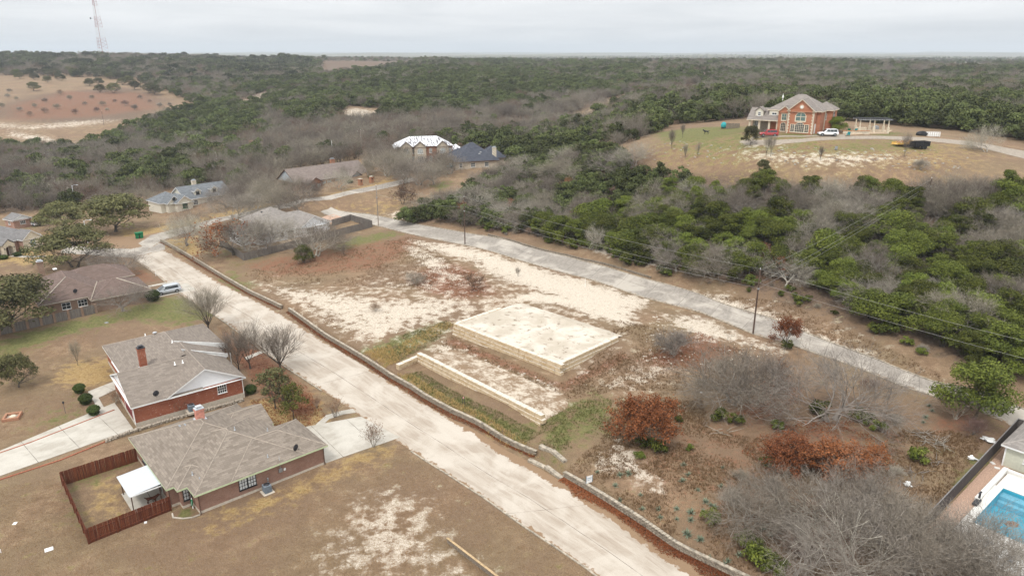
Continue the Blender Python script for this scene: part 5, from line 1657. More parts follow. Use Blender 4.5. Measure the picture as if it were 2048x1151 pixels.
L_RUST = leaf_mat('rust oak leaves', (.11, .034, .012), (.29, .105, .04), .25)
L_BROWN = leaf_mat('brown oak leaves', (.09, .045, .025), (.2, .11, .065), .25)
L_YEL = leaf_mat('yellow green leaves', (.07, .08, .015), (.2, .19, .05), .3)
L_SHRUB = leaf_mat('clipped hedge leaves', (.02, .035, .008), (.085, .115, .025), .3)
T_DARK = bark_mat('dark bark', (.06, .048, .04), (.12, .1, .085))
T_GREY = bark_mat('grey bark', (.24, .21, .18), (.4, .355, .31))
T_TWIG = bark_mat('twigs', (.17, .142, .112), (.28, .238, .192))
T_TWIG2 = bark_mat('pale twigs', (.235, .205, .168), (.37, .33, .278))
T_TWIG3 = bark_mat('red brown twigs', (.2, .125, .095), (.3, .205, .16))

class Tree:
    """branch skeleton grown level by level"""
    def __init__(s, seed, H=7., spread=1., trunks=1, lens=(.22, .42, .3, .19, .11), kids=(6, 6, 6, 5), up=.12, wig=.22, lean=.12, ang=(38, 62), r0=.03, trunk_w=None, flat=1.0):
        s.r = random.Random(seed); s.H = H; s.lens, s.kids, s.up, s.wig, s.ang, s.flat = lens, kids, up, wig, ang, flat
        s.br = [[] for _ in range(len(lens))]      # per level: list of (points, radii)
        rad = r0 * H
        for t in range(trunks):
            a = 2 * math.pi * t / trunks + s.r.random()
            ln = lean if trunks == 1 else lean + .25
            d = Vector((math.cos(a) * ln, math.sin(a) * ln, 1)).normalized()
            s.grow(Vector((math.cos(a), math.sin(a), 0)) * (.0 if trunks == 1 else rad * 1.2), d, lens[0] * H * s.r.uniform(.85, 1.15), rad if trunks == 1 else rad * .75, 0)
    def grow(s, p, d, L, r, lv):
        n = (4, 5, 4, 3, 2, 2)[lv]; pts = [p.copy()]; rad = [r]
        spread_kids = []
        last = lv == len(s.lens) - 1
        rnd = s.r
        for i in range(n):
            w = s.wig * (.5 if lv == 0 else 1)
            d = (d + Vector((rnd.uniform(-w, w), rnd.uniform(-w, w), rnd.uniform(-w, w) * s.flat + s.up * (.6 if lv else 1)))).normalized()
            p = p + d * (L / n); pts.append(p.copy()); rad.append(r * (1 - .75 * (i + 1) / n))
        s.br[lv].append((pts, rad))
        if last: return
        k = s.kids[lv]; k = max(2, int(round(k * rnd.uniform(.75, 1.25))))
        for j in range(k):
            f = (j + rnd.random()) / k
            f = (.55 + .45 * f) if lv == 0 else (.25 + .75 * f)
            x = f * n; i = min(int(x), n - 1); q = pts[i].lerp(pts[i + 1], x - i)
            dd = (pts[i + 1] - pts[i]).normalized()
            an = R(rnd.uniform(*s.ang)) * (1.0 if f < .92 else .5) * (.68 if lv >= 2 else 1)
            ax = dd.orthogonal().normalized(); ax.rotate(Matrix.Rotation(rnd.uniform(0, 2 * math.pi), 3, dd))
            cd = dd.copy(); cd.rotate(Matrix.Rotation(an, 3, ax))
            if lv < 2: cd.z = cd.z * s.flat + .08 * (1 if lv else 1.5); cd.normalize()
            cr = max(r * (1 - .7 * f) * .62, .004)
            s.grow(q, cd, s.lens[lv + 1] * s.H * rnd.uniform(.7, 1.2) * (1.15 - .35 * f), cr, lv + 1)
    def wood(s, name, mats, tw=(2, 99), sides=(6, 5, 4, 3), twig_r=1.0, lv_from=0, lv_to=99, mi=lambda lv: 0):
        m = MB()
        for lv, B in enumerate(s.br):
            if lv < lv_from or lv > lv_to: continue
            for pts, rad in B:
                if lv < len(sides): m.tube(pts, [max(x, .015) for x in rad], sides[lv], mi(lv), False)
                else:                                   # flat tapering twigs
                    w0 = max(rad[0], .006) * twig_r
                    for i in range(len(pts) - 1):
                        dd = pts[i+1] - pts[i]; sd = Vector((s.r.uniform(-1, 1), s.r.uniform(-1, 1), s.r.uniform(-1, 1))).cross(dd)
                        if sd.length < 1e-6: continue
                        sd = sd.normalized(); wa, wb = w0 * (1 - i / len(pts)), w0 * (1 - (i + 1) / len(pts))
                        m.face([pts[i] - sd * wa, pts[i] + sd * wa, pts[i+1] + sd * wb, pts[i+1] - sd * wb], mi(lv))
        return m.mesh(name, mats, False)
    def tips(s, lv=-1): return [b[0][-1] for b in s.br[lv]]
    def nodes(s, lv): return [q for b in s.br[lv] for q in b[0][1:]]

def leaves_mesh(name, C, size, mat, tint, seed=0, aspect=.6, up=.35, out=None):
    """one quad per centre, random attitude leaning outward and up; tint per point"""
    g = np.random.default_rng(seed); C = np.asarray(C, float); n = len(C)
    N = g.normal(size=(n, 3)); N /= np.linalg.norm(N, axis=1)[:, None]
    if out is not None: N = N * .8 + out
    N[:, 2] += up; N /= np.linalg.norm(N, axis=1)[:, None] + 1e-9
    T = np.cross(N, g.normal(size=(n, 3))); T /= np.linalg.norm(T, axis=1)[:, None] + 1e-9
    Bv = np.cross(N, T)
    sz = (size * g.uniform(.6, 1.35, n))[:, None]
    V = np.stack([C - T*sz, C + Bv*sz*aspect, C + T*sz, C - Bv*sz*aspect], 1).reshape(-1, 3)
    me = bpy.data.meshes.new(name)
    me.vertices.add(4 * n); me.vertices.foreach_set('co', V.astype('f').ravel())
    me.loops.add(4 * n); me.loops.foreach_set('vertex_index', np.arange(4 * n, dtype='i'))
    me.polygons.add(n); me.polygons.foreach_set('loop_start', np.arange(0, 4 * n, 4, dtype='i')); me.polygons.foreach_set('loop_total', np.full(n, 4, 'i'))
    me.update()
    at = me.attributes.new('tint', 'FLOAT', 'POINT')
    at.data.foreach_set('value', np.repeat(np.clip(np.asarray(tint), 0, 1), 4).astype('f'))
    me.materials.append(mat)
    return me
def lobes(seed, n, R_, H0, H1, flat=.8, lobe=(.26, .42), top=1.0, taper=0.0):
    """centres and radii of foliage lobes filling a dome"""
    g = np.random.default_rng(seed); out = []
    for i in range(n):
        a = g.uniform(0, 2*math.pi); t = g.random() ** .75
        z = H0 + (H1 - H0) * g.random() ** .8
        prof = math.sqrt(max(.05, 1 - ((z - H0) / (H1 - H0 + 1e-6)) ** 2 * .85)) * (1 - taper * (z - H0) / (H1 - H0))
        r = R_ * prof * math.sqrt(t)
        out.append((r*math.cos(a), r*math.sin(a), z, R_ * g.uniform(*lobe)))
    return out
def lobed_leaves(name, L, per, size, mat, seed=0, flat=.75, aspect=.6, under=.25, up=.35):
    g = np.random.default_rng(seed); C, T, O = [], [], []
    for (x, y, z, r) in L:
        k = int(per * g.uniform(.7, 1.3)); d = g.normal(size=(k, 3)); d /= np.linalg.norm(d, axis=1)[:, None]
        low = d[:, 2] < -.2; keep = (~low) | (g.random(k) < under); d = d[keep]
        rr = r * g.uniform(.55, 1.08, len(d))[:, None]
        C.append(np.array([x, y, z]) + d * rr * np.array([1, 1, flat])); O.append(d * .7)
        T.append(np.full(len(d), g.uniform(.15, .7)) + g.normal(0, .16, len(d)))
    return leaves_mesh(name, np.concatenate(C), size, mat, np.concatenate(T), seed, aspect, up, np.concatenate(O))

KINDS = {}
def kind(name, variants): KINDS[name] = variants        # each variant: list of (part name, mesh)
# junipers
vs_ = []
for k in range(5):
    t = Tree(100 + k, 5.2, trunks=1 + k % 3, lens=(.3, .34, .22), kids=(7, 5), up=.2, r0=.026)
    tr = t.wood('trunk', T_DARK, sides=(6, 4, 3))
    H1 = (5.0, 5.6, 4.4, 5.2, 4.0)[k]; Rr = (2.3, 2.0, 2.6, 2.5, 2.4)[k]
    L = lobes(200 + k, 34, Rr, .9, H1 - .6, lobe=(.24, .4), taper=.25)
    vs_.append([('trunk', tr), ('crown', lobed_leaves('crown', L, 420, .09, L_JUN, 300 + k, flat=.75))])
kind('juniper', vs_)
# low juniper bushes
vs_ = []
for k in range(3):
    t = Tree(130 + k, 1.6, trunks=3, lens=(.3, .34, .22), kids=(4, 3), r0=.03)
    L = lobes(230 + k, 13, 1.05, .3, 1.3, lobe=(.3, .5))
    vs_.append([('stem', t.wood('stem', T_DARK, sides=(4, 3, 3))), ('foliage', lobed_leaves('foliage', L, 110, .12, L_JUN, 330 + k, flat=.8))])
kind('juniper_bush', vs_)
# bare oaks: broad, twiggy
vs_ = []
for k in range(5):
    t = Tree(400 + k, (6.5, 7.2, 6.0, 6.8, 6.2)[k], trunks=(1, 2, 3, 1, 2)[k], lens=(.17, .42, .3, .2, .12, .07), kids=(6, 6, 5, 5, 3), up=.07, wig=.26, lean=.2, r0=.034, flat=.75, ang=(35, 70))
    vs_.append([('trunk', t.wood('trunk', T_GREY, sides=(7, 5, 4), lv_to=2)), ('crown', t.wood('crown', [T_TWIG, T_TWIG2][k % 2], sides=(6, 5, 4), lv_from=3, twig_r=1.15))])
kind('bare_oak', vs_)
# thickets: many stems, low
vs_ = []
for k in range(3):
    t = Tree(450 + k, 3.6, trunks=6, lens=(.3, .38, .26, .17, .09), kids=(5, 5, 5, 4), up=.1, wig=.25, lean=.35, r0=.016)
    vs_.append([('stem', t.wood('stem', T_GREY, sides=(5, 4), lv_to=1)), ('twigs', t.wood('twigs', [T_TWIG, T_TWIG2, T_TWIG3][k], sides=(5, 4, 3), lv_from=2, twig_r=1.1))])
kind('thicket', vs_)
# street trees with upswept limbs
vs_ = []
for k in range(3):
    t = Tree(480 + k, 7.5, trunks=1, lens=(.2, .5, .34, .22, .12), kids=(11, 7, 6, 4), up=.1, wig=.09, lean=.03, r0=.02, ang=(18, 42))
    vs_.append([('trunk', t.wood('trunk', T_DARK, sides=(7, 5, 3), lv_to=1)), ('crown', t.wood('crown', T_TWIG, sides=(6, 5, 3), lv_from=2, twig_r=1.7))])
kind('vase_tree', vs_)
# live oaks
vs_ = []
for k in range(4):
    t = Tree(500 + k, 7.5, trunks=1 + k % 2, lens=(.2, .5, .36, .2), kids=(7, 6, 4), up=.05, wig=.25, lean=.1, r0=.036, flat=.6)
    L = lobes(520 + k, 74, 5.0, 2.1, 6.6, lobe=(.17, .3))
    L = [q for q in L if random.random() < .92]
    vs_.append([('trunk', t.wood('trunk', T_DARK, sides=(8, 6, 4, 3))), ('crown', lobed_leaves('crown', L, 230, .15, L_OAK, 540 + k, flat=.6, under=.2))])
kind('live_oak', vs_)
# oaks that keep rust leaves: sparse, clustered on the twigs
vs_ = []
for k in range(4):
    t = Tree(600 + k, 6.5, trunks=1 + k % 2, lens=(.2, .4, .3, .2, .1), kids=(6, 6, 5, 4), up=.08, wig=.24, lean=.15, r0=.024, flat=.8)
    N = np.array([tuple(p) for p in t.nodes(3)]); g = np.random.default_rng(k)
    keep = vnoise(N[:, 0]*.9 + 9*k, N[:, 2]*1.2 + N[:, 1]*.8, 7) > (.42 if k < 2 else .12)
    N = N[keep]; N = np.repeat(N, 4 if k < 2 else 13, 0) + g.normal(0, .17, (len(N) * (4 if k < 2 else 13), 3))
    vs_.append([('trunk', t.wood('trunk', T_DARK, sides=(7, 5, 4), lv_to=2)), ('twigs', t.wood('twigs', T_TWIG, sides=(6, 5, 4), lv_from=3)),
                ('crown', leaves_mesh('crown', N, .1, L_RUST if k != 1 else L_BROWN, g.uniform(0, 1, len(N)), 620 + k))])
kind('rust_oak', vs_)
# small ornamental
vs_ = []
for k in range(3):
    t = Tree(650 + k, 2.6, trunks=5, lens=(.35, .4, .25, .16), kids=(5, 5, 4), up=.12, wig=.12, lean=.2, r0=.016, ang=(18, 42))
    N = np.array([tuple(p) for p in t.tips(3)]); g = np.random.default_rng(k)
    vs_.append([('stem', t.wood('stem', T_TWIG2, sides=(5, 4, 3), lv_to=1)), ('twigs', t.wood('twigs', T_TWIG3, sides=(5, 4), lv_from=2)), ('seed_heads', leaves_mesh('seed_heads', N, .045, L_BROWN, g.uniform(0, 1, len(N)), k))])
kind('myrtle', vs_)
# young leafy tree, yellow green
vs_ = []
for k in range(2):
    t = Tree(670 + k, 4.6, trunks=1, lens=(.3, .4, .24, .14), kids=(10, 5, 4), up=.12, wig=.12, lean=.04, r0=.014, ang=(25, 55))
    L = lobes(680 + k, 30, 1.5, 1.5, 4.2, lobe=(.2, .36), taper=.3)
    vs_.append([('trunk', t.wood('trunk', T_DARK, sides=(6, 4, 3))), ('crown', lobed_leaves('crown', L, 95, .09, L_YEL if k == 0 else L_OAK, 690 + k, flat=1., under=.5))])
kind('young_tree', vs_)

_tcount = {}
def plant_at(name, kd, label, cat, loc, h=None, rz=None, var=None, wide=1.0, group=None, tilt=None):
    """one tree as a thing of its own with its parts; h = height in metres"""
    V = KINDS[kd]; var = random.randrange(len(V)) if var is None else var % len(V)
    base = max(max(v.co.z for v in me.vertices) for _, me in V[var]) if (kd, var) not in _tcount else _tcount[(kd, var)]
    _tcount[(kd, var)] = base
    s_ = (h or base) / base
    t = empty(name, loc, random.uniform(0, 6.28) if rz is None else rz)
    if tilt: t.rotation_euler[0], t.rotation_euler[1] = tilt
    t.scale = (s_ * wide, s_ * wide, s_)
    tag(t, label, cat, group)
    for pn, me in V[var]: link_mesh(pn, me, t)
    return t
def tree_px(name, kd, label, cat, px, py, h, **k):
    p = gr(px, py); return plant_at(name, kd, label, cat, (p.x, p.y, p.z - .05), h, **k)
T = tree_px
# ---- named trees of the yards and the lot
T('bare_tree', 'vase_tree', 'bare upswept street tree nearest the silver minivan, in front of the gabled house', 'tree', 417, 662, 9.0, var=0, wide=1.45)
T('bare_tree', 'vase_tree', 'slim bare tree against the porch side of the gabled house', 'tree', 478, 742, 8., var=1, wide=1.05)
T('bare_tree', 'vase_tree', 'slim bare tree between the gabled house porch and the street', 'tree', 501, 737, 9.2, var=2, wide=1.1)
T('bare_tree', 'vase_tree', 'spreading bare tree at the kerb behind the dark evergreen', 'tree', 562, 742, 8.2, var=0, wide=1.6, rz=2.)
T('evergreen_tree', 'young_tree', 'dark olive evergreen tree beside the yellow green young tree', 'tree', 551, 816, 6.6, var=1, wide=1.35)
T('young_tree', 'young_tree', 'yellow green young tree in the leaf strewn yard by the bungalow', 'tree', 588, 839, 5.6, var=0, wide=1.1)
T('crape_myrtle', 'myrtle', 'small bare myrtle on the island beside the curved path', 'tree', 670, 834, 3.1, var=0, wide=1.1)
T('crape_myrtle', 'myrtle', 'bare myrtle with dry seed heads next to the bungalow driveway', 'tree', 748, 893, 3.6, var=1, wide=1.05)
T('crape_myrtle', 'myrtle', 'tiny bare shrub tree between the young tree and the curved path', 'tree', 634, 816, 1.9, var=2)
T('crape_myrtle', 'myrtle', 'bare shrub against the red brick wall of the gabled house', 'tree', 362, 826, 2.8, var=2, wide=1.3)
T('crape_myrtle', 'myrtle', 'bare reddish shrub in the bed by the maroon garage door', 'shrub', 232, 806, 2.2, var=0, wide=1.2)
T('bare_sapling', 'vase_tree', 'lone bare sapling on the lawn left of the gabled house', 'tree', 156, 730, 5.0, var=1, wide=.55)
T('live_oak', 'live_oak', 'small round live oak at the left edge above the fire pit', 'tree', 38, 774, 5.6, var=2, wide=.72)
T('live_oak', 'live_oak', 'sparse live oak over the fence at the left edge', 'tree', 26, 660, 10.2, var=0, wide=1.3)
T('bare_oak', 'bare_oak', 'bare oak in front of the brick wing of the hip roof house', 'tree', 246, 622, 8., var=3, wide=1.2)
T('bare_oak', 'bare_oak', 'bare oak behind the roof of the hip roof house', 'tree', 232, 548, 7., var=1, wide=1.2)
T('live_oak', 'live_oak', 'big live oak in front of the arched entry house', 'tree', 150, 534, 10., var=1, wide=1.3)
T('live_oak', 'live_oak', 'big live oak standing behind the green bins', 'tree', 232, 463, 11., var=2, wide=1.35)
T('live_oak', 'live_oak', 'live oak left of the big one by the bins', 'tree', 130, 460, 8.6, var=3, wide=1.2)
T('juniper', 'juniper', 'small round evergreen near the brick outbuilding', 'tree', 80, 452, 3.6, var=2)
T('bare_oak', 'bare_oak', 'leaning twin trunk bare oak at the corner above the street wall', 'tree', 374, 491, 9.4, var=1, tilt=(-.1, -.3), wide=.9)
T('bare_oak', 'bare_oak', 'bare oak beside the cross street opposite the dormered house', 'tree', 391, 463, 9.6, var=0, tilt=(0, -.12))
T('rust_oak', 'rust_oak', 'rust leaved oak rising over the fence of the white sided house', 'tree', 468, 510, 10.5, var=0, wide=1.3)
T('bare_oak', 'bare_oak', 'bare oak inside the fence corner of the white sided house', 'tree', 494, 502, 9.8, var=4, wide=1.2)
T('bare_oak', 'bare_oak', 'bare oak in front of the patio of the white sided house', 'tree', 535, 497, 10, var=1, wide=1.2)
T('bare_oak', 'bare_oak', 'forked bare oak outside the fence by the green juniper', 'tree', 632, 512, 9.6, var=2, wide=1.25)
T('bare_oak', 'bare_oak', 'dark bare tree left of the rust leaved oak', 'tree', 434, 512, 7.6, var=3, wide=1.)
T('juniper', 'juniper', 'green juniper outside the fence of the white sided house', 'tree', 607, 524, 4.4, var=2, wide=1.05)
T('bare_sapling', 'vase_tree', 'thin bare sapling on the grass below the weathered fence', 'tree', 688, 512, 3.4, var=2, wide=.5)
for i, (px, py, h, v, lab) in enumerate(((597, 424, 8.5, 0, 'bare oak between the white sided house and the ranch house'), (700, 362, 8, 3, 'bare tree on the lawn in front of the ranch house door'), (678, 378, 7.5, 1, 'bare tree before the windows of the ranch house'), (774, 352, 9, 2, 'bare tree in the mulch ring right of the ranch house'), (812, 366, 8, 4, 'bare tree at the bend of the cross street'), (838, 370, 8, 1, 'bare tree in front of the two storey brick house'), (868, 368, 7.5, 0, 'bare oak on the leaf covered bank below the two storey house'), (560, 420, 7, 4, 'bare tree behind the roof of the white sided house'), (620, 392, 7, 2, 'bare tree at the end of the ranch house'), (512, 428, 7, 3, 'bare tree on the verge of the cross street'), (470, 440, 8, 1, 'bare tree between the cross street and the rust leaved oak'), (790, 340, 8, 3, 'bare tree left of the two storey brick house'), (900, 348, 7, 2, 'bare tree below the charcoal roof'), (735, 350, 7, 4, 'bare tree right of the ranch house entrance'))):
    T('bare_oak', 'bare_oak', lab, 'tree', px, py, h * (.95 if 610 < px < 745 else 1.2), var=v, wide=.85 if 610 < px < 745 else 1.1)
T('rust_oak', 'rust_oak', 'brown leaved leaning oak on the dry bank above the upper street', 'tree', 806, 408, 7.2, var=1, wide=1.1)
for px, py in ((455,415),(490,410),(520,402),(545,402),(300,404),(280,410),(255,416),(560,372),(545,386),(770,334),(800,328),(825,335),(846,346),(880,342),(752,328),(215,420),(590,400)):
    T('bare_oak', 'bare_oak', 'brown grey bare oak among the houses beyond the corner', 'tree', px, py, random.uniform(7.5, 10), wide=random.uniform(.9, 1.15), group='bare oaks among the far houses')
# the empty lot
T('bare_oak', 'bare_oak', 'low bare scrub oak on the red brown litter left of the leaning tree', 'shrub', 828, 565, 3.0, var=2, wide=1.2)
T('rust_oak', 'rust_oak', 'small leaning oak with a clump of rust leaves amid the lot', 'tree', 945, 580, 4.6, var=1, tilt=(.05, .25), wide=.9)
T('bare_sapling', 'vase_tree', 'thin bare sapling on the pale caliche behind the leaning oak', 'tree', 1036, 553, 2.4, var=1, wide=.8)
T('thicket', 'thicket', 'small russet shrub on the pale slope near the street wall', 'shrub', 752, 622, 2.0, var=2)
T('thicket', 'thicket', 'grey leafless thicket right of the limestone pad', 'shrub', 1345, 708, 5.2, var=1, wide=1.3)
T('rust_oak', 'rust_oak', 'dense round rust leaved oak below the limestone pad', 'tree', 1282, 884, 7.0, var=3, wide=1.0)
T('rust_oak', 'rust_oak', 'rust leaved oak at the edge of the upper street beside the pole', 'tree', 1573, 693, 6.2, var=2, wide=.8)
T('juniper_bush', 'juniper_bush', 'green bush under the rust leaved oak by the upper street', 'shrub', 1574, 696, 1.6)
T('bare_oak', 'bare_oak', 'wide grey bare oak on red litter right of the lot', 'tree', 1468, 805, 9.6, var=2, wide=1.15)
T('bare_oak', 'bare_oak', 'bare oak with rust undergrowth beside the wide grey one', 'tree', 1508, 806, 8.8, var=4, wide=.95)
T('rust_oak', 'rust_oak', 'thin rust leaved oak behind the two bare oaks on red litter', 'tree', 1548, 790, 6.2, var=0, wide=.7)
T('bare_oak', 'bare_oak', 'broad bare oak whose branches cross the upper street', 'tree', 1660, 838, 11, var=1, wide=1.15)
T('rust_oak', 'rust_oak', 'low spreading oak with rust leaves in the middle of the scrub', 'tree', 1660, 962, 5.6, var=2, wide=1.5)
T('rust_oak', 'rust_oak', 'low rust leaved oak left of the spreading one in the scrub', 'tree', 1590, 942, 4.4, var=3, wide=1.3)
T('rust_oak', 'rust_oak', 'low rust leaved oak right of the spreading one in the scrub', 'tree', 1735, 946, 4.2, var=2, wide=1.3)
for i, (px, py, h, w_, v, lab) in enumerate(((1640, 1060, 7.5, 1.2, 0, 'tangled bare oak in front of the rust spreading oak'), (1745, 1040, 7.2, 1.25, 2, 'bare oak in the scrub left of the slat fence'), (1700, 1130, 8.0, 1.3, 1, 'big bare oak at the bottom edge of the scrub'), (1590, 1150, 6.5, 1.2, 3, 'bare oak at the bottom edge beside dark juniper bushes'), (1820, 1150, 8.0, 1.2, 4, 'bare oak at the lower end of the slat fence'), (1500, 1050, 5.6, 1.2, 2, 'greyish bare oak at the left side of the scrub'), (1925, 1185, 9.5, 1.05, 3, 'bare tree with branches over the pool deck'), (1990, 1205, 9., 1., 1, 'bare tree over the loungers at the frame corner'), (1880, 1160, 7, 1., 2, 'bare tree between the slat fence and the pool deck'), (1690, 1010, 5.5, 1.1, 3, 'bare oak in the middle of the tangled scrub'), (1560, 1015, 6., 1.1, 0, 'bare oak on the left flank of the tangled scrub'), (1785, 1100, 7., 1.1, 4, 'bare oak against the lower slat fence'))):
    T('bare_oak', 'bare_oak', lab, 'tree', px, py, h, var=v, wide=w_)
T('juniper', 'juniper', 'big dark juniper at the right edge above the pool house', 'tree', 1948, 838, 8.6, var=3, wide=1.15)
T('thicket', 'thicket', 'bare reddish thicket at the foot of the big dark juniper', 'shrub', 1910, 838, 4.2, var=2, wide=1.1)
T('thicket', 'thicket', 'russet brush pile between the big juniper and the slat fence', 'shrub', 1945, 868, 2.6, var=2, wide=1.3)
for px, py, h in ((1440, 842, 2.0), (1470, 848, 1.6), (1285, 892, 1.5), (1312, 905, 2.0), (1278, 915, 1.0), (1722, 842, 2.0), (1756, 862, 1.6), (1838, 922, 1.9), (1535, 930, 1.3), (1420, 1043, 1.7), (1496, 1092, 1.8), (1512, 1132, 2.4), (1548, 1140, 1.8), (1555, 855, 1.2), (1380, 900, .9), (1358, 842, .9), (1640, 830, 2.2)):
    T('juniper_bush', 'juniper_bush', 'low green juniper bush in the dry grass of the lot', 'bush', px, py, h, group='juniper bushes on the lot')
for px, py, h in ((1465, 1010, 2.6), (1545, 985, 2.4), (1580, 905, 2.0), (1790, 950, 1.6), (1480, 960, 1.8), (1600, 1110, 3.0), (1440, 745, 2.2), (1740, 780, 2.2), (1790, 850, 2.), (1575, 1060, 2.8), (1800, 1040, 2.4), (1400, 770, 1.6)):
    T('thicket', 'thicket', 'low leafless grey brush among the bare oaks of the scrub', 'shrub', px, py, h, wide=1.2, group='leafless brush in the scrub')
# hilltop
T('round_tree', 'live_oak', 'small round olive tree beside the loop drive on the hilltop', 'tree', 1500, 291, 5.2, var=2, wide=.62)
T('evergreen_shrub', 'juniper', 'dark evergreen at the garage side of the hilltop house', 'shrub', 1672, 264, 4.2, var=2, wide=1.2)
T('round_tree', 'live_oak', 'ragged olive tree on the stony slope below the hilltop house', 'tree', 1525, 352, 4.0, var=0, wide=.6)
for px, py, h, lab in ((1343, 298, 6.0, 'thin bare tree on the green grass left of the hilltop lawn'), (1532, 312, 6.0, 'thin bare tree below the loop drive, the left of two'), (1541, 313, 6.0, 'thin bare tree below the loop drive, the right of two'), (1808, 314, 6.5, 'thin bare tree in front of the black dump trailer'), (1395, 315, 4.6, 'thin bare sapling on the rubble above the wood'), (1370, 318, 4.4, 'slender bare sapling left of the one above the wood'), (1972, 304, 7.5, 'leaning bare tree by the drive at the right edge'), (1365, 275, 4.4, 'thin bare tree near the grazing dog'), (1640, 322, 4.0, 'wispy bare sapling amid the broken stone')):
    T('bare_tree', 'bare_oak' if px > 1950 else 'vase_tree', lab, 'tree', px, py, h, wide=.8 if px > 1950 else .5, tilt=(0, .35) if px > 1950 else None)
T('thicket', 'thicket', 'pale leafless bush on the stony slope right of the saplings', 'shrub', 1842, 340, 3.2, var=1, wide=1.1)
# hedges
def hedge(label, px, py, r, h, group=None):
    p = gr(px, py); g = np.random.default_rng(int(px)); n = int(1500 * r * h)
    d = g.normal(size=(n, 3)); d /= np.linalg.norm(d, axis=1)[:, None]; d[:, 2] = np.abs(d[:, 2]) * np.sign(d[:, 2] + .45)
    C_ = d * np.array([r, r, h/2]) * g.uniform(.85, 1.04, n)[:, None] + np.array([0, 0, h/2])
    t = thing('clipped_shrub', label, 'shrub', (p.x, p.y, p.z), 0, group)
    link_mesh('foliage', leaves_mesh('foliage', C_, .07, L_SHRUB, g.uniform(.1, .9, n), 3, .7, .2, d), t)
    m = MB(); m.blob((0, 0, h/2), (r*.86, r*.86, h*.44), 12, 8); link_mesh('inner_foliage', m.mesh('inner_foliage', L_SHRUB, False), t)
hedge('clipped round shrub beside the path, farthest of the three from the driveway', 160, 785, .85, 1.5, 'clipped shrubs by the path')
hedge('clipped round shrub in the middle of the three by the path', 173, 807, .95, 1.6, 'clipped shrubs by the path')
hedge('clipped round shrub beside the path, nearest the driveway', 189, 829, .85, 1.5, 'clipped shrubs by the path')
hedge('large clipped green shrub at the brick corner beside the silver minivan', 306, 601, 1.5, 2.4)
hedge('dark clipped shrub at the street corner of the gabled house', 502, 786, .9, 1.4)
for px, py, lab in ((742, 357, 'low dark hedge under the right windows of the ranch house'), (700, 366, 'low dark hedge in the middle of the ranch house front'), (36, 512, 'dark shrub right of the arched entry'), (50, 505, 'dark shrub below the arched window of the entry house'), (8, 518, 'dark shrub left of the arched entry')): hedge(lab, px, py, 1.1, 1.1)

# ---- woods
def in_poly(px, py, poly):
    ins = np.zeros(px.shape, bool); n = len(poly)
    for i in range(n):
        (ax, ay), (bx_, by_) = poly[i], poly[(i + 1) % n]
        ins ^= ((ay > py) != (by_ > py)) & (px < (bx_ - ax) * (py - ay) / (by_ - ay + 1e-12) + ax)
    return ins
SLOPE = [(800,452),(850,425),(905,400),(945,385),(985,365),(1040,345),(1100,322),(1180,305),(1245,318),(1280,338),(1330,362),(1400,378),(1500,386),(1620,389),(1760,391),(1900,392),(2048,402),(2350,440),(2350,860),(2048,760),(1950,735),(1850,690),(1760,650),(1680,615),(1560,570),(1440,560),(1330,545),(1200,500),(1050,468),(950,452),(880,448)]
WOODS = [[(-400,440),(-400,300),(0,300),(120,300),(200,290),(260,262),(330,232),(420,215),(500,218),(600,235),(700,245),(800,262),(900,272),(1000,275),(1100,285),(1180,288),(1060,335),(1030,345),(1020,318),(985,300),(900,292),(790,292),(768,322),(720,318),(640,336),(555,352),(535,395),(480,402),(458,395),(445,378),(300,390),(240,400),(200,412),(100,420),(30,425)],
         [(460,215),(560,180),(640,150),(760,140),(860,120),(1250,118),(1290,180),(1180,205),(1125,240),(1180,262),(1100,288),(900,275),(760,258),(600,238)],
         [(1240,118),(2500,118),(2500,290),(2100,292),(2048,288),(1980,270),(1900,262),(1800,252),(1700,243),(1660,240),(1500,238),(1440,242),(1340,250),(1270,285),(1240,300),(1190,285),(1175,250),(1230,222),(1280,190)],
         [(-400,114),(650,117),(640,150),(560,182),(480,218),(400,215),(340,186),(260,160),(180,155),(0,152),(-400,150)],
         [(-400,109),(2500,109),(2500,119),(-400,119)]]
CLEAR = [[(655,235),(700,212),(765,218),(775,240),(700,245)], [(975,258),(1000,235),(1060,240),(1070,256)], [(1600,158),(1670,155),(1680,164),(1610,166)], [(470,208),(495,195),(540,180),(540,205),(490,218)], [(220,318),(250,314),(255,336),(225,338)], [(1350,195),(1365,170),(1400,170),(1410,182)], [(640,128),(720,125),(760,132),(690,136)], [(1850,130),(1960,128),(2010,140),(1880,140)], [(690,380),(800,345),(900,330),(900,400),(700,420)], [(1395,148),(1425,146),(1430,156),(1400,158)]]
def jitter_points(r0, r1, spacing, seed, ph=R(46)):
    g = np.random.default_rng(seed); out = []
    r = r0
    while r < r1:
        s_ = spacing(r); n = max(1, int(2 * ph * r / s_))
        a = (np.arange(n) + g.uniform(-.42, .42, n)) / n * 2 * ph - ph + g.random() * .01
        rr = r + g.uniform(-.45, .45, n) * s_
        out.append(np.stack([rr * np.sin(a), rr * np.cos(a), np.full(n, s_)], -1)); r += s_ * .88
    return np.concatenate(out)
Pn = jitter_points(100, 260, lambda r: 3.3, 5)
z_ = hgt(Pn[:, 0], Pn[:, 1]); qx, qy = to_px(Pn[:, 0], Pn[:, 1], z_)
sel = in_poly(qx, qy, SLOPE) & (Pn[:, 0] > -60)
Pn, z_, qx, qy = Pn[sel], z_[sel], qx[sel], qy[sel]
cl = vnoise(Pn[:, 0] / 13., Pn[:, 1] / 13., 77) * .4 + vnoise(Pn[:, 0] / 5., Pn[:, 1] / 5., 78) * .3 + np.random.default_rng(4).random(len(Pn)) * .3
gq = np.random.default_rng(9)
nj = nb = 0
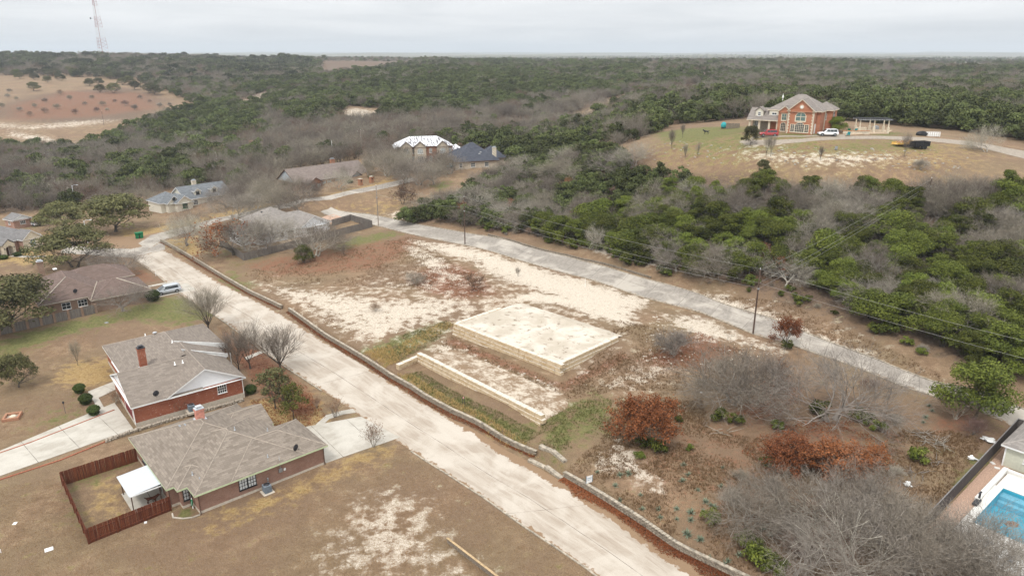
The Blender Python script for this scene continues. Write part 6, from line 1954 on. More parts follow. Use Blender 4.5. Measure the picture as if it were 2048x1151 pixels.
order = np.argsort(np.hypot(Pn[:, 0], Pn[:, 1])); rest_j, rest_b = [], []
for i in order:
    x, y, z = float(Pn[i, 0]), float(Pn[i, 1]), float(z_[i])
    u = gq.random(); c = cl[i] + gq.normal(0, .07); px = qx[i]
    c += .1 if px < 1250 else 0.0
    if u < .1: continue
    if c > .445:
        if nj < 300: plant_at('juniper', 'juniper', 'bright green juniper in the wood on the slope above the upper street', 'tree', (x, y, z - .1), float(gq.uniform(3.6, 7.0)), wide=float(gq.uniform(.95, 1.35)), group='junipers on the slope above the street'); nj += 1
        else: rest_j.append((x, y, z))
    elif c > .425 and u > .6:
        plant_at('rust_oak', 'rust_oak', 'brown leaved oak among the junipers on the slope above the upper street', 'tree', (x, y, z - .1), float(gq.uniform(3.5, 5.5)), group='brown leaved oaks on the slope')
    else:
        if nb < 300: plant_at('bare_oak', 'bare_oak', 'grey bare oak in the wood on the slope above the upper street', 'tree', (x, y, z - .1), float(gq.uniform(5, 8)), wide=float(gq.uniform(1., 1.35)), group='bare oaks on the slope above the street'); nb += 1
        else: rest_b.append((x, y, z))
# bushes along the foot of the slope
Pb = jitter_points(100, 200, lambda r: 2.5, 15); zb = hgt(Pb[:, 0], Pb[:, 1]); bx_, by_ = to_px(Pb[:, 0], Pb[:, 1], zb)
FOOT = [(960,462),(1050,478),(1200,512),(1330,552),(1440,572),(1560,598),(1700,655),(1850,720),(1850,695),(1680,618),(1560,572),(1440,545),(1330,530),(1200,485),(1050,458)]
sel = np.where(in_poly(bx_, by_, FOOT))[0]
for i in sel:
    u = gq.random()
    loc = (float(Pb[i, 0]), float(Pb[i, 1]), float(zb[i]) - .05)
    if u < .48: plant_at('juniper_bush', 'juniper_bush', 'low juniper bush at the foot of the wooded slope by the upper street', 'bush', loc, float(gq.uniform(.9, 2.6)), group='juniper bushes at the foot of the slope')
    elif u < .66: plant_at('thicket', 'thicket', 'leafless brush at the foot of the wooded slope by the upper street', 'shrub', loc, float(gq.uniform(1.0, 2.4)), group='brush at the foot of the slope')

# far woods: one object per kind, the trees as instances
def merge_mesh(name, meshes, mats):
    bm = bmesh.new()
    for i, me in enumerate(meshes):
        n0 = len(bm.faces); bm.from_mesh(me); bm.faces.ensure_lookup_table()
        for f in bm.faces[n0:]: f.material_index = i
    out = bpy.data.meshes.new(name); bm.to_mesh(out); bm.free()
    for m_ in mats: out.materials.append(m_)
    return out
def far_variants(kd):
    out = []
    for k in range(3):
        if kd == 'green':
            L = lobes(800 + k, 20, 2.6, .8, 4.2, lobe=(.26, .44), taper=.2)
            out.append(lobed_leaves('far_juniper', L, 120, .21, L_JUNF, 810 + k, flat=.75))
        elif kd == 'oak':
            L = lobes(830 + k, 16, 3.9, 1.8, 4.6, lobe=(.25, .4))
            t = Tree(835 + k, 5, trunks=1, lens=(.3, .4), kids=(5,), r0=.04)
            out.append(merge_mesh('far_oak', [lobed_leaves('c', L, 60, .4, L_OAKF, 840 + k, flat=.6), t.wood('t', T_DARK, sides=(4, 3))], [L_OAKF, T_DARK]))
        else:
            t = Tree(860 + k, 6.2, trunks=1 + k % 3, lens=(.2, .42, .3, .2, .12), kids=(5, 5, 5, 4), up=.08, wig=.25, lean=.2, r0=.024, flat=.8)
            out.append(merge_mesh('far_bare', [t.wood('t', T_DARK, sides=(4, 3), lv_to=1), t.wood('c', tw_, sides=(4, 3), lv_from=2, twig_r=1.9)], [T_DARK, tw_]))
    return out
L_JUNF = leaf_mat('distant juniper needles', (.036, .048, .016), (.13, .145, .046))
T_TWIGF = bark_mat('distant twigs', (.13, .108, .086), (.27, .232, .19)); T_TWIGR = bark_mat('distant russet twigs', (.13, .082, .062), (.22, .15, .115))
L_OAKF = leaf_mat('distant oak leaves', (.03, .036, .016), (.105, .11, .05), .3)
tw_ = T_TWIGF
def scatter(name, label, cat, pts, meshes, seed):
    """pts: (x, y, z, scale)"""
    g = np.random.default_rng(seed); n = len(pts)
    pc_ = bpy.data.collections.new(name + '_kinds')
    for i, me in enumerate(meshes):
        pc_.objects.link(bpy.data.objects.new('%s_kind_%d' % (name, i), me))
    me = bpy.data.meshes.new(name)
    me.vertices.add(n); me.vertices.foreach_set('co', np.array([p[:3] for p in pts], 'f').ravel())
    a = me.attributes.new('scl', 'FLOAT', 'POINT'); a.data.foreach_set('value', np.array([p[3] for p in pts], 'f'))
    a = me.attributes.new('spin', 'FLOAT', 'POINT'); a.data.foreach_set('value', g.uniform(0, 6.28, n).astype('f'))
    a = me.attributes.new('pick', 'INT', 'POINT'); a.data.foreach_set('value', g.integers(0, len(meshes), n).astype('i'))
    o = link_mesh(name, me); o['kind'] = 'stuff'; o['label'] = label; o['category'] = cat
    ng = bpy.data.node_groups.new(name, 'GeometryNodeTree')
    ng.interface.new_socket('Geometry', in_out='INPUT', socket_type='NodeSocketGeometry')
    ng.interface.new_socket('Geometry', in_out='OUTPUT', socket_type='NodeSocketGeometry')
    N = ng.nodes; gi = N.new('NodeGroupInput'); go = N.new('NodeGroupOutput')
    iop = N.new('GeometryNodeInstanceOnPoints'); ci = N.new('GeometryNodeCollectionInfo')
    ci.inputs['Collection'].default_value = pc_; ci.inputs['Separate Children'].default_value = True; ci.inputs['Reset Children'].default_value = True
    def attr(nm, ty):
        q = N.new('GeometryNodeInputNamedAttribute'); q.data_type = ty; q.inputs['Name'].default_value = nm; return q.outputs['Attribute']
    cx = N.new('ShaderNodeCombineXYZ'); ng.links.new(attr('spin', 'FLOAT'), cx.inputs['Z'])
    ng.links.new(gi.outputs[0], iop.inputs['Points']); ng.links.new(ci.outputs[0], iop.inputs['Instance'])
    iop.inputs['Pick Instance'].default_value = True
    ng.links.new(attr('pick', 'INT'), iop.inputs['Instance Index']); ng.links.new(cx.outputs[0], iop.inputs['Rotation']); ng.links.new(attr('scl', 'FLOAT'), iop.inputs['Scale'])
    ng.links.new(iop.outputs[0], go.inputs[0])
    o.modifiers.new('scatter', 'NODES').node_group = ng
    return o
Pf = np.concatenate([jitter_points(205, 1500, lambda r: max(4.9, r / 120.), 25), jitter_points(1500, 5200, lambda r: r / 105., 26)])
zf = hgt(Pf[:, 0], Pf[:, 1]); fx, fy = to_px(Pf[:, 0], Pf[:, 1], zf)
ok = np.zeros(len(Pf), bool)
for w_ in WOODS: ok |= in_poly(fx, fy, w_)
ok |= (np.hypot(Pf[:, 0], Pf[:, 1]) > 1500)
for w_ in CLEAR: ok &= ~in_poly(fx, fy, w_)
ok &= ~in_poly(fx, fy, SLOPE)
Pf, zf, fx, fy = Pf[ok], zf[ok], fx[ok], fy[ok]
rf_ = np.hypot(Pf[:, 0], Pf[:, 1])
cl = vnoise(Pf[:, 0] / 75., Pf[:, 1] / 75., 41) * .34 + vnoise(Pf[:, 0] / 16., Pf[:, 1] / 16., 42) * .33 + np.random.default_rng(3).random(len(Pf)) * .33
# evergreen on the hill and the plateau, bare along the valley
bias = np.full(len(Pf), -.02)
bias += .13 * in_poly(fx, fy, [(480,215),(620,160),(860,118),(1300,118),(1250,185),(1080,200),(1000,225),(850,235),(620,240)])
bias += .05 * in_poly(fx, fy, WOODS[2])
bias -= .06 * in_poly(fx, fy, [(520,330),(560,255),(760,245),(1000,215),(1220,190),(1240,250),(1180,300),(900,290),(700,330)])
bias -= .03 * in_poly(fx, fy, [(-400,440),(-400,290),(300,270),(420,340),(560,345),(440,420)])
bias += .14 * in_poly(fx, fy, [(280,300),(330,240),(480,230),(560,270),(480,310)])
v = cl + bias
gz = np.random.default_rng(6)
sc = np.minimum(Pf[:, 2] / 4.4, np.where(rf_ > 1500, 1.7, 2.0)) * np.where(gz.random(len(Pf)) < .05, 1.6, gz.uniform(.75, 1.4, len(Pf))) * 1.12 * (1 - .36 * smooth01(rf_, 450, 900))
keep = gz.random(len(Pf)) < np.where(rf_ > 1500, .8, .96)
isg = keep & (v > .5); isb = keep & ~(v > .5)
rows = np.stack([Pf[:, 0], Pf[:, 1], zf - .15, sc], -1)
oakish = isg & (fy < 170) & (fx < 620)
isg &= ~(oakish & (gz.random(len(Pf)) < .6)); oakish &= ~isg
red = isb & (gz.random(len(Pf)) < .12); isb &= ~red
scatter('juniper_woodland', 'dark green juniper woodland covering the far hills', 'woodland', np.concatenate([rows[isg]] + ([np.array([(*p, 1.) for p in rest_j])] if rest_j else [])), far_variants('green'), 1)
bare_rows = np.concatenate([rows[isb]] + ([np.array([(*p, 1.) for p in rest_b])] if rest_b else []))
fb = far_variants('bare'); scatter('bare_woodland', 'grey leafless oak woodland in the valley and on the far hills', 'woodland', bare_rows, fb, 2)
tw_ = T_TWIGR; scatter('russet_woodland', 'reddish brown leafless trees scattered through the far woodland', 'woodland', rows[red], far_variants('bare'), 3)
# open oaks round the brown field on the left, each its own
OAK_F = [(70,160),(95,165),(122,162),(30,152),(10,150),(170,148),(150,152),(200,150),(220,158),(105,153),(180,172),(198,170),(68,182),(60,150),(245,170),(260,168),(270,180),(300,186),(200,185),(228,186),(310,190),(140,148),(40,158),(85,150),(238,158),(255,160)]
for px, py in OAK_F:
    p = gr(px, py); plant_at('field_oak', 'live_oak', 'dark live oak standing on the brown field on the left', 'tree', (p.x, p.y, p.z - .2), float(gq.uniform(7, 10)), group='oaks on the brown field')
for px, py in ((33,200),(15,195),(70,215),(115,218),(170,210),(195,224),(215,222),(250,212),(320,215),(340,212),(5,215),(60,232),(300,205),(350,222),(90,205),(140,200),(185,198),(230,205),(270,220),(40,222),(150,228),(120,190),(280,198),(330,228),(20,185),(205,212),(90,226)):
    p = gr(px, py); plant_at('field_bush', 'thicket', 'leafless bush dotted over the brown field on the left', 'bush', (p.x, p.y, p.z - .2), float(gq.uniform(3, 6)), group='bushes on the brown field')
for px, py in ((1165,215),(1180,213),(1195,210),(1150,222),(1205,218)):
    p = gr(px, py); plant_at('bare_tree', 'bare_oak', 'tall pale bare tree in the clearing among the far woods', 'tree', (p.x, p.y, p.z - .2), float(gq.uniform(10, 14)), wide=.75, group='tall bare trees in the clearing')
far_oaks = rows[oakish]
scatter('oak_woodland', 'dark live oak woodland along the ridge on the left', 'woodland', far_oaks, far_variants('oak'), 4)
print('WOODS', nj, nb, len(rest_j), len(rest_b), isg.sum(), isb.sum(), red.sum(), len(far_oaks))

# ================================================================== HILLTOP GARDEN
ribbon('driveway', G((2100,330),(1950,293),(1850,282),(1760,278),(1680,279),(1600,285),(1540,291),(1490,289),(1478,283)), G((2100,308),(1950,284),(1850,275),(1760,272),(1680,273),(1600,278),(1545,281),(1510,280),(1500,278)), simple('gravel drive', (.3, .255, .205), .95, .2, 2.), .05, 1.5, 4)
ribbon('driveway', G((1500,278),(1540,275),(1600,274),(1690,273)), G((1505,274),(1540,272),(1600,272),(1690,269)), simple('gravel drive', (.3, .255, .205), .95, .2, 2.), .06, 1.5, 3)
jw = lambda x, y, z=0.: to_world(rj, x, y, z)
# pergola
p0 = gr(1742, 263)
pg = thing('pergola', 'flat roofed grey pergola on stone columns right of the hilltop house', 'pergola', tuple(p0), R(-6))
for i, x in enumerate((-3.6, 0, 3.6)):
    for y in (-1.6, 1.6):
        m = MB(); m.bbox((-.28, -.28, -.4), (.28, .28, 1.3), .04); m.bbox((-.13, -.13, 1.3), (.13, .13, 3.1), .02); m.build('column', [M_cream], pg, (x, y, 0))
m = MB(); m.bbox((-4.3, -2.2, 3.1), (4.3, -1.9, 3.35), .02); m.bbox((-4.3, 1.9, 3.1), (4.3, 2.2, 3.35), .02); m.build('beam', M_grey, pg)
for i in range(15):
    m = MB(); m.bbox((-.06, -2.5, 3.35), (.06, 2.5, 3.52), .01); m.build('rafter', M_dark, pg, (-4.1 + i * .585, 0, 0))
m = MB(); m.bbox((-3.9, .6, 0), (-1.0, 1.3, 1.0), .04); m.build('counter', M_cream, pg)
m = MB(); m.bbox((.6, .7, .5), (2.2, 1.4, 1.2), .05); m.blob((1.4, 1.05, 1.2), (.75, .35, .3), 10, 6); m.build('grill', M_grey, pg)
o = patch_mesh('patio', G((1690,271),(1775,268),(1785,261),(1695,262)), simple('tan patio', (.42, .32, .22), .9), .12)
wl = thing('stone_terrace_wall', 'low cream stone wall in front of the pergola', 'wall', tuple(gr(1712, 268)), R(-4))
for i in range(9):
    m = MB(); m.bbox((-3.4 + i*.75, -.2, -.3), (-2.7 + i*.75, .2, .75), .03); m.build('block', M_cream, wl)
m = MB(); m.bbox((-3.5, -.28, .75), (3.4, .28, .87), .03); m.build('coping', M_orange, wl)
def garden_chair(label, loc, rz, mat):
    t = thing('garden_chair', label, 'chair', loc, rz, 'plastic garden chairs by the pergola')
    m = MB(); m.bbox((-.38, -.4, .32), (.38, .35, .38), .02); m.build('seat', mat, t)
    m = MB(); m.bbox((-.36, 0, 0), (.36, .05, .85), .02, 0, Matrix.Translation((0, .33, .34)) @ Matrix.Rotation(R(-20), 4, 'X')); m.build('backrest', mat, t)
    for sx in (-1, 1):
        m = MB(); m.bbox((sx*.38 - .05, -.42, .55), (sx*.38 + .05, .4, .6), .01); m.build('armrest', mat, t)
        for sy in (-.38, .3):
            m = MB(); m.bbox((-.035, -.035, 0), (.035, .035, .56), .01); m.build('leg', mat, t, (sx*.36, sy, 0))
c1 = gr(1697, 266); c2 = gr(1709, 266); c3 = gr(1696, 272)
garden_chair('green plastic garden chair on the hilltop patio', tuple(c1 + Vector((0, 0, .1))), R(160), M_green)
garden_chair('turquoise plastic garden chair nearest the pergola', tuple(c2 + Vector((0, 0, .1))), R(190), M_teal)
garden_chair('turquoise plastic garden chair below the terrace edge', tuple(c3), R(170), M_teal)
# stored shed things at the left of the hilltop
p = gr(1447, 257); t = thing('covered_grill', 'teal tarpaulin cover standing left of the hilltop house', 'cover', tuple(p))
m = MB(); m.blob((0, 0, .9), (.85, .7, 1.0), 10, 7, 0, .12); m.build('tarpaulin', M_teal, t); m = MB(); m.bbox((-.6, -.5, -.1), (.6, .5, .5), .05); m.build('base', M_dark, t)
p = gr(1465, 257); t = thing('panel_fence', 'short grey panel fence beside the teal cover on the hilltop', 'fence', tuple(p), R(-12))
for i in range(5):
    m = MB(); m.bbox((-1.9 + i*.78, -.03, -.1), (-1.16 + i*.78, .03, 1.5), .01); m.build('panel', M_timber, t)
p = gr(1672, 300); t = thing('drum', 'grey metal drum on the stony grass below the hilltop drive', 'drum', tuple(p))
m = MB(); m.lathe([(.0, 0), (.3, .0), (.31, .3), (.3, .32), (.31, .6), (.3, .88), (.0, .88)], 14); m.build('body', M_grey, t); m = MB(); m.lathe([(.31, .86), (.33, .88), (.31, .9)], 14); m.build('rim', M_dark, t)
p = gr(1866, 273); t = thing('pallet_stack', 'white pallets leaning at the edge of the wood on the hilltop', 'pallets', tuple(p), R(-10))
for i in range(6):
    m = MB()
    for j in range(3): m.bbox((-.04, -.5 + j*.45, 0), (.04, -.4 + j*.45, 1.2), .005)
    for j in range(5): m.bbox((-.06, -.55, .05 + j*.26), (-.03, .55, .17 + j*.26), .005)
    m.build('pallet', M_white, t, (-1.6 + i*.55, 0, 0), (0, R(14), R(80)))
p = gr(1843, 271); t = thing('tarp_heap', 'heap under a black tarpaulin beside the white pallets', 'heap', tuple(p)); m = MB(); m.blob((0, 0, .35), (1.5, .9, .8), 12, 7, 0, .25); m.build('tarpaulin', M_black, t)

# ================================================================== VEHICLES
def paint(name, col): 
    if name in MATS: return MATS[name]
    q = NT(name); MATS[name] = q.done(col, .28, Coat_Weight=.6, Specular_IOR_Level=.5); return MATS[name]
def car(name, label, loc, rz, col, kind='suv', L=4.9, W=1.9, H=1.75):
    """+X is forward"""
    t = thing(name, label, 'van' if kind == 'van' else 'car', loc, rz)
    st = {'suv': [(-.5,.55,1.0,.9), (-.485,.36,1.02,.97), (-.3,.32,1.02,1.), (.1,.32,1.0,1.), (.3,.33,.98,.99), (.44,.36,.86,.95), (.49,.45,.74,.86)],
          'van': [(-.5,.5,1.05,.92), (-.485,.34,1.06,.98), (-.3,.3,1.05,1.), (.1,.3,1.02,1.), (.3,.32,.98,.99), (.45,.36,.8,.94), (.495,.45,.68,.84)]}[kind]
    b = MB(); n = 10; base = []
    for (x, z0, z1, wf) in st:
        w_ = W/2*wf
        base.append([(x*L, -w_*.92, z0), (x*L, -w_, z0+.12), (x*L, -w_, z0+(z1-z0)*.6), (x*L, -w_*.94, z1), (x*L, -w_*.5, z1+.03), (x*L, w_*.5, z1+.03), (x*L, w_*.94, z1), (x*L, w_, z0+(z1-z0)*.6), (x*L, w_, z0+.12), (x*L, w_*.92, z0)])
    k0 = len(b.v); b.v += [p for r_ in base for p in r_]
    for i in range(len(st) - 1):
        for k in range(n):
            b.f.append((k0+i*n+k, k0+i*n+(k+1)%n, k0+(i+1)*n+(k+1)%n, k0+(i+1)*n+k)); b.mi.append(0); b.sm.append(True)
    for i in (0, len(st) - 1): b.f.append(tuple(k0+i*n+k for k in range(n))); b.mi.append(0); b.sm.append(False)
    roof = {'suv': [(-.47, 1.0, .8), (-.43, H-.12, .78), (-.36, H, .76), (.02, H, .76), (.1, H-.1, .78), (.27, .97, .88)], 'van': [(-.485, 1.05, .84), (-.46, H-.1, .8), (-.4, H, .78), (.05, H, .78), (.13, H-.1, .8), (.36, .95, .9)]}[kind]
    # roof and pillars as one shell over the belt line
    top = [(x*L, z, W/2*wf) for x, z, wf in roof]
    for (xa, za, wa), (xb, zb, wb) in zip(top[:-1], top[1:]):
        b.face([(xa, -wa, za), (xb, -wb, zb), (xb, wb, zb), (xa, wa, za)], 0, True)
    for sy in (-1, 1):
        side = [(x, sy*w_, z) for x, z, w_ in top]
        poly = [(x, sy*(W/2*.94), .98) for x, _, _ in (top[0], top[-1])]
        b.face(([poly[0]] + side + [poly[1]])[::sy])
    b.build('body', paint('car paint %s' % (col,), col), t)
    for sy in (-1, 1):                      # side windows
        xs = [-.42, -.24, -.23, -.06, -.05, .12]
        for i in range(3):
            xa, xb = xs[2*i]*L, xs[2*i+1]*L
            if kind == 'van': xa += .02*L; xb += .03*L
            zt = H - .16; g = MB(); zb_ = 1.06
            xt = xb if i < 2 else xb - .05*L
            yb_, yt = sy*(W/2*.905 + .012), sy*(W/2*.8 + .012)
            q = [(xa, yb_, zb_), (xb, yb_, zb_), (xt, yt, zt), (xa + (.03*L if i == 0 else 0), yt, zt)]
            g.face(q[::-sy] if sy < 0 else q[::-1]); o = g.build('side_window', M_glassdark, t)
            o.modifiers.new('thick', 'SOLIDIFY').thickness = .02
    def pane(nm, xa, za, wa, xb, zb, wb):
        g = MB(); g.face([(xa, -wa, za), (xb, -wb, zb), (xb, wb, zb), (xa, wa, za)][::-1]); o = g.build(nm, M_glassdark, t); o.modifiers.new('thick', 'SOLIDIFY').thickness = .02
    (xa, za, wa), (xb, zb, wb) = top[4], top[5]
    pane('windscreen', xa + .03, za + .0, wa*.93, xb - .06, zb + .1, wb*.9)
    (xa, za, wa), (xb, zb, wb) = top[0], top[1]
    pane('rear_window', xa - .015, za + .1, wa*.92, xb - .02, zb - .02, wb*.92)
    for sx, sy in ((.31, 1), (.31, -1), (-.31, 1), (-.31, -1)):
        r = .35
        w_ = MB(); w_.tube([(0, -.11, 0), (0, .11, 0)], r, 16, 0, True, True); w = w_.build('wheel', M_rubber, t, (sx*L, sy*(W/2 - .1), r))
        c = MB(); c.tube([(0, .1*sy, 0), (0, .125*sy, 0)], r*.62, 10, 0, True, False); c.build('rim', M_grey, w)
        ar = MB(); ar.tube([(r*1.18*math.cos(a), 0, r*1.18*math.sin(a)) for a in np.linspace(0, math.pi, 9)], .05, 4); ar.build('wheel_arch', M_dark, t, (sx*L, sy*(W/2 - .015), r))
    for sy in (-1, 1):
        m = MB(); m.bbox((L*.455, sy*W*.36 - .16, .68), (L*.49, sy*W*.36 + .16, .82), .02); m.build('headlight', simple('lamp glass', (.7, .72, .72), .2, .03), t)
        m = MB(); m.bbox((-L*.505, sy*W*.42 - .1, .8), (-L*.485, sy*W*.42 + .1, 1.05), .02); m.build('tail_light', simple('red lamp glass', (.35, .01, .01), .3, .05), t)
        m = MB(); m.bbox((L*.14, sy*W*.5 - .02*sy, 1.02), (L*.17, sy*W*.57, 1.15), .02) if sy > 0 else m.bbox((L*.14, -W*.57, 1.02), (L*.17, -W*.5 + .02, 1.15), .02); m.build('mirror', M_dark, t)
    m = MB(); m.bbox((L*.47, -W*.4, .36), (L*.505, W*.4, .55), .03); m.build('bumper', M_dark, t)
    return t
p = to_world(rc, 13.3, 2.7); car('minivan', 'silver minivan parked on the short driveway by the hip roof house', (p.x, p.y, h1(p.x, p.y) + .06), R(40 + 180), (.42, .45, .48), 'van', 5.1, 1.98, 1.78)
p = gr(1655, 272); car('white_car', 'white sport utility car parked at the garage of the hilltop house', (p.x, p.y, p.z + .06), R(172), (.78, .79, .8), 'suv', 4.9, 1.93, 1.8)
p = gr(1536, 273); car('red_car', 'red sport utility car parked below the porch of the hilltop house', (p.x, p.y, p.z + .07), R(176), (.36, .012, .02), 'suv', 4.7, 1.9, 1.75)
p = gr(903, 336); car('teal_car', 'teal car parked beside the charcoal roofed house', (p.x, p.y, p.z + .06), R(235), (.1, .22, .25), 'suv', 4.6, 1.85, 1.6)
p = gr(68, 451); car('white_car', 'white car half hidden behind the small round evergreen', (p.x, p.y, p.z + .06), R(150), (.72, .74, .76), 'suv', 4.6, 1.85, 1.5)
# trailers
p = gr(1838, 297); t = thing('dump_trailer', 'black high sided dump trailer on the hilltop grass', 'trailer', tuple(p), R(14))
m = MB(); m.box((-2.1, -1, .62), (2.1, 1, .72))
for (a, b) in (((-2.1, -1.02, .7), (2.1, -.96, 1.75)), ((-2.1, .96, .7), (2.1, 1.02, 1.75)), ((-2.14, -1, .7), (-2.08, 1, 1.75)), ((2.08, -1, .7), (2.14, 1, 1.75))): m.box(a, b)
m.build('bed', M_black, t)
for i in range(7):
    for sy in (-1.05, 1.05):
        m = MB(); m.bbox((-.04, -.04, .68), (.04, .04, 1.78), .01); m.build('stake', M_dark, t, (-1.95 + i*.65, sy, 0))
m = MB(); m.bbox((-2.4, -.5, .5), (2.2, -.42, .62), .01); m.bbox((-2.4, .42, .5), (2.2, .5, .62), .01); m.tube([(-2.3, -.46, .55), (-3.6, 0, .5)], .06, 5); m.tube([(-2.3, .46, .55), (-3.6, 0, .5)], .06, 5); m.build('chassis', M_dark, t)
for sx in (-.15, .75):
    for sy in (-1.12, 1.12):
        m = MB(); m.tube([(0, -.12, 0), (0, .12, 0)], .38, 14, 0, True, True); m.build('wheel', M_rubber, t, (sx, sy, .38))
p = gr(1806, 292); t = thing('flatbed_trailer', 'yellow flatbed trailer heaped with scrap left of the black dump trailer', 'trailer', tuple(p), R(8))
m = MB(); m.bbox((-2.4, -1.05, .5), (2.2, 1.05, .64), .03); m.build('bed', M_yellow, t)
for (a, b) in (((-2.4, -1.1, .64), (2.2, -1.03, .95)), ((-2.4, 1.03, .64), (2.2, 1.1, .95)), ((2.15, -1.05, .64), (2.22, 1.05, 1.3))):
    m = MB(); m.bbox(a, b, .01); m.build('side_rail', M_yellow, t)
m = MB()
for k in range(16):
    M_ = Matrix.Translation((random.uniform(-1.4, 1.8), random.uniform(-.7, .7), random.uniform(.7, 1.1))) @ Matrix.Rotation(random.uniform(0, 3), 4, 'Z') @ Matrix.Rotation(random.uniform(-.5, .5), 4, 'Y')
    m.bbox((-.6, -.1, -.06), (.6, .1, .06), .01, k % 2, M_)
o = m.build('scrap', [M_orange, M_cream], t); o['kind'] = 'stuff'
for sx in (-.4, .5):
    for sy in (-1.2, 1.2):
        m = MB(); m.tube([(0, -.1, 0), (0, .1, 0)], .34, 14, 0, True, True); m.build('wheel', M_rubber, t, (sx, sy, .34))
m = MB(); m.tube([(-2.3, -.5, .5), (-3.4, 0, .5)], .05, 5); m.tube([(-2.3, .5, .5), (-3.4, 0, .5)], .05, 5); m.build('drawbar', M_yellow, t)

# ================================================================== POLES AND WIRES
def util_pole(label, x, y, z, h, r=.15, mat=None, arm=None, insul=1, kit=True, name='utility_pole', lamp=False):
    t = thing(name, label, 'pole', (x, y, z))
    m = MB(); m.tube([(0, 0, -.5), (0, 0, h*.5), (0, 0, h)], [r, r*.85, r*.68], 10); m.build('pole', mat or M_pole, t)
    if insul:
        m = MB(); m.lathe([(.03, h), (.03, h+.12), (.09, h+.14), (.05, h+.2), (.09, h+.23), (.03, h+.3)], 8); m.build('insulator', M_white, t)
    if arm:
        m = MB(); m.bbox((-arm, -.06, h-.5), (arm, .06, h-.36), .01); o = m.build('crossarm', mat or M_pole, t, None, (0, 0, R(45)))
        for sx in (-arm+.1, 0, arm-.1):
            q = MB(); q.lathe([(.03, h-.36), (.07, h-.28), (.03, h-.16)], 6); q.build('insulator', M_white, o, (sx, 0, 0))
    if kit:
        m = MB(); m.bbox((-.2, -.24, h*.7), (.2, -.12, h*.7+.25), .02); m.build('bracket', M_grey, t)
    if lamp:
        m = MB(); m.tube([(0, 0, h-.4), (.6, 0, h+.1), (1.6, 0, h+.15)], .05, 6); m.build('lamp_arm', M_galv, t)
        m = MB(); m.blob((1.8, 0, h+.12), (.4, .16, .12), 10, 6); m.build('lamp_head', M_galv, t)
    return t
Pz = {}
for key, px, py, top, lab in (('a', 1506, 667, 539, 'tall dark utility pole on the lot beside the upper street'), ('b', 930, 488, 394, 'utility pole on the lot corner of the upper street in front of the wood'), ('c', 757, 452, 371, 'pale utility pole by the weathered fence end'), ('d', 1853, 412, 357, 'utility pole among the trees below the hilltop drive')):
    p = gr(px, py); v = top - 575.5
    h = CAM_H - p.y * (FPX*SN + v*CS) / (FPX*CS - v*SN) - p.z
    util_pole(lab, p.x, p.y, p.z, h, mat=M_pole if key != 'c' else simple('silvered pole', (.22, .18, .15), .9, .2)); Pz[key] = (Vector((p.x, p.y, p.z)), h)
v = Pz['a'][0] - Pz['b'][0]; q_ = Pz['a'][0] + v * .85
util_pole('utility pole at the far end of the upper street wires', q_.x, q_.y, h1(q_.x, q_.y), 10.6); Pz['e'] = (Vector((q_.x, q_.y, h1(q_.x, q_.y))), 10.6)
def wire(label, a, ha, b, hb, sag=.9, r=.016):
    A_, B_ = Pz[a][0] + Vector((0, 0, Pz[a][1]*ha)), Pz[b][0] + Vector((0, 0, Pz[b][1]*hb))
    pts = [A_.lerp(B_, t_) - Vector((0, 0, sag * 4 * t_ * (1 - t_))) for t_ in np.linspace(0, 1, 18)]
    m = MB(); m.tube(pts, r, 4); tag(m.build('power_line', M_wire, None, uv=False), label, 'wire')
wire('top power line from the tall dark pole to the pole in front of the wood', 'a', 1.01, 'b', 1.01)
wire('middle cable from the tall dark pole to the pole in front of the wood', 'a', .8, 'b', .8)
wire('lowest cable from the tall dark pole to the pole in front of the wood', 'a', .72, 'b', .72, 1.1)
wire('top power line from the tall dark pole to the right edge', 'a', 1.01, 'e', 1.01)
wire('lower cable from the tall dark pole to the right edge', 'a', .8, 'e', .8)
wire('upper of the three lines climbing from the tall dark pole to the hill pole', 'a', .99, 'd', .98, .6)
wire('middle of the three lines climbing from the tall dark pole to the hill pole', 'a', .8, 'd', .8, .6)
wire('lowest of the three lines climbing from the tall dark pole to the hill pole', 'a', .71, 'd', .72, .6)
wire('top power line between the pole in front of the wood and the pale pole', 'b', 1.01, 'c', 1.01)
wire('lower cable between the pole in front of the wood and the pale pole', 'b', .8, 'c', .8)
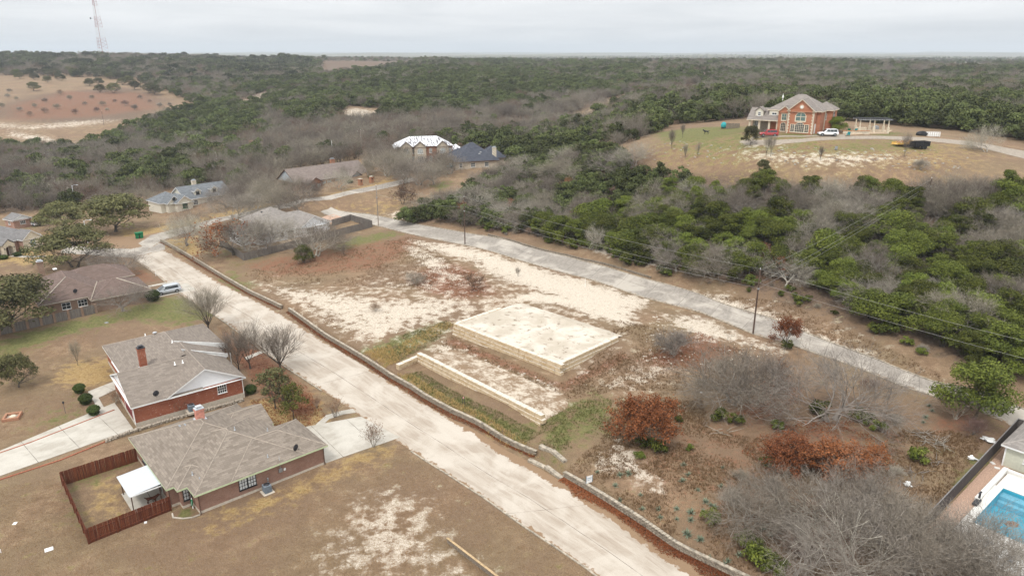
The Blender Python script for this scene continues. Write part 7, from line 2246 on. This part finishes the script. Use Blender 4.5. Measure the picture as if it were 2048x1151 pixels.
# guy wire of the tall pole
m = MB(); m.tube([Pz['a'][0] + Vector((0, 0, Pz['a'][1]*.9)), Pz['a'][0] + Vector((-1.9, 1.6, Pz['a'][1]*.35))], .012, 4); m.build('guy_wire', M_wire, [o for o in COL.objects if o.get('label', '').startswith('tall dark utility')][0]).matrix_parent_inverse = Matrix.Translation(-Pz['a'][0])
for px, py, h, lab, kw_ in ((152, 414, 7.5, 'pale metal lamp pole in front of the left wood', dict(mat=M_galv, r=.09, lamp=True, insul=0, kit=False, name='lamp_pole')), (176, 486, 6.2, 'street lamp rising out of the big live oak', dict(mat=M_galv, r=.07, lamp=True, insul=0, kit=False, name='street_lamp')), (2043, 868, 9., 'slim grey pole at the top corner of the slat fence', dict(mat=M_galv, r=.1, insul=0, kit=False)), (98, 352, 9.5, 'utility pole with a crossarm deep in the left wood', dict(arm=1.4)), (724, 308, 9.5, 'utility pole with a pale crossarm behind the ranch house', dict(arm=1.6, mat=simple('silvered pole', (.22, .18, .15), .9, .2))), (275, 392, 7., 'grey pole at the wood edge left of the dormered house', dict(mat=simple('silvered pole', (.22, .18, .15), .9, .2))), (437, 348, 8.5, 'grey pole rising behind the dormered house', dict(mat=simple('silvered pole', (.22, .18, .15), .9, .2))), (666, 318, 7, 'white topped pole behind the ranch house roof', dict(mat=M_white, r=.08)), (208, 250, 9, 'thin pole at the foot of the brown field', dict(r=.12))):
    p = gr(px, py); util_pole(lab, p.x, p.y, p.z, h, **kw_)
# lattice mast on the ridge
p = at_y(207, 116, 1230); zt = h1(p[0], p[1])
tw = thing('radio_mast', 'red and white lattice radio mast on the left ridge', 'mast', (p[0], p[1], zt), R(20))
M_red = simple('red mast paint', (.3, .05, .04), .6, .1); M_wht = simple('white mast paint', (.72, .72, .72), .6, .05)
Hm = 120.; nlev = 22
def leg_xy(k, z): 
    r = 10.5 * (1 - z / Hm * .86) * .95; a = 2*math.pi*k/3; return (r*math.cos(a), r*math.sin(a), z)
for k in range(3):
    m = MB()
    for i in range(nlev):
        m.tube([leg_xy(k, Hm*i/nlev), leg_xy(k, Hm*(i+1)/nlev)], .17, 5, (i // 3) % 2, False)
    m.build('leg', [M_wht, M_red], tw, uv=False)
for k in range(3):
    m = MB()
    for i in range(nlev):
        a, b = leg_xy(k, Hm*i/nlev), leg_xy((k+1) % 3, Hm*i/nlev); c, d = leg_xy(k, Hm*(i+1)/nlev), leg_xy((k+1) % 3, Hm*(i+1)/nlev)
        mi = (i // 3) % 2
        m.tube([a, b], .08, 4, mi, False); m.tube([a, d], .06, 4, mi, False); m.tube([b, c], .06, 4, mi, False)
    m.build('bracing', [M_wht, M_red], tw, uv=False)
m = MB(); m.tube([(0, 0, 0), (0, 0, Hm)], .3, 5, 0, False); m.build('cable_run', M_red, tw, uv=False)
m = MB(); m.tube([(0, 0, 62), (-7.5, -3, 62)], .12, 4); m.build('dish_arm', M_grey, tw); m = MB(); m.blob((-8.2, -3.4, 62), (1.3, 1.0, 1.3), 12, 8); m.build('microwave_dish', M_dark, tw)

# far roofs along the ridge
for px, py, Y, w_, rm, lab in ((325, 121, 900, 8, simple('green metal roof', (.05, .26, .2), .5), 'low building with a green metal roof on the left ridge'), (396, 120, 880, 11, simple('white metal roof', (.75, .76, .77), .5), 'long building with a white metal roof on the left ridge'), (540, 122, 940, 8, simple('white metal roof', (.75, .76, .77), .5), 'building with a white roof right along the ridge'), (578, 126, 900, 5, simple('white metal roof', (.75, .76, .77), .5), 'small pale building near the ridge road'), (511, 124, 930, 5, simple('grey metal roof', (.4, .4, .42), .5), 'small grey building among the ridge trees'), (535, 293, 345, 15, simple('brown metal roof', (.3, .17, .11), .7), 'brown roofed barn in the valley wood'), (1645, 119, 1700, 18, simple('white metal roof', (.75, .76, .77), .5), 'long pale shed far beyond the hilltop house')):
    p = at_y(px, py, Y); z = h1(p[0], p[1])
    hb = House('farm_building', lab, p[:2], z, 10, SIDING_C, rm, rm, 'building'); hb.block(-w_/2, -4, w_/2, 4, 3.2, .3, 'x', 'gable', 'gable', .5, base=-4); rr_ = hb.finish()
    for x in (-w_*.3, 0, w_*.3): window(rr_, x, -4, 1.0, 270, 1.6, 1.2, 2, 1, M_white)

# ================================================================== SMALL THINGS
def wheelie(label, px, py, rz):
    p = gr(px, py); t = thing('wheeled_bin', label, 'bin', (p.x, p.y, p.z), rz, 'green bins at the kerb')
    m = MB(); m.raw([(-.3,-.35,.08),(.3,-.35,.08),(.3,.3,.08),(-.3,.3,.08),(-.38,-.42,1.25),(.38,-.42,1.25),(.38,.42,1.25),(-.38,.42,1.25)], [(0,3,2,1),(4,5,6,7),(0,1,5,4),(1,2,6,5),(2,3,7,6),(3,0,4,7)]); m.build('body', M_green, t)
    m = MB(); m.bbox((-.42, -.46, 1.25), (.42, .46, 1.36), .03); m.build('lid', M_green, t)
    for sx in (-.33, .33):
        m = MB(); m.tube([(-.04, 0, 0), (.04, 0, 0)], .13, 10); m.build('wheel', M_rubber, t, (sx, .38, .13))
    t.scale = (1.25, 1.25, 1.25)
wheelie('green wheeled bin at the kerb, the left of the pair', 275, 477, R(30)); wheelie('green wheeled bin at the kerb, the right of the pair', 283, 476, R(45))
for px, py, lab in ((721, 370, 'brick letter box pillar by the ranch house walk'), (743, 365, 'brick letter box pillar farther along the ranch house verge')):
    p = gr(px, py); t = thing('letter_box', lab, 'letter box', tuple(p), R(47))
    m = MB(); m.bbox((-.55, -.55, -.3), (.55, .55, 2.0), .02); m.build('pillar', BR_G, t); m = MB(); m.bbox((-.62, -.62, 2.0), (.62, .62, 2.12), .03); m.build('cap', M_footing, t); m = MB(); m.bbox((-.2, -.6, 1.2), (.2, -.55, 1.5), .01); m.build('door', M_black, t)
def stake_sign(label, px, py, w_, h_, zc_, mat, rim=None, rz=0.):
    p = gr(px, py); t = thing('yard_sign', label, 'sign', tuple(p), rz)
    m = MB(); m.bbox((-w_/2, -.015, zc_), (w_/2, .015, zc_+h_), .005); m.build('panel', mat, t)
    for sx in (-w_/2, w_/2):
        m = MB(); m.bbox((sx-.03, -.025, -.3), (sx+.03, .025, zc_+h_+.03), .005); m.build('stake', rim or M_dark, t)
    if w_ > .5:
        q = MB(); q.box((-w_*.36, -.02, zc_+h_*.62), (w_*.36, -.016, zc_+h_*.72)); q.box((-w_*.3, -.02, zc_+h_*.4), (w_*.3, -.016, zc_+h_*.47)); q.build('print', simple('grey blue print', (.25, .36, .46), .6), t)
stake_sign('white yard sign with blue frame behind the street wall', 1178, 972, .8, .9, .5, M_white, simple('blue grey frame', (.1, .16, .22), .6), R(25))
stake_sign('small red and white stake sign in the grassy strip', 927, 808, .3, .25, .9, simple('faded red sign', (.6, .3, .28), .6), M_dark, R(25))
for px, py, h, lab in ((1170, 575, 1.8, 'thin white survey stake on the caliche by the upper street'), (312, 552, 1.5, 'white marker post beside the near street'), (2, 1104, .4, 'short white peg at the left edge')):
    p = gr(px, py); m = MB(); m.bbox((-.035, -.035, -.2), (.035, .035, h), .01); tag(m.build('stake', M_white, None, tuple(p)), lab, 'stake')
# fire pit and lamp on the lawn
p = gr(25, 835); t = thing('fire_pit', 'square red brick fire pit on the lawn at the left edge', 'fire pit', tuple(p), R(20))
for i, (a, b) in enumerate((((-1.0, -1.0), (1.0, -.75)), ((-1.0, .75), (1.0, 1.0)), ((-1.0, -.75), (-.75, .75)), ((.75, -.75), (1.0, .75)))):
    m = MB(); m.bbox((a[0], a[1], -.2), (b[0], b[1], .4), .02); m.build('side', BR_G, t)
m = MB(); m.blob((.1, 0, .15), (.45, .4, .3), 9, 6, 0, .25); m.build('stone', M_cream, t); m = MB(); m.box((-.75, -.75, -.1), (.75, .75, .06)); m.build('ash_bed', M_stone, t)
p = gr(131, 826); t = thing('garden_lamp', 'small dark lamp post on the green lawn left of the driveway', 'lamp', tuple(p))
m = MB(); m.tube([(0, 0, -.2), (0, 0, 1.5)], .03, 6); m.build('post', M_dark, t); m = MB(); m.lathe([(.05, 1.5), (.12, 1.55), (.14, 1.75), (.03, 1.9)], 8); m.build('lantern', M_dark, t)
for px, py, w_, lab in ((98, 1098, .75, 'white board lying on the grass below the red fence'), (30, 1046, .45, 'white scrap on the grass at the left edge'), (213, 645, .7, 'grey lid in the lawn behind the gabled house'), (291, 1044, .35, 'white stone at the foot of the red fence'), (1402, 785, .4, 'white scrap by the bare oaks of the lot')):
    p = gr(px, py); m = MB(); m.bbox((-w_/2, -w_*.4, -.03), (w_/2, w_*.4, .06), .02); tag(m.build('scrap', M_white if 'grey' not in lab else M_grey, None, tuple(p), (0, 0, px)), lab, 'debris')
for px, py, lab in ((1977, 881, 'heap of white sheeting on the sand by the slat fence'), (1945, 918, 'crumpled white sheet on the green grass by the slat fence'), (1817, 970, 'small white rag in the dry grass')):
    p = gr(px, py); m = MB(); s_ = 1.1 if 'heap' in lab else .6
    for k in range(9):
        a = random.uniform(0, 6.28); m.bbox((-.5*s_, -.22*s_, -.03), (.5*s_, .22*s_, .03), .01, 0, Matrix.Translation((random.uniform(-.5, .5)*s_, random.uniform(-.3, .3)*s_, .06 + .03*k)) @ Matrix.Rotation(a, 4, 'Z') @ Matrix.Rotation(random.uniform(-.3, .3), 4, 'X'))
    tag(m.build('sheet_heap', M_white, None, tuple(p)), lab, 'debris')
# cut branches
def branch_pile(label, px, py, n, L):
    p = gr(px, py); m = MB()
    for k in range(n):
        a = random.uniform(0, 6.28); q = Vector((random.uniform(-1, 1)*L*.4, random.uniform(-1, 1)*L*.3, .08 + random.random()*.25)); d = Vector((math.cos(a), math.sin(a), random.uniform(-.1, .2)))
        m.tube([q, q + d*L*.4 + Vector((0, 0, random.uniform(-.1, .1))), q + d*L*.8 + Vector((random.uniform(-.2, .2), random.uniform(-.2, .2), random.uniform(-.05, .2)))], [.04, .03, .012], 4)
    tag(m.build('branch_pile', T_TWIG2, None, tuple(p)), label, 'branches')
for px, py, n, L, lab in ((1870, 888, 26, 2.6, 'heap of cut grey branches right of the juniper bush'), (1845, 872, 14, 2.2, 'scatter of pale cut branches above the juniper bush'), (1830, 950, 12, 2.0, 'pale forked branches on the dry grass near the slat fence'), (1448, 864, 6, 2.4, 'pale fallen branch in the dry grass below the two bare oaks'), (1800, 998, 8, 1.6, 'thin pale branches left of the slat fence'), (1868, 926, 8, 1.4, 'small white branches beside the green grass')): branch_pile(lab, px, py, n, L)
# dogs
def dog(label, loc, rz, mat, lie=False):
    V = [(-.35,0,.5),(-.1,0,.5),(.2,0,.52),(.38,0,.62),(.52,0,.74),(.7,0,.7),(-.5,0,.56),(-.66,0,.7)]; rad = [.14,.13,.16,.11,.1,.055,.05,.025]
    E_ = [(0,1),(1,2),(2,3),(3,4),(4,5),(0,6),(6,7)]
    for sx, y, q in ((-.33,.1,0),(-.33,-.1,0),(.22,.1,2),(.22,-.1,2)):
        b = len(V)
        if sx < 0: V += [(sx+.03,y,.36),(sx-.08,y,.2),(sx-.02,y,.02)]
        else: V += [(sx+.02,y,.36),(sx+.0,y,.2),(sx+.03,y,.02)]
        rad += [.075,.045,.045]; E_ += [(q,b),(b,b+1),(b+1,b+2)]
    for y in (.05,-.05): V.append((.5,y,.86)); rad.append(.03); E_.append((4,len(V)-1))
    me = bpy.data.meshes.new('dog'); me.from_pydata(V, E_, []); o = link_mesh('dog', me, None, loc, (0, 0, rz))
    sk = o.modifiers.new('skin', 'SKIN'); sk.use_smooth_shade = True
    for i, r_ in enumerate(rad): me.skin_vertices[0].data[i].radius = (r_, r_)
    me.skin_vertices[0].data[1].use_root = True
    o.modifiers.new('sub', 'SUBSURF').levels = 1; o.modifiers['sub'].render_levels = 1
    me.materials.append(mat); return tag(o, label, 'dog')
p = to_world(ra, -3.3, 5.4, .1); o = dog('dark brown dog standing on the covered patio slab', (p.x, p.y, h1(p.x, p.y) + .1), R(20), simple('brown fur', (.07, .025, .014), .9, .35, 5.)); o.scale = (1.25,) * 3
p = gr(1412, 268); o = dog('black dog standing on the green grass at the left of the hilltop', (p.x, p.y, p.z), R(170), M_black); o.scale = (1.5,) * 3

# yuccas
yv = []
for k in range(3):
    m = MB(); rnd = random.Random(k)
    for i in range(46):
        a = rnd.uniform(0, 6.28); e = rnd.uniform(.1, 1.3); L = rnd.uniform(.45, .75)
        d = Vector((math.cos(a)*math.cos(e), math.sin(a)*math.cos(e), math.sin(e))); s_ = d.cross(Vector((0, 0, 1))).normalized()*.035
        m.face([d*.05 - s_, d*.05 + s_, d*L*.6 + s_*.8 - Vector((0, 0, .02)), d*L*.6 - s_*.8 - Vector((0, 0, .02))]); m.face([d*L*.6 - s_*.8 - Vector((0,0,.02)), d*L*.6 + s_*.8 - Vector((0,0,.02)), d*L - Vector((0, 0, .07))])
    yv.append(m.mesh('rosette', simple('grey green yucca', (.19, .225, .155), .6, .3), False))
for i, (px, py) in enumerate(((1195,945),(1240,950),(1258,948),(1232,972),(1168,962),(1205,990),(1240,1000),(1280,990),(1285,1018),(1368,930),(1375,950),(1366,962),(1447,935),(1443,973),(1395,980),(1411,1004),(1420,1010),(1407,1022),(1383,1026),(1355,1018),(1425,1028),(1428,1015),(1352,1038),(1380,1040),(1316,1018),(1320,1035),(1375,1070),(1372,1066),(1400,1078),(1418,1116),(1476,1110),(1458,1122),(1452,1128),(1525,1060),(1540,1070),(1530,1055),(1860,812),(1850,835),(1862,822),(1845,845),(1400,1080))):
    p = gr(px + random.uniform(-2, 2), py); t = thing('yucca', 'pale grey green yucca rosette in the dry grass behind the street wall' if px < 1600 else 'grey green yucca clump beside the kerb of the upper street', 'yucca', tuple(p), random.uniform(0, 6), 'yuccas in the dry grass')
    s_ = random.uniform(.6, 1.15); t.scale = (s_, s_, s_); link_mesh('rosette', yv[i % 3], t)

# ================================================================== LITTER, TUFTS, STONES (too many to count)
def blades(name, label, pts, hmin, hmax, mat, per=5, wid=.03, seed=0, cat='grass', spread=.12):
    g = np.random.default_rng(seed); P_ = np.repeat(np.array(pts), per, 0); n = len(P_)
    a = g.uniform(0, 6.28, n); P_ = P_ + np.stack([np.cos(a), np.sin(a), np.zeros(n)], -1) * g.uniform(0, spread, n)[:, None]
    h = g.uniform(hmin, hmax, n)[:, None]; b = g.uniform(0, 6.28, n)
    S = np.stack([np.cos(b), np.sin(b), np.zeros(n)], -1) * wid; Tp = np.stack([np.cos(a), np.sin(a), np.zeros(n)], -1) * h * g.uniform(.1, .7, n)[:, None] + np.array([0, 0, 1]) * h
    V = np.stack([P_ - S, P_ + S, P_ + Tp], 1).reshape(-1, 3)
    me = bpy.data.meshes.new(name); me.vertices.add(3*n); me.vertices.foreach_set('co', V.astype('f').ravel()); me.loops.add(3*n); me.loops.foreach_set('vertex_index', np.arange(3*n, dtype='i'))
    me.polygons.add(n); me.polygons.foreach_set('loop_start', np.arange(0, 3*n, 3, dtype='i')); me.polygons.foreach_set('loop_total', np.full(n, 3, 'i')); me.update()
    at = me.attributes.new('tint', 'FLOAT', 'POINT'); at.data.foreach_set('value', np.repeat(g.random(n), 3).astype('f')); me.materials.append(mat)
    o = link_mesh(name, me); o['kind'] = 'stuff'; o['label'] = label; o['category'] = cat; return o
def fill(poly_px, n, seed, thin=None):
    W_ = np.array([gr(*p)[:2] for p in poly_px]); g = np.random.default_rng(seed); lo, hi = W_.min(0), W_.max(0)
    P_ = g.uniform(lo, hi, (n*4, 2)); P_ = P_[poly_sd(P_[:, 0], P_[:, 1], W_) > 0]
    if thin: P_ = P_[vnoise(P_[:, 0]/thin, P_[:, 1]/thin, seed) * .7 + g.random(len(P_)) * .3 > .42]
    P_ = P_[:n]; return np.stack([P_[:, 0], P_[:, 1], hgt(P_[:, 0], P_[:, 1]) - .02], -1)
G_TAN = leaf_mat('dry tan grass', (.16, .09, .045), (.36, .235, .115), .1); G_GOLD = leaf_mat('golden dry grass', (.24, .15, .05), (.46, .33, .15), .1); G_GREEN = leaf_mat('winter green grass', (.07, .085, .02), (.2, .19, .06), .2)
SCRUB = [(1130,950),(1200,880),(1240,790),(1400,780),(1420,860),(1540,880),(1760,900),(1800,860),(1900,860),(1970,880),(1830,1080),(1750,1200),(1480,1170),(1300,1060)]
blades('tan_grass', 'dry tan grass covering the scrub of the lot', np.concatenate([fill(SCRUB, 17000, 2, 3.), fill([(900,672),(1117,768),(1245,702),(1270,720),(1130,792),(885,692)], 1500, 43), fill([(470,545),(700,500),(830,470),(900,520),(990,600),(800,575),(560,572)], 4000, 44, 3.), fill([(1400,588),(1560,600),(1700,662),(1880,748),(1890,768),(1700,698),(1500,628)], 2500, 46, 2.), fill([(1240,640),(1500,700),(1480,780),(1240,780),(1130,800)], 4000, 45, 3.)]), .12, .38, G_TAN, 5, .025, 2)
blades('lawn_grass', 'short dormant grass of the near lawns', np.concatenate([fill([(-60,1170),(-60,985),(110,955),(178,1095),(345,1030),(400,1045),(660,935),(790,890),(1190,1150),(1210,1200)], 26000, 41), fill([(-60,880),(-60,720),(200,655),(190,700),(235,760),(150,800),(200,840),(60,880)], 8000, 42)]), .03, .1, G_TAN, 4, .03, 8, 'grass', .25)
blades('golden_grass', 'golden dry grass in the strip above the street wall', np.concatenate([fill([(790,750),(880,812),(1000,885),(1075,915),(1060,890),(920,808),(830,752)], 2600, 4), fill([(725,715),(780,690),(800,722),(772,740)], 600, 5), fill([(780,700),(880,645),(915,645),(900,655),(800,720)], 500, 6)]), .2, .55, G_GOLD, 5, .025, 3)
blades('green_grass', 'dull green winter grass round the limestone walls', np.concatenate([fill([(740,712),(800,672),(890,640),(912,650),(860,690),(795,724)], 1800, 7, 2.), fill([(806,748),(842,742),(960,808),(1082,866),(1055,892),(930,832),(850,785)], 4200, 8), fill([(1072,885),(1090,832),(1190,788),(1228,800),(1215,862),(1125,905)], 1800, 9, 2.)]), .1, .3, G_GREEN, 4, .022, 4)
# leaves drifted against the foot of the street wall
def drift(seg, n, w0, w1, seed):
    g = np.random.default_rng(seed); L_ = np.array(line_at(seg, 60)); k = g.uniform(0, 58.99, n); i = k.astype(int); f = (k - i)[:, None]
    P_ = L_[i]*(1-f) + L_[i+1]*f; wd = w0 + (w1 - w0) * (vnoise(k*.16, k*.02, seed) * .7 + g.random(n) * .3)
    P_ = P_ - ET * (g.random(n)**1.6 * wd)[:, None]
    return np.stack([P_[:, 0], P_[:, 1], hgt(P_[:, 0], P_[:, 1]) + .07 + g.uniform(0, .06, n)], -1)
C_ = np.concatenate([drift(WALL_XY[0][1:], 9000, .3, 1.9, 1), drift(WALL_XY[1], 8000, .2, 1.0, 2), drift(WALL_XY[2], 4500, .2, .8, 3)])
o = link_mesh('leaf_drift', leaves_mesh('leaf_drift', C_, .075, L_RUST, np.random.default_rng(1).random(len(C_)), 5, .7, 1.2)); o['kind'] = 'stuff'; o['label'] = 'rust fallen leaves drifted along the foot of the street wall'; o['category'] = 'leaves'
C_ = np.concatenate([fill([(1480,905),(1540,850),(1700,840),(1790,900),(1740,960),(1560,940)], 5000, 21, 2.), fill([(500,800),(620,785),(655,835),(600,858),(530,848)], 2500, 22), fill([(440,655),(520,690),(600,760),(640,800),(610,840),(520,780),(470,720)], 3500, 23, 1.5), fill([(810,560),(880,525),(960,545),(995,588),(930,600)], 3500, 24, 1.6), fill([(1280,722),(1400,662),(1475,702),(1420,740)], 3000, 25, 1.6), fill([(1490,800),(1560,745),(1600,780),(1550,838)], 2500, 26, 1.6)]); C_[:, 2] += .06
o = link_mesh('leaf_litter', leaves_mesh('leaf_litter', C_, .085, L_RUST, np.random.default_rng(2).random(len(C_)), 6, .7, 1.2)); o['kind'] = 'stuff'; o['label'] = 'rust leaf litter under the oaks'; o['category'] = 'leaves'
# stones
def rubble(name, label, pts, r0, r1, mat, seed):
    m = MB(); rnd = random.Random(seed)
    for (x, y, z) in pts:
        r = r0 + (r1 - r0) * rnd.random()**2.2; m.blob((x, y, z + r*.15), (r*rnd.uniform(.8, 1.6), r*rnd.uniform(.7, 1.1), r*rnd.uniform(.35, .6)), 6, 3, 0, .4)
    m.sm = [False]*len(m.f); o = m.build(name, mat, None, uv=False); o['kind'] = 'stuff'; o['label'] = label; o['category'] = 'stones'
rubble('hill_rubble', 'pale broken stones scattered over the hilltop slope', np.concatenate([fill([(1280,318),(1350,278),(1500,300),(1700,298),(1900,300),(1960,320),(1900,350),(1700,340),(1500,340),(1350,330)], 380, 31, 8.), fill([(1640,310),(1760,300),(1800,318),(1700,330)], 120, 32)]), .06, .33, simple('pale field stone', (.37, .345, .3), .95, .2), 1)
rubble('lot_rubble', 'small pale stones on the caliche of the lot', np.concatenate([fill([(520,570),(760,595),(960,590),(880,640),(720,690)], 900, 33), fill([(850,490),(1050,530),(1290,602),(1180,640),(1000,560)], 500, 34), fill([(1300,625),(1500,675),(1570,700),(1450,740),(1280,720)], 400, 35), fill([(880,680),(1110,770),(1060,810),(870,705)], 300, 36)]), .05, .22, simple('chalk stone', (.58, .52, .43), .95, .2), 2)

# ================================================================== HAZE
hz = MB(); hz.box((-19000, -600, -70), (19000, 19000, 190))
q = bpy.data.materials.new('haze'); q.use_nodes = True; q.node_tree.nodes.clear()
vo = q.node_tree.nodes.new('ShaderNodeVolumePrincipled'); mo = q.node_tree.nodes.new('ShaderNodeOutputMaterial')
vo.inputs['Color'].default_value = (.86, .93, 1.0, 1); vo.inputs['Density'].default_value = 1.3e-4; vo.inputs['Anisotropy'].default_value = .1
q.node_tree.links.new(vo.outputs[0], mo.inputs['Volume'])
o = hz.build('haze', q, uv=False); o['kind'] = 'stuff'

# things of one small group that look alike are told apart by their place
ORD = 'first second third fourth fifth sixth seventh eighth ninth tenth eleventh twelfth thirteenth fourteenth fifteenth sixteenth seventeenth eighteenth nineteenth twentieth'.split()
ORD += ['twenty-' + k for k in ORD[:9]]
bpy.context.view_layer.update()
by = {}
for o in COL.objects:                                   # ORDINALS
    if o.parent is None and o.get('group') and o.get('category'): by.setdefault((o['group'], o['label']), []).append(o)
for (g_, l_), L in by.items():
    if not 2 <= len(L) <= 29: continue
    for i, o in enumerate(sorted(L, key=lambda o: to_px(*o.matrix_world.translation)[0])):
        o['label'] = '%s, %s from the left' % (l_, ORD[i]) if len(l_.split()) <= 12 else '%s, %s from left' % (' '.join(l_.split()[:12]), ORD[i])
